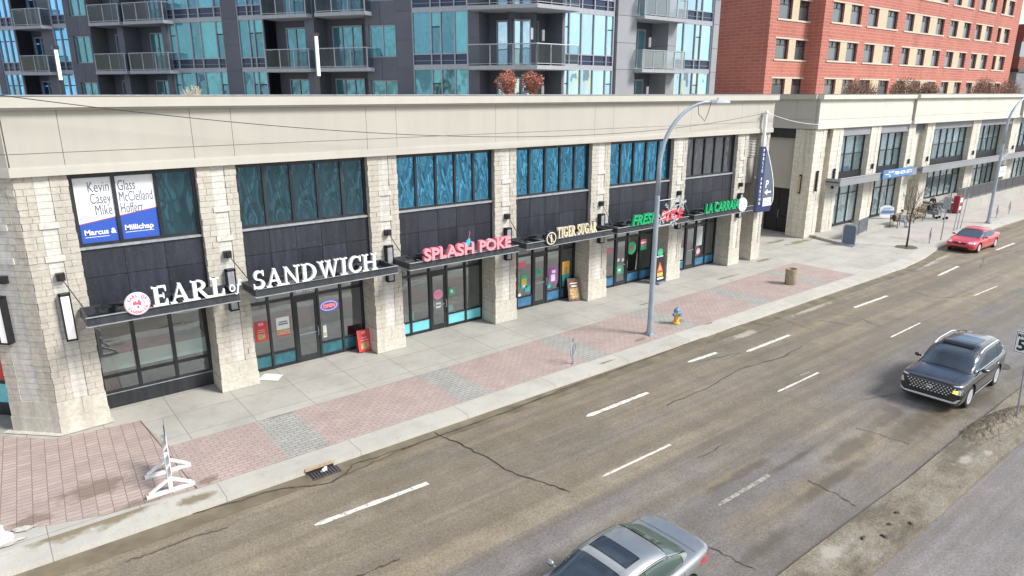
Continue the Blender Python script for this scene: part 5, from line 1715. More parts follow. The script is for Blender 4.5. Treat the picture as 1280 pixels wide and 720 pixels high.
decal('long pale sheet right of the green-lettered shop door', 870, 284, 877, 306, 'interior_pale')

# red and white window graphic in the cut-off corner
t = thing('window_graphic', 'red window graphic with white swirls on the glass of the cut-off corner', 'poster', FC(-1.9, -.83, 1.1))
k = MB(FC); k.quad((-2.6, -.835, 1.12), (-1.55, -.835, 1.12), (-1.55, -.835, 3.05), (-2.6, -.835, 3.05)); k.build('sheet', 'poster_red', t)
k = MB(FC)
for i in range(7):
    k.tube([FCp for FCp in []] or [(-1.95 + .28 * cos(a) + .03 * i, -.825, 1.55 + .12 * i + .12 * sin(a)) for a in [j * .5 + i for j in range(6)]], .03, 5, 0 if i % 2 else 1)
k.build('swirl', ['poster_white', 'text_black'], t)

# the blade sign of the car park
def bl(px, py): return fy(px, py, 20.47)
t = thing('parking_sign', 'tall navy blade sign reading PUBLIC PARKING with an arrow on the end pier', 'sign', (34.9, 20.55, 3.3))
prof = []
A0 = [bl(952.5, 184), bl(956, 183.5)]
x_l = bl(948.5, 225).x; zt_, zb_ = bl(955, 183).z, bl(946, 266).z
x_t = bl(957, 183).x; wid = (bl(966, 236).x - bl(951, 232).x) * 1.3
pts = [(x_l, zb_ + .02), (x_l, zt_), (x_l + .28 * wid, zt_ - .02)]
for i in range(1, 9):
    u = i / 8
    pts.append((x_l + wid * (.28 + .72 * sin(u * pi / 2)), zt_ - .02 - (zt_ - zb_ - .62) * u))
pts += [(x_l + wid * .90, zb_ + .30), (x_l + wid * .86, zb_)]
k = MB(); k.prism([(x, 20.47, z) for x, z in pts], (0, .16, 0), 0); o = k.build('panel', 'sign_slate', t)
k = MB()
k.prism([(x_l + .006, 20.462, zb_ + .03), (x_l + .006, 20.462, zt_ - .01), (x_l + .28 * wid, 20.462, zt_ - .05), (x_l + .30 * wid, 20.462, zb_ + .03)], (0, .006, 0)); 
k.prism([(x_l + .30 * wid + .004, 20.462, zb_ + .03), (x_l + .30 * wid + .004, 20.462, zb_ + .62), (x_l + .93 * wid, 20.462, zb_ + .55), (x_l + .86 * wid, 20.462, zb_ + .02)], (0, .006, 0))
k.build('blue_field', 'sign_navy', o)
k = MB()
for a, b_ in zip(pts[2:11], pts[3:12]):
    k.prism([(a[0], 20.45, a[1]), (b_[0], 20.45, b_[1]), (b_[0] - .05, 20.45, b_[1]), (a[0] - .05, 20.45, a[1] - .02)], (0, .02, 0))
k.build('edge_stripe', 'sign_white', o)
k = MB()
for i, ch in enumerate('PUBLIC PARKING'):
    if ch == ' ': continue
    z = zt_ - .28 - i * (zt_ - zb_ - .5) / 14
    text(k, ch, .21, (x_l + .145 * wid, 20.458, z), extrude=.003, bold=.006, align='CENTER')
text(k, 'P', .56, (x_l + .42 * wid, 20.455, zb_ + 1.30), extrude=.003, bold=.012)
k.prism([(x_l + .40 * wid, 20.452, zb_ + 1.05), (x_l + .58 * wid, 20.452, zb_ + 1.22), (x_l + .58 * wid, 20.452, zb_ + 1.10), (x_l + .80 * wid, 20.452, zb_ + 1.10), (x_l + .80 * wid, 20.452, zb_ + 1.0), (x_l + .58 * wid, 20.452, zb_ + 1.0), (x_l + .58 * wid, 20.452, zb_ + .88)], (0, .006, 0))
k.box(x_l + .36 * wid, x_l + .86 * wid, 20.448, 20.458, zb_ + .30, zb_ + .74)
k.build('lettering', 'sign_white', o)
k = MB()
for i in range(4): k.box(x_l + .42 * wid, x_l + .8 * wid, 20.443, 20.447, zb_ + .36 + i * .09, zb_ + .385 + i * .09)
k.build('small_print', 'text_grey', o)
k = MB(); px_ = fy(956, 160, 20.72).x; k.cyl((px_, 20.72, 4.2), (px_, 20.72, 8.15), .085, n=10); k.box(px_ - .1, px_ + .1, 20.7, 21.0, 7.9, 8.05); k.box(px_ - .1, px_ + .1, 20.7, 21.0, 4.6, 4.7); k.ball((px_ - .12, 20.6, 8.05), .08, 8)
k.build('bracket', 'white_paint', t)

# blue banner on the far canopy
t = thing('banner_sign', 'bright blue leasing banner with a white phone number on the far canopy', 'sign', (51.5, 21.15, 3.7))
xl, xr = fy(1103, 218, 21.2).x, fy(1140, 213, 21.2).x
k = MB(); k.box(xl, xr, 21.14, 21.22, 3.38, 3.95); k.build('panel', 'sky_blue', t)
k = MB(); text(k, '780-429-3571', .34, (xl + (xr - xl) * .36, 21.13, 3.55), extrude=.003, bold=.01, width=(xr - xl) * .6)
k.box(xl + .3, xl + .9, 21.128, 21.134, 3.62, 3.68); text(k, 'FOR LEASE', .2, (xl + (xr - xl) * .16, 21.13, 3.72), extrude=.003, bold=.005, width=(xr - xl) * .18); text(k, 'Call', .2, (xl + (xr - xl) * .18, 21.13, 3.46), extrude=.003, bold=.005)
k.build('lettering', 'sign_white', t)
# white and teal poster in the far window, dark blue panels in the next
def fdecal(label, l, t_, r, b_, mat, extra=None):
    return decal(label, l, t_, r, b_, mat, extra, Y=22.3 + .6 - .06)
fdecal('white and teal poster low in the first window beyond the parking entry', 1040, 244, 1052, 282, 'poster_white', [(0, 0, 1, .27, 'poster_teal'), (.2, .6, .7, .63, 'text_grey')])
fdecal('navy notice panel, left of a pair in the window behind the lawn sign', 1093, 246, 1101, 265, 'sign_navy', [(.25, .45, .75, .6, 'poster_white')])
fdecal('navy notice panel, right of a pair in the window behind the lawn sign', 1109, 240, 1119, 258, 'sign_navy', [(.25, .6, .6, .7, 'poster_white')])

# ------------------------------------------------------------------ street furniture
plain('flake_grey', (0.52, 0.53, 0.55), 0.5, var=.08)
def lamp_pole(label, x, y, hz, arm_dx, arm_dy, deco_label, deco_z):
    t = thing('street_lamp', label, 'street lamp', (x, y, 0), 0, 'curved-arm street lamps along the kerb')
    k = MB(); k.tube([(x, y, .05), (x, y, hz * .62)], [.115, .09], 14); k.build('pole', 'pole_paint', t, smooth='auto')
    k = MB()
    P = [Vector((x, y, hz * .62)), Vector((x + arm_dx * .0, y + arm_dy * .0, hz * .74))]
    for i in range(1, 13):
        a = pi / 2 * i / 12
        P.append(Vector((x + arm_dx * (1 - cos(a)), y + arm_dy * (1 - cos(a)), hz * .74 + (hz * .26) * sin(a))))
    k.tube(P, [.09 - .045 * i / len(P) for i in range(len(P))], 12); k.build('arm', 'pole_paint', t, smooth=True)
    d = Vector((arm_dx, arm_dy, 0)).normalized(); e = P[-1]; s = Vector((-d.y, d.x, 0))
    k = MB(); L = .75
    def head(u, w, h0, h1): return [tuple(e + d * u - s * w + Vector((0, 0, h0))), tuple(e + d * u + s * w + Vector((0, 0, h0))), tuple(e + d * u + s * w * .8 + Vector((0, 0, h1))), tuple(e + d * u - s * w * .8 + Vector((0, 0, h1)))]
    secs = [head(0, .06, -.04, .05), head(.2, .13, -.05, .07), head(.55, .15, -.05, .06), head(L, .08, -.04, .03)]
    pts = [p for q in secs for p in q]
    fs = [(i * 4 + j, i * 4 + (j + 1) % 4, i * 4 + 4 + (j + 1) % 4, i * 4 + 4 + j) for i in range(3) for j in range(4)] + [(3, 2, 1, 0), (12, 13, 14, 15)]
    k.add(pts, fs); k.cyl(tuple(e + d * .3 + Vector((0, 0, .06))), tuple(e + d * .3 + Vector((0, 0, .14))), .05, .03, 8)
    k.build('lamp_head', 'galv_metal', t)
    k = MB(); k.box(x - .2, x + .2, y - .2, y + .2, .0, .05); 
    for a in (-.14, .14):
        for b_ in (-.14, .14): k.cyl((x + a, y + b_, .05), (x + a, y + b_, .11), .02, n=6)
    k.cyl((x, y, .05), (x, y, .3), .15, .118, 12); k.build('base_plate', 'galv_metal', t)
    k = MB()
    q = P[-3]
    k.tube([tuple(q), tuple(q + Vector((.05, 0, -.35))), tuple(q + d * .3 + Vector((0, 0, -.6))), tuple(q + d * .42 + Vector((0, 0, -.3))), tuple(q + d * .5 + Vector((0, 0, .02)))], .012, 5)
    k.build('loose_wire', 'black_paint', t)
    # snowflake decoration hung on brackets beside the pole
    s_ = thing('snowflake_decoration', deco_label, 'decoration', (x + .12, y, deco_z), 0, 'wire snowflakes on the lamp poles')
    k = MB(); k.tube([(x, y, deco_z + .85), (x + 1.0, y, deco_z + .85)], .015, 6); k.tube([(x, y, deco_z - .1), (x + .9, y, deco_z - .1)], .015, 6); k.build('bracket', 'galv_metal', s_)
    for (cx_, cz_, r_) in ((x + .75, deco_z + .4, .42), (x + 1.35, deco_z + .62, .36), (x + .28, deco_z + .15, .25), (x + 1.05, deco_z + .0, .24)):
        k = MB()
        for j in range(6):
            a = j * pi / 3 + .2
            k.tube([(cx_, y, cz_), (cx_ + r_ * cos(a), y, cz_ + r_ * sin(a))], .013, 5)
            for f_ in (.45, .7):
                for da in (.7, -.7):
                    bx_, bz_ = cx_ + r_ * f_ * cos(a), cz_ + r_ * f_ * sin(a)
                    k.tube([(bx_, y, bz_), (bx_ + r_ * .28 * cos(a + da), y, bz_ + r_ * .28 * sin(a + da))], .010, 5)
        k.build('snowflake', 'flake_grey', s_)
    return t
HP = 8.72
lamp_pole('tall grey street lamp with a curved arm standing at the kerb beside the hydrant', 19.68, 16.33, HP, 1.72, -.75, 'white wire snowflakes on the near lamp pole in front of the red lettering', 4.35)
lamp_pole('tall grey street lamp with a curved arm at the kerb beyond the parked red car', 57.1, 16.94, 9.1, 3.0, -.75, 'white wire snowflakes on the far lamp pole beyond the red car', 4.3)
t = thing('pole_banner', 'small white square notice on the far lamp pole', 'sign', (57.4, 16.9, 3.35)); k = MB(); k.box(57.2, 58.6, 16.92, 16.96, 3.3, 4.0); k.build('panel', 'poster_white', t); k = MB(); k.box(57.5, 58.3, 16.915, 16.92, 3.6, 3.66); k.build('print', 'sky_blue', t)

# hydrant
hx, hy = 21.5, 16.5
t = thing('fire_hydrant', 'yellow fire hydrant with a blue cap at the kerb', 'hydrant', (hx, hy, 0))
plain('hydrant_yellow', (0.68, 0.36, 0.05), 0.5, var=.15, scale=12); plain('hydrant_blue', (0.06, 0.22, 0.42), 0.45, var=.15, scale=12)
k = MB(); k.lathe((hx, hy, 0), [(.13, 0), (.15, .02), (.15, .07), (.115, .09), (.105, .12), (.105, .46), (.13, .48), (.13, .52)], 18); k.build('barrel', 'hydrant_yellow', t, smooth='auto')
k = MB(); k.lathe((hx, hy, .52), [(.125, 0), (.135, .02), (.125, .07), (.09, .12), (.04, .15), (.03, .16), (.03, .20)], 18); k.build('cap', 'hydrant_blue', t, smooth='auto')
for dx_, dy_, r_ in ((-1, 0, .055), (1, 0, .055), (0, -1, .075)):
    k = MB(); k.cyl((hx + dx_ * .08, hy + dy_ * .08, .43), (hx + dx_ * .17, hy + dy_ * .17, .43), r_, n=12); o = k.build('outlet', 'hydrant_yellow' if dy_ else 'hydrant_blue', t)
    k = MB(); k.cyl((hx + dx_ * .17, hy + dy_ * .17, .43), (hx + dx_ * .21, hy + dy_ * .21, .43), r_ * 1.15, n=6); k.build('outlet_cap', 'hydrant_blue', o)

# litter bin
t = thing('litter_bin', 'round pebbled concrete litter bin on the pavement before the parking entry', 'bin', (30.75, 16.9, 0))
plain('pebble_concrete', (0.34, 0.28, 0.19), 0.9, var=.45, scale=30, bumps=.6); 
k = MB(); k.lathe((30.75, 16.9, 0), [(.26, 0), (.28, .03), (.29, .6), (.3, .72), (.3, .78), (.24, .78), (.22, .6), (.2, .1)], 22); k.build('drum', 'pebble_concrete', t, smooth='auto')
k = MB(); k.cyl((30.75, 16.9, .55), (30.75, 16.9, .56), .215, n=18); k.build('liner', 'black_plastic', t)

# kerb barricade
plain('barricade_white', (0.64, 0.64, 0.63), 0.5, var=.12, scale=14)
t = thing('barricade', 'white timber A-leg barricade seen end-on at the corner kerb, red-striped board', 'barricade', (2.45, 16.55, 0))
def bar_x(y): return 2.45 + (y - 16.03) * .153
for yy in (16.03, 17.0):
    xc = bar_x(yy); k = MB()
    k.box(xc - .52, xc + .52, yy - .04, yy + .04, 0.01, .09)
    k.box(xc - .045, xc + .045, yy - .035, yy + .035, .09, 1.02)
    for sg in (-1, 1):
        k.prism([(xc + sg * .046, yy - .03, .30), (xc + sg * .046, yy - .03, .38), (xc + sg * .47, yy - .03, .135), (xc + sg * .47, yy - .03, .091), (xc + sg * .42, yy - .03, .091)], (0, .06, 0))
    k.build('leg_frame', 'barricade_white', t)
for z0, z1 in ((.50, .70), (.80, 1.0)):
    k = MB()
    k.prism([(bar_x(15.9) + .05, 15.9, z0), (bar_x(17.15) + .05, 17.15, z0), (bar_x(17.15) + .05, 17.15, z1), (bar_x(15.9) + .05, 15.9, z1)], (.022, 0, 0)); o = k.build('board', 'barricade_white', t)
    k = MB()
    for i in range(4):
        y_ = 15.93 + i * .29
        q = [(y_, z0 + .01), (y_ + .13, z0 + .01), (y_ + .24, z1 - .01), (y_ + .11, z1 - .01)]
        k.prism([(bar_x(a) + .0735, a, b_) for a, b_ in q], (.003, 0, 0))
    k.build('stripe', 'poster_red', o)
k = MB(); k.prism([(bar_x(16.85) + .05, 16.85, 1.06), (bar_x(17.0) + .05, 17.0, 1.06), (bar_x(17.0) + .05, 17.0, 1.45), (bar_x(16.85) + .05, 16.85, 1.45)], (.012, 0, 0)); k.box(bar_x(16.93) + .035, bar_x(16.93) + .05, 16.91, 16.95, .95, 1.3); k.build('sign_plate', 'sign_slate', t)

# white bollard base at the left frame edge
t = thing('bollard', 'white round-footed post cut by the left frame edge at the kerb corner', 'post', (-.80, 16.35, 0))
k = MB(); k.lathe((-.83, 16.3, 0), [(.26, 0), (.26, .03), (.20, .09), (.15, .14), (.12, .2), (.12, .3)], 22); k.build('base', 'white_paint', t, smooth='auto')
k = MB(); k.cyl((-.83, 16.3, .3), (-.83, 16.3, 3.2), .085, n=14); k.build('shaft', 'white_paint', t, smooth='auto')
rb = MB(); blob(rb, gz(30, 662), .22, .10, .03, irr=.5); blob(rb, gz(12, 680), .3, .08, .028, irr=.5); blob(rb, gz(5, 712, ROAD_Z), .12, .06, ROAD_Z + .03, irr=.5)
structure('broken_kerb', rb, 'pale_rubble')

# boards on the pavement
t = thing('sandwich_board', 'red sandwich board with a food photo leaning by the stone pier', 'board', (10.15, 21.5, 0))
def leaning(tt, x0, x1, y, tilt, h, mat, prints, yaw=0):
    c = ((x0 + x1) / 2, y)
    def xf(u, v, w=0):
        lx = (u - .5) * (x1 - x0); ly = tilt * v - w; z = .03 + h * v
        return (c[0] + lx * cos(yaw) - ly * sin(yaw), c[1] + lx * sin(yaw) + ly * cos(yaw), z)
    k = MB()
    a = [xf(0, 0), xf(1, 0), xf(1, 1), xf(0, 1)]; k.prism(a, (0, .025, 0)); o = k.build('board', mat, tt)
    for (u0, v0, u1, v1, mt) in prints:
        k = MB(); k.prism([xf(u0, v0, .006), xf(u1, v0, .006), xf(u1, v1, .006), xf(u0, v1, .006)], (0, .005, 0)); k.build('print', mt, o)
    return xf, o
leaning(t, 9.92, 10.42, 21.45, .14, .78, 'poster_red', [(.35, .82, .65, .95, 'pale_pink'), (.18, .12, .82, .42, 'photo_food'), (.2, .5, .8, .55, 'pale_pink'), (.3, .62, .7, .67, 'pale_pink')])
k = MB(); k.prism([(9.95, 21.72, .02), (10.4, 21.72, .02), (10.4, 21.60, .78), (9.95, 21.60, .78)], (0, .02, 0)); k.build('back_board', 'poster_red', t)
k = MB()
for x in (10.0, 10.36): k.box(x - .02, x + .02, 21.42, 21.72, .0, .03)
k.build('foot', 'black_paint', t)
t = thing('sandwich_board', 'brown A-frame board with drink photos by the pier right of the cream-lettered shop', 'board', (20.55, 21.6, 0))
leaning(t, 20.15, 20.75, 21.35, .25, .98, 'poster_brown', [(.15, .1, .85, .55, 'photo_food'), (.3, .62, .75, .68, 'poster_white'), (.2, .75, .8, .8, 'poster_white')], yaw=-.3)
k = MB(); k.prism([(20.25, 21.98, .02), (20.85, 21.80, .02), (20.80, 21.62, 1.0), (20.22, 21.80, 1.0)], (0.01, .02, 0)); k.build('back_board', 'black_paint', t)
t = thing('sandwich_board', 'tall black menu board with an orange triangle and white print behind the near lamp pole', 'board', (25.8, 20.9, 0))
xf, o = leaning(t, 25.45, 26.15, 20.95, .12, 1.5, 'black_paint', [(.15, .86, .85, .89, 'poster_white'), (.2, .12, .85, .18, 'poster_white'), (.2, .22, .8, .34, 'poster_orange')])
k = MB(); k.prism([xf(.15, .36, .008), xf(.85, .36, .008), xf(.5, .72, .008)], (0, .006, 0)); k.build('triangle', 'poster_red', o)
k = MB(); k.prism([xf(.3, .42, .012), xf(.7, .42, .012), xf(.5, .62, .012)], (0, .003, 0)); k.build('triangle_print', 'poster_orange', o)
k = MB(); k.lathe((25.8, 21.05, 1.55), [(.2, -.02), (.2, .02)], 20, axis='y'); k.build('roundel', 'poster_green', t)
k = MB(); k.box(25.5, 26.1, 20.75, 21.35, 0, .09); k.build('base', 'galv_metal', t)
t = thing('sandwich_board', 'grey plastic sidewalk sign board beside the low step at the parking entry', 'board', (41.7, 19.5, 0))
k = MB(); pts = [(-.42, 0), (.42, 0), (.42, 1.12), (.3, 1.25), (-.3, 1.25), (-.42, 1.12)]
k.prism([(41.7 + a * .25, 19.5 + a * -.9, .06 + z) for a, z in pts], (.08, .03, 0)); o = k.build('board', 'galv_metal', t)
k = MB(); k.prism([(41.69 + a * .25 * .85, 19.497 + a * -.9 * .85, .12 + z * .9) for a, z in pts], (-.012, -.004, 0)); k.build('face_panel', 'sign_slate', o)
k = MB(); k.box(41.45, 42.05, 19.05, 19.95, 0, .07); k.build('base', 'galv_metal', t)
t = thing('lawn_sign', 'white and blue notice sign propped on the terrace before the second far window', 'sign', (52.1, 21.9, .16))
k = MB(); k.prism([(51.7, 22.15, .28), (52.55, 21.55, .28), (52.55, 21.6, 1.0), (52.3, 21.78, 1.15), (51.95, 22.03, 1.15), (51.7, 22.2, 1.0)], (.04, .05, 0)); o = k.build('panel', 'poster_white', t)
k = MB(); k.prism([(51.76, 22.09, .6), (52.5, 21.57, .6), (52.5, 21.58, .8), (51.76, 22.1, .8)], (-.01, -.012, 0)); k.prism([(51.85, 22.03, .95), (52.4, 21.64, .95), (52.4, 21.65, 1.0), (51.85, 22.04, 1.0)], (-.01, -.012, 0)); k.build('print', 'sky_blue', o)
k = MB(); k.cyl((51.8, 22.1, .16), (51.8, 22.1, .4), .02, n=6); k.cyl((52.45, 21.66, .16), (52.45, 21.66, .4), .02, n=6); k.build('stake', 'galv_metal', t)

# racks, posts
def ring_rack(label, x, y, yaw):
    t = thing('bike_rack', label, 'bike rack', (x, y, 0), yaw, 'metal ring bike racks on the pavement')
    k = MB(); k.cyl((0, 0, 0), (0, 0, .95), .03, n=8); k.build('post', 'galv_metal', t, local=True)
    k = MB(); k.tube([(.27 * cos(a), 0, .52 + .27 * sin(a)) for a in [2 * pi * i / 22 for i in range(23)]], .02, 6); k.build('ring', 'galv_metal', t, local=True)
    k = MB(); k.cyl((0, 0, 0), (0, 0, .02), .09, n=12); k.build('foot', 'galv_metal', t, local=True)
ring_rack('metal ring bike rack on the brick paving in front of the pink-lettered shop', 15.27, 15.97, .5)
ring_rack('metal ring bike rack on the pavement left of the red car', 46.4, 16.7, .5)
ring_rack('metal ring bike rack, nearer of two beyond the far lamp pole', 60.2, 17.4, .5)
ring_rack('metal ring bike rack, farther of two beyond the far lamp pole', 63.2, 17.5, .5)
ring_rack('metal ring bike rack lying in the shade of the black menu board', 24.9, 20.3, 1.2) if False else None
t = thing('sign_post', 'thin grey sign post seen edge-on beside the red car', 'post', (47.9, 16.6, 0))
k = MB(); k.tube([(47.9, 16.6, 0), (47.95, 16.6, 2.75)], .035, 8); k.build('post', 'galv_metal', t); k = MB(); k.box(47.93, 47.96, 16.40, 16.8, 2.0, 2.75); k.build('plate', 'galv_metal', t)
for i, (dx_, l_) in enumerate(((0, 'left'), (.55, 'middle'), (1.15, 'right'))):
    t = thing('stake_post', '%s of three thin leaning stakes behind the red car' % l_, 'post', (52.2 + dx_, 17.4, 0), 0, 'thin leaning stakes by the kerb')
    k = MB(); k.tube([(52.2 + dx_, 17.4, 0), (52.6 + dx_ * 1.15, 17.45, 2.9 - .5 * abs(i - 1))], [.035, .025], 7); k.build('stake', 'galv_metal' if i else 'pole_paint', t)
    k = MB(); k.cyl((52.2 + dx_, 17.4, 0), (52.2 + dx_, 17.4, .04), .07, n=10); k.build('foot', 'galv_metal', t)

# speed-limit sign on the median
sp_ = gz(1270, 525, -.03)
t = thing('speed_sign', 'white maximum 50 speed-limit sign on a thin post in the median', 'sign', sp_)
k = MB(); k.cyl(tuple(sp_), (sp_.x + .02, sp_.y + .1, 2.55), .028, n=8); k.build('post', 'galv_metal', t)
def sgn(u, d, z): return (sp_.x - d, sp_.y + .36 - u, z)
zt_ = 2.60; zb_ = 1.96
k = MB(sgn); k.box(-.05, .51, .03, .04, zb_, zt_); o = k.build('plate', 'sign_white', t)
k = MB(sgn)
for a, b_, c, d in ((-.035, .495, zb_ + .015, zb_ + .027), (-.035, .495, zt_ - .027, zt_ - .015), (-.035, -.023, zb_ + .027, zt_ - .027), (.483, .495, zb_ + .027, zt_ - .027)): k.box(a, b_, .0405, .044, c, d)
text(k, 'MAXIMUM', .14, (.0, .044, zt_ - .17), extrude=.002, bold=.003, width=.46)
text(k, '50', .44, (.02, .044, zb_ + .09), extrude=.002, bold=.014, width=.42)
k.build('lettering', 'text_black', o)

# storm drain
d0, d1 = gz(383, 590), gz(418, 577)
t = thing('storm_drain', 'rusty kerb-inlet storm drain with litter in its mouth', 'drain', (d0.lerp(d1, .5).x, 14.95, ROAD_Z))
plain('grate_iron', (0.07, 0.06, 0.06), 0.7, var=.3); plain('rust', (0.22, 0.11, 0.05), 0.8, var=.4, scale=14); plain('tan_rust', (0.40, 0.29, 0.17), 0.8, var=.25, scale=10)
k = MB(); k.box(d0.x, d1.x, 14.965, 15.05, -.035, .016); k.build('lintel', 'tan_rust', t)
k = MB(); k.box(d0.x + .02, d1.x - .02, 14.975, 15.1, ROAD_Z, -.036); k.build('mouth', 'text_black', t)
k = MB()
for i in range(9): k.box(d0.x + .1 + i * .075, d0.x + .14 + i * .075, 14.64, 14.955, ROAD_Z + .01, ROAD_Z + .03)
k.box(d0.x + .06, d0.x + .8, 14.61, 14.64, ROAD_Z + .01, ROAD_Z + .03)
k.build('grate', 'grate_iron', t)
k = MB(); k.box(d0.x + .06, d0.x + .8, 14.61, 14.955, ROAD_Z + .004, ROAD_Z + .011); k.build('pit', 'text_black', t)
t = thing('litter', 'crumpled white litter in the mouth of the storm drain', 'litter', (5.8, 14.88, ROAD_Z))
k = MB()
for i in range(6): k.ball((5.72 + R.uniform(-.12, .12), 14.84 + R.uniform(-.06, .06), ROAD_Z + .06 + R.uniform(0, .05)), (R.uniform(.03, .07), R.uniform(.02, .05), R.uniform(.02, .04)), 6)
k.build('paper', 'poster_white', t)
t = thing('paper_sheet', 'flat white sheet lying on the pavement below the sandwich shopfront', 'litter', gz(338, 472))
P = [gz(*p, .014) for p in ((323, 475), (331, 467), (354, 468.5), (347, 476))]
k = MB(); k.prism([tuple(p) for p in P], (0, 0, .006)); k.build('sheet', 'poster_white', t)
t = thing('manhole', 'round iron manhole cover in the road behind the dark vehicle', 'manhole', gz(1244, 457, ROAD_Z))
c = gz(1248, 457, ROAD_Z)
k = MB(); k.lathe((c.x, c.y, ROAD_Z + .008), [(.36, 0), (.36, .012), (.30, .012), (.30, .008)], 24); k.build('cover', 'grate_iron', t)
for i, (px, py, nm) in enumerate(((1079, 673, 'largest dark stone, nearest of'), (1105, 671, 'flat dark stone, right of the largest of'), (1121, 641, 'long dark shard, upper left of'), (1138, 655, 'thin brown shard, rightmost of'), (1111, 656, 'small dark stone in the middle of'))):
    c = gz(px, py, -.03)
    t = tag(bpy.data.objects.new('loose_stone', None), nm + ' the loose stones on the median', 'stone', 'loose stones on the median')
    COL.objects.link(t); t.location = c
    k = MB(); k.add([(-.10, -.04, -.01), (.11, -.03, -.01), (.10, .05, -.01), (-.07, .06, -.01), (-.05, -.02, .05), (.06, -.01, .04), (.05, .03, .05), (-.03, .03, .04)], [(0, 3, 2, 1), (4, 5, 6, 7), (0, 1, 5, 4), (1, 2, 6, 5), (2, 3, 7, 6), (3, 0, 4, 7)])
    o = k.build('stone', 'plain_stone' if 'plain_stone' in M else plain('plain_stone', (.07, .055, .045), .9, var=.3), t, local=True); o.rotation_euler = (0, 0, i * 1.3); o.scale = (1 - .12 * i, .8, .9)

# overhead cable: sags along the front from the left to the bracket on the end pier
t = thing('overhead_cable', 'thin dark cable sagging across the stucco fascia', 'cable', (16, 20.2, 8))
A_ = fy(0, 117, 20.3); B_ = Vector((px_ - .12, 20.6, 8.05))
A_ = A_ + (A_ - fy(60, 122, 20.3)) * .6
P = []
for i in range(41):
    u = i / 40; p = A_.lerp(B_, u); p.z = p.z - 1.28 * 4 * u * (1 - u) * .88 + .0
    P.append(tuple(p))
k = MB(); k.tube(P, .011, 5); k.build('wire', 'black_paint', t)
P = []
for i in range(15):
    u = i / 14; p = B_.lerp(Vector((41.6, 21.6, 7.2)), u); p.z -= .2 * 4 * u * (1 - u); P.append(tuple(p))
k = MB(); k.tube(P, .012, 5); k.build('wire', 'white_paint', t)

# roof lamps seen before the tower, strobes, planters and shrubs
for (px, l_) in ((72, 'left'), (394, 'right')):
    p0 = fy(px + 7 if px < 100 else px + 6, 117, 24); p1 = fy(px, 62 if px < 100 else 45, 24)
    t = thing('roof_lamp', 'white tube lamp on a dark post on the shop roof, %s one' % l_, 'lamp', (p0.x, 24, 8.6), 0, 'tube lamps on the shop roof')
    dz = p1.z
    k = MB(); k.box(p0.x - .05, p0.x + .05, 24.05, 24.12, 8.5, dz); k.box(p0.x - .08, p0.x + .08, 23.9, 24.1, dz, dz + .1); k.build('post', 'black_paint', t)
    zz = fy(px + 4, 100 if px < 100 else 95, 24).z
    k = MB(); k.box(p0.x - .04, p0.x + .04, 23.92, 24.04, zz, dz - .002); k.build('tube', 'lamp_white', t)

# ------------------------------------------------------------------ vehicles
def car_paint(name, c, metal=0.5, rough=0.28, dirt=.25):
    m, nt, b = new_mat(name)
    v = pos(nt, obj=True)
    dn = noise(nt, v, 2.2, 6, .7)
    col = mix(nt, ramp(nt, dn, [(0.45, 0.0), (0.75, dirt)]), c, (0.16, 0.14, 0.11))
    sx = nd(nt, 'ShaderNodeSeparateXYZ'); nt.links.new(v, sx.inputs[0])
    low = ramp(nt, math2(nt, 'ADD', sx.outputs['Z'], math2(nt, 'MULTIPLY', dn, .25)), [(0.28, dirt * 2), (0.62, 0.0)])
    col = mix(nt, low, col, (0.15, 0.13, 0.10))
    nt.links.new(col, b.inputs['Base Color'])
    b.inputs['Metallic'].default_value = metal; b.inputs['Roughness'].default_value = rough
    b.inputs['Coat Weight'].default_value = 1.0; b.inputs['Coat Roughness'].default_value = .05
    M[name] = m
car_paint('silver_paint', (0.33, 0.345, 0.355), .7, .28)
car_paint('dark_paint', (0.014, 0.016, 0.024), .2, .25, .10)
car_paint('red_paint', (0.62, 0.02, 0.04), .15, .3, .12)
plain('chrome', (0.75, 0.76, 0.78), 0.12, 1.0, var=.05)
plain('rim_silver', (0.55, 0.56, 0.58), 0.35, .25, var=.1)
plain('headlamp', (0.62, 0.66, 0.70), 0.12, .3, var=.3, scale=20, coat=1)
plain('tail_red', (0.45, 0.02, 0.02), 0.2, var=.1, coat=1)
plain('amber_lit', (0.9, 0.45, 0.05), 0.3, emit=((1, .55, .08), 1.2))
plain('trim_silver', (0.70, 0.71, 0.72), 0.3, .4, var=.05)
plain('black_gloss', (0.01, 0.01, 0.012), 0.12, var=.1, coat=1)
plain('seat_dark', (0.03, 0.035, 0.05), 0.8)

def catmull(xs, ys, x):
    xs = list(xs); n = len(xs)
    if x <= xs[0]: return ys[0]
    if x >= xs[-1]: return ys[-1]
    i = max(j for j in range(n - 1) if xs[j] <= x)
    h = xs[i + 1] - xs[i]; t = (x - xs[i]) / h
    def slope(j):
        if j <= 0: return (ys[1] - ys[0]) / (xs[1] - xs[0])
        if j >= n - 1: return (ys[-1] - ys[-2]) / (xs[-1] - xs[-2])
        a = (ys[j] - ys[j - 1]) / (xs[j] - xs[j - 1]); b_ = (ys[j + 1] - ys[j]) / (xs[j + 1] - xs[j])
        if a * b_ <= 0: return 0
        return 2 * a * b_ / (a + b_)
    m0, m1 = slope(i) * h, slope(i + 1) * h
    return (2 * t ** 3 - 3 * t ** 2 + 1) * ys[i] + (t ** 3 - 2 * t ** 2 + t) * m0 + (-2 * t ** 3 + 3 * t ** 2) * ys[i + 1] + (t ** 3 - t ** 2) * m1

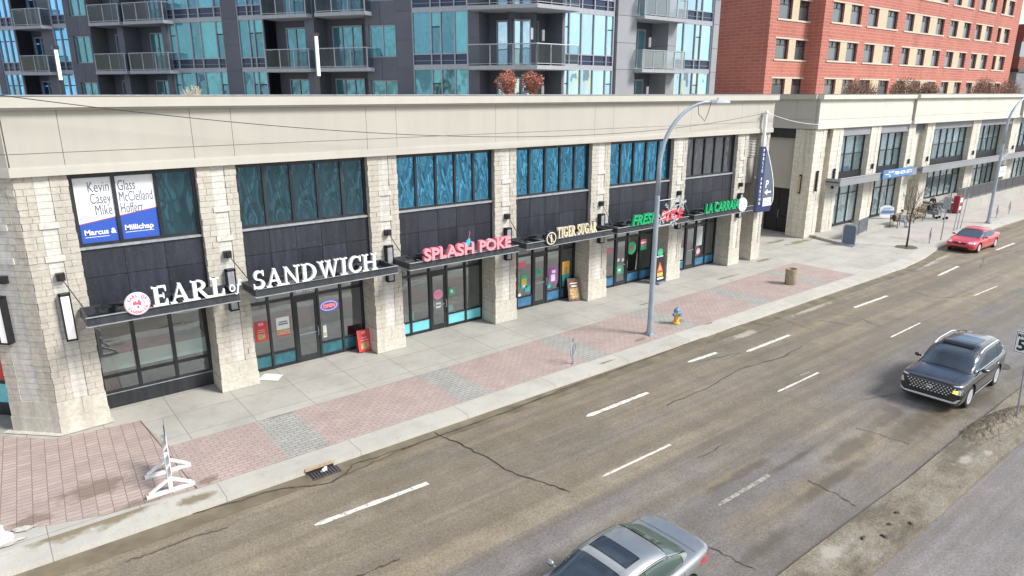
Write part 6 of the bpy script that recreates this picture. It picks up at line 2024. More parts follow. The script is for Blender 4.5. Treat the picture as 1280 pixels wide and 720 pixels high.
def make_car(name, label, loc, rotz, S):
    t = thing(name, label, 'car', loc, rotz)
    st = S['st']                                     # (x, zb, zt, w)
    X = [s[0] for s in st]
    n = 56
    xs = [X[0] + (X[-1] - X[0]) * (i / n) for i in range(n + 1)]
    xs = sorted(set(xs + [X[0] + .03, X[-1] - .03]))
    body = MB()
    half = [(0, 1.0, .018), (.35, 1.0, .016), (.66, 1.0, .008), (.84, 1.0, -.008), (.93, 1.0, -.03), (.975, 1.0, -.075), (1.0, 'm', .16), (1.005, 'm', 0), (.995, 'm', -.16), (.98, 0.0, .14), (.95, 0.0, .04), (.88, 0.0, 0), (0, 0.0, 0)]
    ring = []
    for x in xs:
        zb = catmull(X, [s[1] for s in st], x); zt = catmull(X, [s[2] for s in st], x); w = catmull(X, [s[3] for s in st], x)
        r = []
        for (u, k, dz) in half:
            if k == 1.0: z = zt + dz
            elif k == 'm': z = zb + (zt - zb) * (.52 + dz * 1.05)
            else: z = zb + dz
            r.append((x, w * u, z))
        ring.append(r + [(p[0], -p[1], p[2]) for p in r[-2:0:-1]])
    N = len(ring[0])
    pts = [p for r in ring for p in r]
    fs = [(i * N + j, i * N + (j + 1) % N, (i + 1) * N + (j + 1) % N, (i + 1) * N + j) for i in range(len(ring) - 1) for j in range(N)]
    fs += [tuple(range(N))[::-1], tuple(range((len(ring) - 1) * N, len(ring) * N))]
    body.add(pts, fs)
    def eval_obj(mb, mats, mods):
        me = mb.mesh('tmp', mats)
        o = bpy.data.objects.new('tmp', me); COL.objects.link(o)
        mods(o)
        dg = bpy.context.evaluated_depsgraph_get()
        r = bpy.data.meshes.new_from_object(o.evaluated_get(dg))
        bpy.data.objects.remove(o)
        return r
    cut = MB()
    wr = S['wr']; aw = S['st'][len(st) // 2][3]
    for x in S['wheels']:
        for sg in (-1, 1):
            cut.lathe((x, sg * (aw - .30), wr + .0), [(wr * 1.17, 0), (wr * 1.17, sg * .6)], 28, axis='y')
    cme = cut.mesh('wheel_cut', 'black_plastic'); co = bpy.data.objects.new('wheel_cut', cme); COL.objects.link(co)
    def mods(o):
        md = o.modifiers.new('b', 'BOOLEAN'); md.object = co; md.operation = 'DIFFERENCE'; md.solver = 'EXACT'
        if hasattr(md, 'material_mode'): md.material_mode = 'TRANSFER'
    bm_ = eval_obj(body, S['paint'], mods)
    bpy.data.objects.remove(co)
    # cabin
    cab = S['cab']                                   # (x, z_top) outline, belt height, half widths
    CX_ = [c[0] for c in cab]; CZ = [c[1] for c in cab]; zb = S['belt']; wb = S['wb']; nar = S['narrow']
    def cz(x): return catmull(CX_, CZ, x)
    x0, x1 = CX_[0], CX_[-1]
    def cw(x):                                        # belt half-width along the cabin: drawn in towards both ends
        u = (x - x0) / (x1 - x0)
        return wb * (1 - .10 * (max(0, .25 - u) / .25) ** 2 - .14 * (max(0, u - .72) / .28) ** 2)
    def cyz(x, q):                                    # q 0..1 from the belt over the side to the middle of the roof
        h = max(.004, cz(x) - zb); w = cw(x)
        a = q * pi / 2
        e = .42
        y = w * (abs(cos(a)) ** e); z = abs(sin(a)) ** e
        y *= (1 - nar * z)
        y2 = y; zz = zb + h * z
        return y2, zz
    cb = MB(); ring = []
    NX = 60; NQ = 14
    for i in range(NX + 1):
        x = x0 + (x1 - x0) * i / NX
        half_ = [cyz(x, j / NQ) for j in range(NQ + 1)]
        bow = S.get('bow', .10)
        r = [(x, y, z) for y, z in half_] + [(x, -y, z) for y, z in half_[-2::-1]]
        ring.append(r)
    N = len(ring[0]); pts = [p for r in ring for p in r]
    cb.add(pts, [(i * N + j, i * N + j + 1, (i + 1) * N + j + 1, (i + 1) * N + j) for i in range(NX) for j in range(N - 1)])
    cmesh = cb.mesh('cab', S['paint'])
    bmj = bmesh.new(); bmj.from_mesh(bm_)
    nb = len(bmj.faces)
    bmj.from_mesh(cmesh)
    bmesh.ops.recalc_face_normals(bmj, faces=bmj.faces)
    me = bpy.data.meshes.new('body'); bmj.to_mesh(me)
    bvh = BVHTree.FromBMesh(bmj); bmj.free()
    me.materials.clear()
    me.materials.append(M[S['paint']]); me.materials.append(M['black_plastic'])
    me.polygons.foreach_set('use_smooth', [True] * len(me.polygons))
    o = bpy.data.objects.new('body', me); COL.objects.link(o); o.parent = t
    md = o.modifiers.new('edges', 'EDGE_SPLIT'); md.split_angle = radians(42)
    bpy.data.meshes.remove(cmesh)
    def cast(p, d):
        d = Vector(d).normalized()
        h = bvh.ray_cast(Vector(p) - d * 5, d)
        return h[0], h[1]
    def patch(mb, corners, d, n=8, m_=4, off=.006, m=0):
        """sheet over the bodywork: four corners in the plane across d, dropped onto the surface along d"""
        c = [Vector(q) for q in corners]
        grid = []; badl = []
        for i in range(n + 1):
            for j in range(m_ + 1):
                u, v = i / n, j / m_
                p = (c[0] * (1 - u) + c[1] * u) * (1 - v) + (c[3] * (1 - u) + c[2] * u) * v
                h, nn = cast(p, d)
                if abs(d[0]) > .5:              # end patches: slide inwards until the sheet meets the nose or tail
                    tries = 0
                    while (h is None or abs(h.x) < S['endlim']) and tries < 40:
                        p = Vector((p.x, p.y * .985, p.z)); h, nn = cast(p, d); tries += 1
                bad = h is None
                if bad: h = p
                badl.append(bad)
                grid.append(tuple(h - Vector(d).normalized() * off))
        mb.add(grid, [(i * (m_ + 1) + j, i * (m_ + 1) + j + 1, (i + 1) * (m_ + 1) + j + 1, (i + 1) * (m_ + 1) + j) for i in range(n) for j in range(m_) if not (badl[i * (m_ + 1) + j] or badl[i * (m_ + 1) + j + 1] or badl[(i + 1) * (m_ + 1) + j] or badl[(i + 1) * (m_ + 1) + j + 1])], m)
    def part(nm, mats, quads, d, parent=t, n=8, m_=4, off=.006, smooth=True):
        k = MB()
        for q in quads: patch(k, q, d, n, m_, off)
        return k.build(nm, mats, parent, smooth=smooth, local=True)
    S['detail'](t, part, patch, cast, cyz, cz, cw)
    # wheels
    for x in S['wheels']:
        for sg in (-1, 1):
            k = MB(); wd = .19
            prof = [(wr * .62, -wd / 2 + .02), (wr * .70, -wd / 2), (wr * .93, -wd / 2 + .01), (wr, -wd / 2 + .05), (wr, wd / 2 - .05), (wr * .93, wd / 2 - .01), (wr * .70, wd / 2), (wr * .62, wd / 2 - .02)]
            yc = sg * (aw - wd / 2 - .015)
            k.lathe((x, yc, wr), prof, 30, axis='y'); w_ = k.build('wheel', 'rubber', t, smooth='auto', local=True)
            k = MB()
            k.lathe((x, yc + sg * .075, wr), [(wr * .64, -.01), (wr * .68, 0), (wr * .68, .015 * sg), (wr * .60, .018 * sg), (wr * .58, -.03 * sg)], 30, axis='y')
            for j in range(S.get('spokes', 5)):
                a = 2 * pi * j / S.get('spokes', 5) + .3
                ca, sa = cos(a), sin(a)
                def sp(r_, wd_, dy): return [(x + ca * r_ - sa * wd_, yc + sg * (.07 + dy), wr + sa * r_ + ca * wd_), (x + ca * r_ + sa * wd_, yc + sg * (.07 + dy), wr + sa * r_ - ca * wd_)]
                a1 = sp(wr * .12, .18 / S.get('spokes', 5), .022); a2 = sp(wr * .62, .33 / S.get('spokes', 5), .012)
                k.quad(a1[0], a1[1], a2[1], a2[0])
            k.lathe((x, yc + sg * .06, wr), [(wr * .16, 0), (wr * .15, .02 * sg), (wr * .02, .022 * sg)], 14, axis='y')
            k.build('rim', 'rim_silver', w_, smooth=False, local=True)
            k = MB(); k.lathe((x, yc + sg * .01, wr), [(wr * .60, 0), (wr * .60, .006 * sg)], 20, axis='y'); k.build('brake_disc', 'black_plastic', w_, local=True)
    return t

def side_windows(S, t, part_dummy, cyz, cz, cw, spans, zlo, mat='car_glass', trim=None, parent=None, nm='side_window', off=.008, qm=.30):
    if nm == 'side_window':
        side_windows(S, t, None, cyz, cz, cw, [(spans[0][0] - .05, spans[-1][1] + .045)], zlo - .03, 'black_gloss', nm='window_seal', off=.003, qm=.335)
    """panes on both flanks between x limits, from just above the belt to just under the roof edge"""
    for sg in (-1, 1):
        for (xa, xb) in spans:
            k = MB(); n, m_ = 14, 5
            g = []
            for i in range(n + 1):
                x = xa + (xb - xa) * i / n
                h = cz(x) - S['belt']
                q1 = qm if h > .25 else qm * max(0, (h - .06) / .19)
                zmin_h = zlo
                for j in range(m_ + 1):
                    q = .0006 + (q1 - .0006) * (j / m_) ** 2.2
                    y, z = cyz(x, q)
                    if j == 0:
                        z = max(z, S['belt'] + min(zmin_h, h * .5))
                    g.append((x, sg * (y + off), z))
            k.add(g, [(i * (m_ + 1) + j, i * (m_ + 1) + j + 1, (i + 1) * (m_ + 1) + j + 1, (i + 1) * (m_ + 1) + j) for i in range(n) for j in range(m_)])
            k.build(nm, mat, parent or t, smooth=True, local=True)

def top_sheet(S, cyz, cz, t, nm, mat, xa, xb, fa, fb, up=.009, n=10, parent=None):
    if nm in ('windshield', 'rear_window', 'sunroof'):
        top_sheet(S, cyz, cz, t, 'window_seal', 'black_gloss', xa - .02, xb + .02, min(.97, fa + .035), min(.97, fb + .035), up - .005, n, parent)
    """sheet over the top of the cabin between xa and xb; fa, fb = share of the half-width used at each end"""
    k = MB(); g = []; m_ = 12
    for i in range(n + 1):
        u = i / n; x = xa + (xb - xa) * u; f = fa + (fb - fa) * u
        # invert the cross-section: find z for each y
        tab = [cyz(x, q / 60) for q in range(61)]
        wmax = tab[0][0]
        for j in range(m_ + 1):
            y = (2 * j / m_ - 1) * f * wmax
            ay = abs(y); z = tab[-1][1]
            for (ya, za_), (yb, zb_) in zip(tab, tab[1:]):
                if yb <= ay <= ya:
                    z = za_ + (zb_ - za_) * ((ya - ay) / max(1e-6, ya - yb)); break
            g.append((x, y, z + up))
    k.add(g, [(i * (m_ + 1) + j, i * (m_ + 1) + j + 1, (i + 1) * (m_ + 1) + j + 1, (i + 1) * (m_ + 1) + j) for i in range(n) for j in range(m_)])
    return k.build(nm, mat, parent or t, smooth=True, local=True)

def mirrors(t, x, y, z, mat):
    for sg in (-1, 1):
        k = MB(); k.ball((x, sg * (y + .10), z), (.06, .10, .065), 10); k.cyl((x + .02, sg * (y - .06), z - .05), (x + .01, sg * (y + .06), z - .02), .025, n=6)
        k.build('mirror', mat, t, smooth=True, local=True)
def handles(t, xs, y, z, mat):
    for x in xs:
        for sg in (-1, 1):
            k = MB(); k.tube([(x - .09, sg * y, z), (x - .06, sg * (y + .03), z + .01), (x + .06, sg * (y + .03), z + .01), (x + .09, sg * y, z)], .013, 6); k.build('door_handle', mat, t, smooth=True, local=True)

# --- silver sedan
def sedan_detail(S, lamp='headlamp', sunroof=True):
    def f(t, part, patch, cast, cyz, cz, cw):
        c = S['cab']
        ws = top_sheet(S, cyz, cz, t, 'windshield', S['glass'], c[0][0] + .06, S['x_rf'], .90, .84)
        rw = top_sheet(S, cyz, cz, t, 'rear_window', S['rear_glass'], S['x_rr'], c[-1][0] - .10, .80, .80)
        if sunroof:
            top_sheet(S, cyz, cz, t, 'sunroof', 'car_glass', S['x_rf'] + .20, S['x_rf'] + .54, .56, .56, .009)
        side_windows(S, t, None, cyz, cz, cw, S['side'], .05, S['side_glass'])
        w = S['st'][len(S['st']) // 2][3]
        x0, x1 = S['st'][0][0], S['st'][-1][0]
        mirrors(t, c[0][0] + .42, w * .93, S['belt'] + .06, S['paint'])
        handles(t, S['handles'], w, S['belt'] - .10, S['paint'])
        for sg in (-1, 1):
            part('headlight', lamp, [[(0, sg * w * .50, .56), (0, sg * w * .99, .60), (0, sg * w * .99, .73), (0, sg * w * .55, .68)]], (1, 0, 0), n=8)
            part('tail_light', 'tail_red', [[(0, sg * w * .55, .62), (0, sg * w * .98, .62), (0, sg * w * .98, .76), (0, sg * w * .60, .76)]], (-1, 0, 0), n=8, off=.02)
        part('grille', 'black_plastic', [[(0, -w * .36, .50), (0, w * .36, .50), (0, w * .40, .62), (0, -w * .40, .62)]], (1, 0, 0))
        part('air_intake', 'black_plastic', [[(0, -w * .55, .24), (0, w * .55, .24), (0, w * .60, .36), (0, -w * .60, .36)]], (1, 0, 0))
        k = MB(); k.ball((x0 - .0, 0, .60), (.03, .07, .05), 10); k.build('badge', 'chrome', t, smooth=True, local=True)
        part('plate', 'poster_white', [[(0, -.2, .50), (0, .2, .50), (0, .2, .62), (0, -.2, .62)]], (-1, 0, 0), off=.012)
        # shut lines
        k = MB()
        for sg in (-1, 1):
            for x in S['shuts']:
                patch(k, [(x, 0, .30), (x + .008, 0, .30), (x + .008, 0, S['belt'] - .02), (x, 0, S['belt'] - .02)], (0, -sg, 0), 1, 8, .003)
            patch(k, [(S['shuts'][0], 0, .295), (S['shuts'][-1], 0, .295), (S['shuts'][-1], 0, .305), (S['shuts'][0], 0, .305)], (0, -sg, 0), 10, 1, .003)
        patch(k, [(c[-1][0] + .02, -w * .8, 0), (c[-1][0] + .03, -w * .8, 0), (c[-1][0] + .03, w * .8, 0), (c[-1][0] + .02, w * .8, 0)], (0, 0, -1), 1, 12, .003)
        patch(k, [(c[0][0] + .0, -w * .86, 0), (c[0][0] + .01, -w * .86, 0), (c[0][0] + .01, w * .86, 0), (c[0][0], w * .86, 0)], (0, 0, -1), 1, 12, .003)
        k.build('shut_line', 'black_plastic', t, local=True)
        if sunroof:
            k = MB()
            for sg in (-1, 1): k.tube([(x, sg * (cyz(x, .36)[0]), cyz(x, .36)[1] + .004) for x in [S['x_rf'] + (S['x_rr'] - S['x_rf']) * i / 12 for i in range(13)]], .008, 5)
            k.build('roof_gutter', 'black_plastic', t, local=True)
    return f
SEDX, SEDY = 7.84, 7.08
SS = dict(endlim=1.55, paint='silver_paint', glass='car_glass', rear_glass='car_glass_green', side_glass='car_glass_green', wr=.30, belt=.80, wb=.74, narrow=.16,
    st=[(-2.08, .30, .52, .56), (-2.04, .24, .60, .68), (-1.85, .19, .67, .78), (-1.45, .17, .735, .83), (-1.0, .16, .80, .84), (0.0, .15, .825, .845), (1.0, .16, .85, .84), (1.5, .18, .87, .82), (1.85, .22, .875, .775), (2.03, .28, .86, .70), (2.08, .34, .80, .60)],
    cab=[(-1.08, .80), (-.75, .98), (-.38, 1.17), (-.1, 1.25), (.3, 1.275), (.7, 1.245), (1.05, 1.13), (1.35, .97), (1.58, .84)], x_rf=-.30, x_rr=.82,
    wheels=(-1.30, 1.22), side=[(-.78, .08), (.16, 1.18)], handles=(.0, .95), shuts=(-.85, .12, 1.08), spokes=5)
SS['detail'] = sedan_detail(SS)
make_car('silver_sedan', 'silver sedan with an open-tinted sunroof driving along the near lane', (SEDX, SEDY, ROAD_Z), radians(2), SS)
SR = dict(SS); SR.update(paint='red_paint', glass='car_glass', rear_glass='car_glass', side_glass='car_glass')
SR['detail'] = sedan_detail(SR, 'headlamp', False)
make_car('red_sedan', 'bright red sedan standing at the kerb near the far lamp pole', (47.7, 14.75, ROAD_Z), radians(-1), SR)

# --- dark crossover
def suv_detail(S):
    def f(t, part, patch, cast, cyz, cz, cw):
        c = S['cab']; w = S['st'][len(S['st']) // 2][3]; x0, x1 = S['st'][0][0], S['st'][-1][0]
        top_sheet(S, cyz, cz, t, 'windshield', 'car_glass', c[0][0] + .07, S['x_rf'], .90, .86)
        top_sheet(S, cyz, cz, t, 'roof_panel', 'black_gloss', S['x_rf'] + .06, S['x_rr'] - .05, .66, .62, .006)
        top_sheet(S, cyz, cz, t, 'sunroof', 'car_glass', S['x_rf'] + .62, S['x_rf'] + 1.25, .56, .56, .012)
        k = MB()
        zr = S['roof']
        for i in range(3): k.box(S['x_rf'] + .14 + i * .07, S['x_rf'] + .17 + i * .07, -.44, .44, cz(S['x_rf'] + .15) + .012, cz(S['x_rf'] + .15) + .03 + .008 * i)
        k.build('wind_deflector', 'black_plastic', t, local=True)
        side_windows(S, t, None, cyz, cz, cw, S['side'], .04, 'car_glass')
        # bright line below and behind the side glass, rails on the roof
        for sg in (-1, 1):
            k = MB()
            P = [(x, sg * (cyz(x, .0002)[0] + .012), S['belt'] + .035) for x in [-.85 + 2.65 * i / 16 for i in range(17)]]
            k.tube(P, .017, 6); 
            P = [(x, sg * (cyz(x, .03)[0] + .012), max(S['belt'] + .04, cyz(x, q)[1])) for x, q in ((1.80, .001), (1.86, .02), (1.80, .08), (1.62, .16))]
            k.tube(P, .014, 6)
            k.build('window_trim', 'chrome', t, smooth=True, local=True)
            k = MB()
            P = [(x, sg * cyz(x, .42)[0], cyz(x, .42)[1] + .045 * min(1, 6 * min(i / 16, 1 - i / 16))) for i, x in enumerate([S['x_rf'] + .12 + (S['x_rr'] - S['x_rf'] - .1) * i / 16 for i in range(17)])]
            k.tube(P, .022, 8); k.build('roof_rail', 'trim_silver', t, smooth=True, local=True)
            part('headlight', 'headlamp', [[(0, sg * w * .80, .60), (0, sg * w * .985, .60), (0, sg * w * .985, .76), (0, sg * w * .84, .76)]], (1, 0, 0), n=6)
            part('daylight', 'trim_silver', [[(0, sg * w * .70, .835), (0, sg * w * .97, .85), (0, sg * w * .97, .875), (0, sg * w * .70, .86)]], (1, 0, 0), n=6)
            part('tail_light', 'tail_red', [[(0, sg * w * .55, .82), (0, sg * w * .97, .82), (0, sg * w * .97, .94), (0, sg * w * .6, .94)]], (-1, 0, 0), n=6)
            part('sill_trim', 'trim_silver', [[(-.86, 0, .31), (.88, 0, .31), (.88, 0, .375), (-.86, 0, .375)]], (0, -sg, 0), n=12, m_=2, off=.012)
            part('cladding', 'black_plastic', [[(-.80, 0, .20), (.86, 0, .20), (.86, 0, .298), (-.80, 0, .298)]], (0, -sg, 0), n=12, m_=2, off=.008)
        part('turn_signal', 'amber_lit', [[(0, -w * .86, .63), (0, -w * .70, .63), (0, -w * .74, .73), (0, -w * .86, .73)]], (1, 0, 0), n=3, off=.014)
        g = part('grille', 'black_gloss', [[(0, -w * .60, .50), (0, w * .60, .50), (0, w * .80, .80), (0, -w * .80, .80)]], (1, 0, 0), n=12, m_=6, off=.008)
        k = MB()
        for i in range(14):
            for j in range(5):
                y = -w * .76 + (i + .5 * (j % 2)) * w * 1.52 / 13.5; z = .53 + j * .060
                if abs(y) > w * (.60 + .042 * j): continue
                patch(k, [(0, y - .031, z), (0, y, z - .023), (0, y + .031, z), (0, y, z + .023)], (1, 0, 0), 1, 1, .016)
        k.build('grille_mesh', 'trim_silver', g, local=True)
        k = MB()
        h, _ = cast((0, 0, .66), (1, 0, 0))
        k.tube([(h.x - .02, .075 * cos(a), .665 + .042 * sin(a)) for a in [2 * pi * i / 18 for i in range(19)]], .009, 5)
        k.tube([(h.x - .02, -.035, .64), (h.x - .02, -.028, .69)], .008, 5); k.tube([(h.x - .02, .028, .64), (h.x - .02, .035, .69)], .008, 5); k.tube([(h.x - .02, -.03, .665), (h.x - .02, .03, .665)], .008, 5)
        k.build('badge', 'chrome', t, local=True)
        part('air_intake', 'black_plastic', [[(0, -w * .62, .38), (0, w * .62, .38), (0, w * .58, .49), (0, -w * .58, .49)]], (1, 0, 0), n=10)
        part('skid_plate', 'trim_silver', [[(0, -w * .70, .315), (0, w * .70, .315), (0, w * .80, .375), (0, -w * .80, .375)]], (1, 0, 0), n=12, m_=2, off=.02)
        for sg in (-1, 1): part('bumper_trim', 'trim_silver', [[(0, sg * w * .70, .315), (0, sg * w * .86, .33), (0, sg * w * .95, .47), (0, sg * w * .90, .47)]], (1, 0, 0), n=3, off=.012)
        part('plate', 'poster_white', [[(0, -.17, .40), (0, .17, .40), (0, .17, .50), (0, -.17, .50)]], (-1, 0, 0), off=.014)
        mirrors(t, c[0][0] + .50, w * .95, S['belt'] + .07, S['paint'])
        handles(t, S['handles'], w, S['belt'] - .09, 'chrome')
        k = MB()
        for sg in (-1, 1):
            for x in S['shuts']: patch(k, [(x, 0, .36), (x + .008, 0, .36), (x + .008, 0, S['belt'] - .02), (x, 0, S['belt'] - .02)], (0, -sg, 0), 1, 8, .003)
            patch(k, [(x0 + .18, sg * .50, 0), (x0 + .20, sg * .51, 0), (c[0][0] + .05, sg * .63, 0), (c[0][0] + .05, sg * .62, 0)], (0, 0, -1), 1, 10, .004)
        k.build('shut_line', 'black_plastic', t, local=True)
    return f
SU = dict(endlim=1.6, paint='dark_paint', wr=.35, belt=.96, wb=.80, narrow=.14, roof=1.5,
    st=[(-2.12, .30, .80, .74), (-2.09, .25, .86, .80), (-2.0, .22, .90, .845), (-1.6, .21, .945, .875), (-1.0, .21, .975, .88), (0, .21, .985, .88), (1.0, .21, 1.0, .88), (1.7, .24, 1.02, .86), (2.04, .30, 1.02, .82), (2.12, .40, .98, .76)],
    cab=[(-1.10, .96), (-.80, 1.15), (-.42, 1.39), (-.12, 1.49), (.4, 1.535), (1.1, 1.525), (1.68, 1.48), (1.92, 1.32), (2.08, 1.0)], x_rf=-.30, x_rr=1.70,
    wheels=(-1.28, 1.22), side=[(-.82, .06), (.14, 1.08), (1.16, 1.72)], handles=(-.02, .92), shuts=(-.86, .10, 1.02), spokes=10)
SU['detail'] = suv_detail(SU)
make_car('dark_crossover', 'dark charcoal crossover with roof rails and a lit amber turn signal in the near lane', (23.75, 7.18, ROAD_Z), radians(2), SU)

# ------------------------------------------------------------------ people
plain('skin', (0.45, 0.28, 0.2), 0.6, var=.08); plain('jacket_black', (0.02, 0.02, 0.024), 0.85, var=.2); plain('jacket_grey', (0.22, 0.25, 0.31), 0.85, var=.15)
plain('jeans_pale', (0.30, 0.36, 0.45), 0.9, var=.15); plain('trousers_dark', (0.035, 0.04, 0.055), 0.9); plain('hair_dark', (0.02, 0.016, 0.014), 0.7); plain('hair_grey', (0.5, 0.48, 0.46), 0.8); plain('jeans_teal', (0.10, 0.19, 0.22), 0.9)
def person(label, loc, yaw, pose, top, legs, hair, scale=.93, group=None):
    """one continuous body grown round a posed skeleton (metres, facing -y before turning)"""
    if pose == 'stand':
        J = {'pel': (0, 0, .95), 'wai': (0, 0, 1.08), 'che': (0, -.01, 1.30), 'nek': (0, 0, 1.46), 'chn': (0, -.02, 1.55), 'hed': (0, -.02, 1.64), 'crn': (0, -.01, 1.73),
             'hpL': (.10, 0, .92), 'knL': (.11, -.03, .50), 'anL': (.11, .03, .09), 'toL': (.12, -.14, .04), 'hpR': (-.10, 0, .92), 'knR': (-.11, .03, .50), 'anR': (-.11, .09, .09), 'toR': (-.12, -.08, .04),
             'shL': (.18, 0, 1.40), 'elL': (.24, .02, 1.12), 'wrL': (.22, -.10, .90), 'haL': (.21, -.14, .82), 'shR': (-.18, 0, 1.40), 'elR': (-.24, .02, 1.12), 'wrR': (-.22, -.10, .90), 'haR': (-.21, -.14, .82)}
    else:
        J = {'pel': (0, .05, .52), 'wai': (0, .04, .66), 'che': (0, -.02, .88), 'nek': (0, -.06, 1.04), 'chn': (0, -.10, 1.12), 'hed': (0, -.11, 1.21), 'crn': (0, -.10, 1.30),
             'hpL': (.10, .0, .51), 'knL': (.13, -.42, .52), 'anL': (.13, -.46, .10), 'toL': (.14, -.62, .04), 'hpR': (-.10, .0, .51), 'knR': (-.12, -.40, .52), 'anR': (-.11, -.40, .10), 'toR': (-.12, -.56, .04),
             'shL': (.19, -.04, .98), 'elL': (.24, -.06, .72), 'wrL': (.14, -.30, .62), 'haL': (.08, -.36, .60), 'shR': (-.19, -.04, .98), 'elR': (-.24, -.06, .72), 'wrR': (-.14, -.30, .62), 'haR': (-.08, -.36, .60)}
    rad = {'pel': .145, 'wai': .135, 'che': .155, 'nek': .06, 'chn': .068, 'hed': .092, 'crn': .07, 'hpL': .095, 'hpR': .095, 'knL': .062, 'knR': .062, 'anL': .042, 'anR': .042, 'toL': .04, 'toR': .04, 'shL': .075, 'shR': .075, 'elL': .048, 'elR': .048, 'wrL': .034, 'wrR': .034, 'haL': .038, 'haR': .038}
    E = [('pel', 'wai'), ('wai', 'che'), ('che', 'nek'), ('nek', 'chn'), ('chn', 'hed'), ('hed', 'crn')]
    for s in 'LR': E += [('pel', 'hp' + s), ('hp' + s, 'kn' + s), ('kn' + s, 'an' + s), ('an' + s, 'to' + s), ('che', 'sh' + s), ('sh' + s, 'el' + s), ('el' + s, 'wr' + s), ('wr' + s, 'ha' + s)]
    keys = list(J); idx = {k: i for i, k in enumerate(keys)}
    me = bpy.data.meshes.new('skel'); me.from_pydata([J[k] for k in keys], [(idx[a], idx[b_]) for a, b_ in E], [])
    o = bpy.data.objects.new('skel', me); COL.objects.link(o)
    md = o.modifiers.new('skin', 'SKIN'); md.use_smooth_shade = True
    for i, k in enumerate(keys):
        v = me.skin_vertices[0].data[i]; r = rad[k]
        v.radius = (r, r * (.72 if k in ('che', 'wai', 'pel') else 1)); v.use_root = (k == 'pel')
    sb = o.modifiers.new('sub', 'SUBSURF'); sb.levels = 2; sb.render_levels = 2
    dg = bpy.context.evaluated_depsgraph_get()
    bm2 = bpy.data.meshes.new_from_object(o.evaluated_get(dg))
    bpy.data.objects.remove(o)
    bm2.materials.clear()
    for m in ('skin', top, legs, 'black_paint'): bm2.materials.append(M[m])
    def near(p):
        best = None
        for a, b_ in E:
            A, B = Vector(J[a]), Vector(J[b_]); t_ = max(0, min(1, (p - A).dot(B - A) / (B - A).length_squared)); d = (A.lerp(B, t_) - p).length
            if best is None or d < best[0]: best = (d, a, b_)
        return best[1] + best[2]
    for p in bm2.polygons:
        s = near(p.center)
        if 'ha' in s or s in ('nekchn', 'chnhed', 'hedcrn'): mi = 0
        elif s[:2] == 'an': mi = 3
        elif s[:2] in ('hp', 'kn') or 'hp' in s: mi = 2
        else: mi = 1
        p.material_index = mi; p.use_smooth = True
    t = thing('person', label, 'person', loc, yaw, group)
    t.scale = (scale,) * 3
    b = bpy.data.objects.new('body', bm2); COL.objects.link(b); b.parent = t
    h = Vector(J['hed'])
    k = MB(); k.ball((h.x, h.y + .018, h.z + .03), (.098, .105, .105), 14)
    k.v = [(x, y if y > h.y - .045 else h.y - .045, max(z, h.z - .05 if y > h.y + .03 else h.z + .035)) for x, y, z in k.v]
    k.build('hair', hair, t, smooth=True, local=True)
    k = MB(); k.ball((h.x, h.y - .095, h.z - .005), (.014, .022, .022), 8)
    for sg in (-1, 1): k.ball((h.x + sg * .092, h.y, h.z - .01), (.012, .022, .03), 8)
    k.build('face', 'skin', t, smooth=True, local=True)
    k = MB()
    for sg in (-1, 1): k.ball((h.x + sg * .034, h.y - .086, h.z + .015), (.012, .008, .008), 8)
    k.box(h.x - .025, h.x + .025, h.y - .092, h.y - .085, h.z - .052, h.z - .046)
    k.build('eyes_and_mouth', 'hair_dark', t, local=True)
    return t

# benches
plain('bench_metal', (0.10, 0.08, 0.06), 0.5, .3, var=.2); plain('bench_slat', (0.20, 0.14, 0.08), 0.7, var=.25)
def bench(label, x, y, yaw, L=1.5):
    t = thing('park_bench', label, 'bench', (x, y, 0), yaw, 'metal-armed benches on the far pavement')
    k = MB()
    for i in range(4): k.box(-L / 2, L / 2, -.22 + i * .115, -.13 + i * .115, .43, .46)
    k.build('seat', 'bench_slat', t, local=True)
    k = MB()
    for i in range(3): k.box(-L / 2, L / 2, .25 + .02 * i, .28 + .02 * i, .54 + i * .12, .63 + i * .12)
    k.build('backrest', 'bench_slat', t, local=True)
    for s in (-1, 1):
        k = MB(); k.tube([(s * L / 2, -.24, 0), (s * L / 2, -.24, .66), (s * L / 2, .0, .68), (s * L / 2, .26, .64)], .028, 6); k.tube([(s * L / 2, .24, 0), (s * L / 2, .30, .88)], .028, 6)
        k.build('leg', 'bench_metal', t, local=True)
    return t
bench('bench with a person in pale clothes sitting on it', 50.6, 20.35, 0)
bench('empty bench between the seated persons', 53.6, 20.5, 0)
bench('bench with a dark-jacketed person sitting at its right end', 55.9, 20.7, 0)
bench('bench at the right frame edge beside the standing person', 80.0, 19.6, 0)
person('person in a grey jacket and pale jeans sitting on the first bench', (50.55, 20.28, 0), .15, 'sit', 'jacket_grey', 'jeans_pale', 'hair_dark')
person('grey-haired person in a black jacket sitting behind a walker', (56.1, 20.6, 0), .3, 'sit', 'jacket_black', 'jeans_teal', 'hair_grey')
person('person in a dark jacket sitting on the steps with back turned', (59.0, 21.5, .16), -.6, 'sit', 'jacket_black', 'trousers_dark', 'hair_dark')
person('person in a dark jacket walking at the right frame edge', (83.4, 21.0, 0), .8, 'stand', 'jacket_black', 'trousers_dark', 'hair_dark')
t = thing('rucksack', 'dark rucksack lying on the first bench beside the person in pale clothes', 'bag', (50.1, 20.5, .46)); k = MB(); k.ball((50.12, 20.5, .68), (.17, .14, .22), 12); k.build('bag', 'jacket_black', t, smooth=True); k = MB(); k.tube([(50.05, 20.36, .82), (50.05, 20.32, .68), (50.05, 20.37, .55)], .015, 5); k.build('strap', 'black_paint', t)
t = thing('walker', 'wheeled walking frame before the grey-haired person', 'walker', (56.3, 19.75, 0))
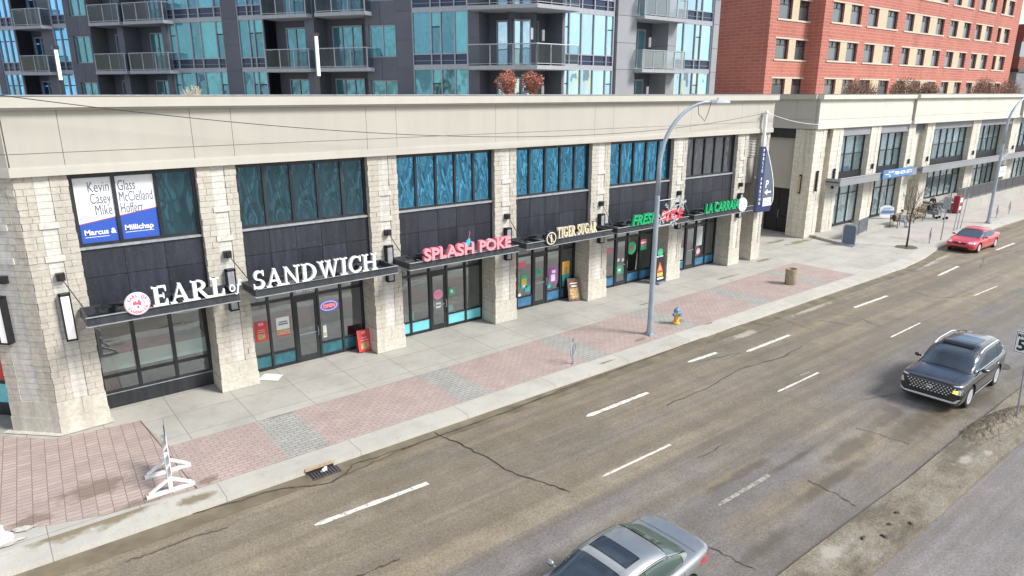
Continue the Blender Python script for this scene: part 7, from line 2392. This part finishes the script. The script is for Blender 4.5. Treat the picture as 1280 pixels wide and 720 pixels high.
for sx in (-.26, .26):
    k = MB(); k.tube([(56.3 + sx, 19.95, .08), (56.3 + sx, 19.85, .6), (56.3 + sx, 20.05, .92), (56.3 + sx, 20.2, .92)], .018, 6); k.tube([(56.3 + sx, 19.45, .08), (56.3 + sx, 19.85, .6)], .018, 6); k.build('frame', 'galv_metal', t)
    for dy in (19.95, 19.45):
        k = MB(); k.lathe((56.3 + sx, dy, .1), [(.1, -.02), (.1, .02)], 14, axis='x'); k.build('wheel', 'rubber', t)
k = MB(); k.box(56.06, 56.54, 19.7, 19.98, .55, .58); k.build('seat', 'jeans_teal', t)

# news box, railings
plain('box_red', (0.33, 0.015, 0.03), 0.45, var=.15)
t = thing('news_box', 'dark red newspaper box with white notices beside the steps', 'newspaper box', (60.2, 20.1, 0))
k = MB(); k.box(59.8, 60.6, 19.9, 20.3, .08, 1.3); k.build('cabinet', 'box_red', t, bevel=.02)
for x0_, x1_, z0_, z1_ in ((59.9, 60.5, .85, 1.2), (59.9, 60.5, .3, .55)):
    k = MB(); k.box(x0_, x1_, 19.89, 19.898, z0_, z1_); k.build('notice', 'poster_white', t)
for x0_ in (59.85, 60.45):
    for y0_ in (19.93, 20.18):
        k = MB(); k.box(x0_, x0_ + .1, y0_, y0_ + .1, 0, .08); k.build('foot', 'black_paint', t)
k = MB(); k.box(59.78, 60.62, 19.88, 20.32, 1.3, 1.34); k.build('lid', 'box_red', t)
plain('rail_grey', (0.16, 0.16, 0.165), 0.5, .3, var=.15)
def railing(label, pts, z, h=.95, group=None, bars=.16, panel=None):
    t = thing('railing', label, 'railing', (pts[0][0], pts[0][1], z), 0, group)
    fr = MB(); br = MB(); pn = MB()
    for (x0, y0, *dz), (x1, y1, *dz1) in zip(pts, pts[1:]):
        z0 = z + (dz[0] if dz else 0); z1 = z + (dz1[0] if dz1 else 0)
        for q in (h, .12): fr.tube([(x0, y0, z0 + q), (x1, y1, z1 + q)], .022, 6)
        L = hypot(x1 - x0, y1 - y0); n = max(1, int(L / 1.5))
        for i in range(n + 1):
            u = i / n; fr.tube([(x0 + (x1 - x0) * u, y0 + (y1 - y0) * u, z0 + (z1 - z0) * u), (x0 + (x1 - x0) * u, y0 + (y1 - y0) * u, z0 + (z1 - z0) * u + h)], .026, 6)
        m_ = int(L / bars)
        for i in range(1, m_):
            u = i / m_; br.box(x0 + (x1 - x0) * u - .012, x0 + (x1 - x0) * u + .012, y0 + (y1 - y0) * u - .008, y0 + (y1 - y0) * u + .008, z0 + (z1 - z0) * u + .12, z0 + (z1 - z0) * u + h)
        if panel: pn.quad((x0, y0 + .01, z0 + .14), (x1, y1 + .01, z1 + .14), (x1, y1 + .01, z1 + h - .03), (x0, y0 + .01, z0 + h - .03))
    fr.build('frame', 'rail_grey', t)
    if br.v: br.build('bars', 'rail_grey', t)
    if panel: pn.build('panel', panel, t)
railing('short grey railing beside the grey sidewalk board', [(42.6, 19.95), (46.4, 20.6)], .14, 1.0, panel='galv_metal')
railing('long grey railing along the raised terrace behind the far lamp pole', [(61.2, 20.6), (79, 20.75)], .72, 1.0, panel='rail_grey')
railing('grey stair railing on the steps beside the red newspaper box', [(58.0, 20.62, .1), (60.1, 20.62, .72)], 0, .95)
railing('grey railing across the terrace above the steps', [(60.2, 23.3), (67, 23.3)], .72, .95)

# ------------------------------------------------------------------ plants
plain('bark', (0.055, 0.045, 0.04), 0.9, var=.3, scale=14); plain('twig_brown', (0.20, 0.11, 0.075), 0.9, var=.3); plain('leaf_rust', (0.36, 0.13, 0.09), 0.8, var=.35, isl=.45); plain('twig_tan', (0.23, 0.145, 0.105), 0.9, var=.3, isl=.4); plain('twig_red', (0.22, 0.09, 0.06), 0.9, var=.3)
def bare_tree(label, x, y, h):
    t = thing('bare_tree', label, 'tree', (x, y, 0))
    k = MB(); k.tube([(x, y, 0), (x + .02, y, .8), (x - .03, y + .02, 1.7), (x + .04, y, 2.4)], [.065, .055, .045, .035], 8); k.build('trunk', 'bark', t, smooth=True)
    k = MB()
    def br(p, d, L, r, dep):
        q = p + d * L
        mid_ = p.lerp(q, .5) + Vector((R.uniform(-.05, .05), R.uniform(-.05, .05), 0)) * L
        k.tube([tuple(p), tuple(mid_), tuple(q)], [r, r * .8, r * .6], 5)
        if dep == 0: return
        for i in range(R.choice((2, 3, 3))):
            nd_ = (d + Vector((R.uniform(-.5, .5), R.uniform(-.5, .5), R.uniform(0, .5)))).normalized()
            br(p.lerp(q, R.uniform(.45, 1)), nd_, L * R.uniform(.6, .85), r * .58, dep - 1)
    base = Vector((x + .04, y, 2.4))
    for i in range(7):
        a = 2 * pi * i / 7 + R.uniform(-.3, .3)
        br(Vector((x, y, 1.35 + .16 * i)), Vector((cos(a) * .34, sin(a) * .34, 1)).normalized(), R.uniform(.7, 1.0), .014, 3)
    k.build('branches', 'bark', t)
bare_tree('slender bare street tree with a dark trunk on the pavement beyond the litter bin', 44.05, 17.06, 4)
k = MB(); blob(k, (44.05, 17.06), .7, .55, .010, irr=.15); structure('tree_pit', k, 'mud')
def shrub(name, label, c, r, leaf, twig, n, lobes, group, twigs=60, ls=.05):
    t = thing(name, label, 'shrub', (c[0], c[1], c[2] - r[2]), 0, group)
    k = MB()
    for i in range(twigs):
        a = R.uniform(0, 6.28); e = R.uniform(.1, 1.2); L = R.uniform(.75, 1.08)
        d = Vector((cos(a) * cos(e) * r[0], sin(a) * cos(e) * r[1], sin(e) * r[2] * 1.0)) * L
        b_ = Vector((c[0], c[1], c[2] - r[2] * 1.0)); q = Vector(c) + d
        m_ = b_.lerp(q, .5) + Vector((d.x * .15, d.y * .15, 0))
        k.tube([tuple(b_), tuple(m_), tuple(q)], [.022, .013, .005], 4)
    k.build('stems', twig, t)
    k = MB()
    cl = [(R.gauss(0, .45), R.gauss(0, .45), R.gauss(0, .4)) for _ in range(lobes)]
    for i in range(n):
        q = R.choice(cl)
        p = Vector((q[0] + R.gauss(0, .26), q[1] + R.gauss(0, .26), q[2] + R.gauss(0, .26)))
        if p.length > 1.05: p = p.normalized() * R.uniform(.7, 1.08)
        P = Vector((c[0] + p.x * r[0], c[1] + p.y * r[1], c[2] + p.z * r[2]))
        u = Vector((R.gauss(0, 1), R.gauss(0, 1), R.gauss(0, 1))).normalized(); v = u.orthogonal().normalized(); s = ls * R.uniform(.6, 1.4)
        k.quad(P - u * s - v * s * .5, P + u * s - v * s * .5, P + u * s * 1.2 + v * s * .5, P - u * s + v * s * .5)
    k.build('foliage', leaf, t)
for px, w, nm in ((634, 15, 'left'), (665, 16, 'right')):
    p = fy(px, 102, 27.5)
    shrub('rust_shrub', 'rust-leaved small tree before the tower balcony, %s of two' % nm, (p.x, 27.5, p.z - .05), (.62, .6, .62), 'leaf_rust', 'twig_red', 900, 14, 'rust-leaved trees on the shop roof', 40, .045)
for px, hw, nm in ((1076, 19, 'leftmost of the four brown leafless hedges on the far roof'), (1133, 15, 'second from left of the four brown leafless hedges on the far roof'), (1160, 9, 'small third one of the brown leafless hedges on the far roof'), (1229, 13, 'fourth of the brown leafless hedges on the far roof'), (1261, 14, 'rightmost of the brown leafless hedges on the far roof')):
    Y = 25.5
    p = fy(px, 110, Y); q = fy(px + hw, 110, Y); top = fy(px, 97 if hw > 10 else 103, Y)
    rx = q.x - p.x
    shrub('bare_hedge', nm, (p.x, Y, 9.0), (rx, .9, top.z - 9.0), 'twig_tan', 'twig_brown', 3600, 26, 'brown leafless shrubs on the far roof', 150, .045)
p = fy(240, 112, 25)
shrub('dry_grass_tuft', 'small dry yellow-green grass tuft on the shop roof before the tower', (p.x, 25, 8.95), (.35, .3, .35), 'tan_panel', 'tan_panel', 80, 4, None, 40, .03)
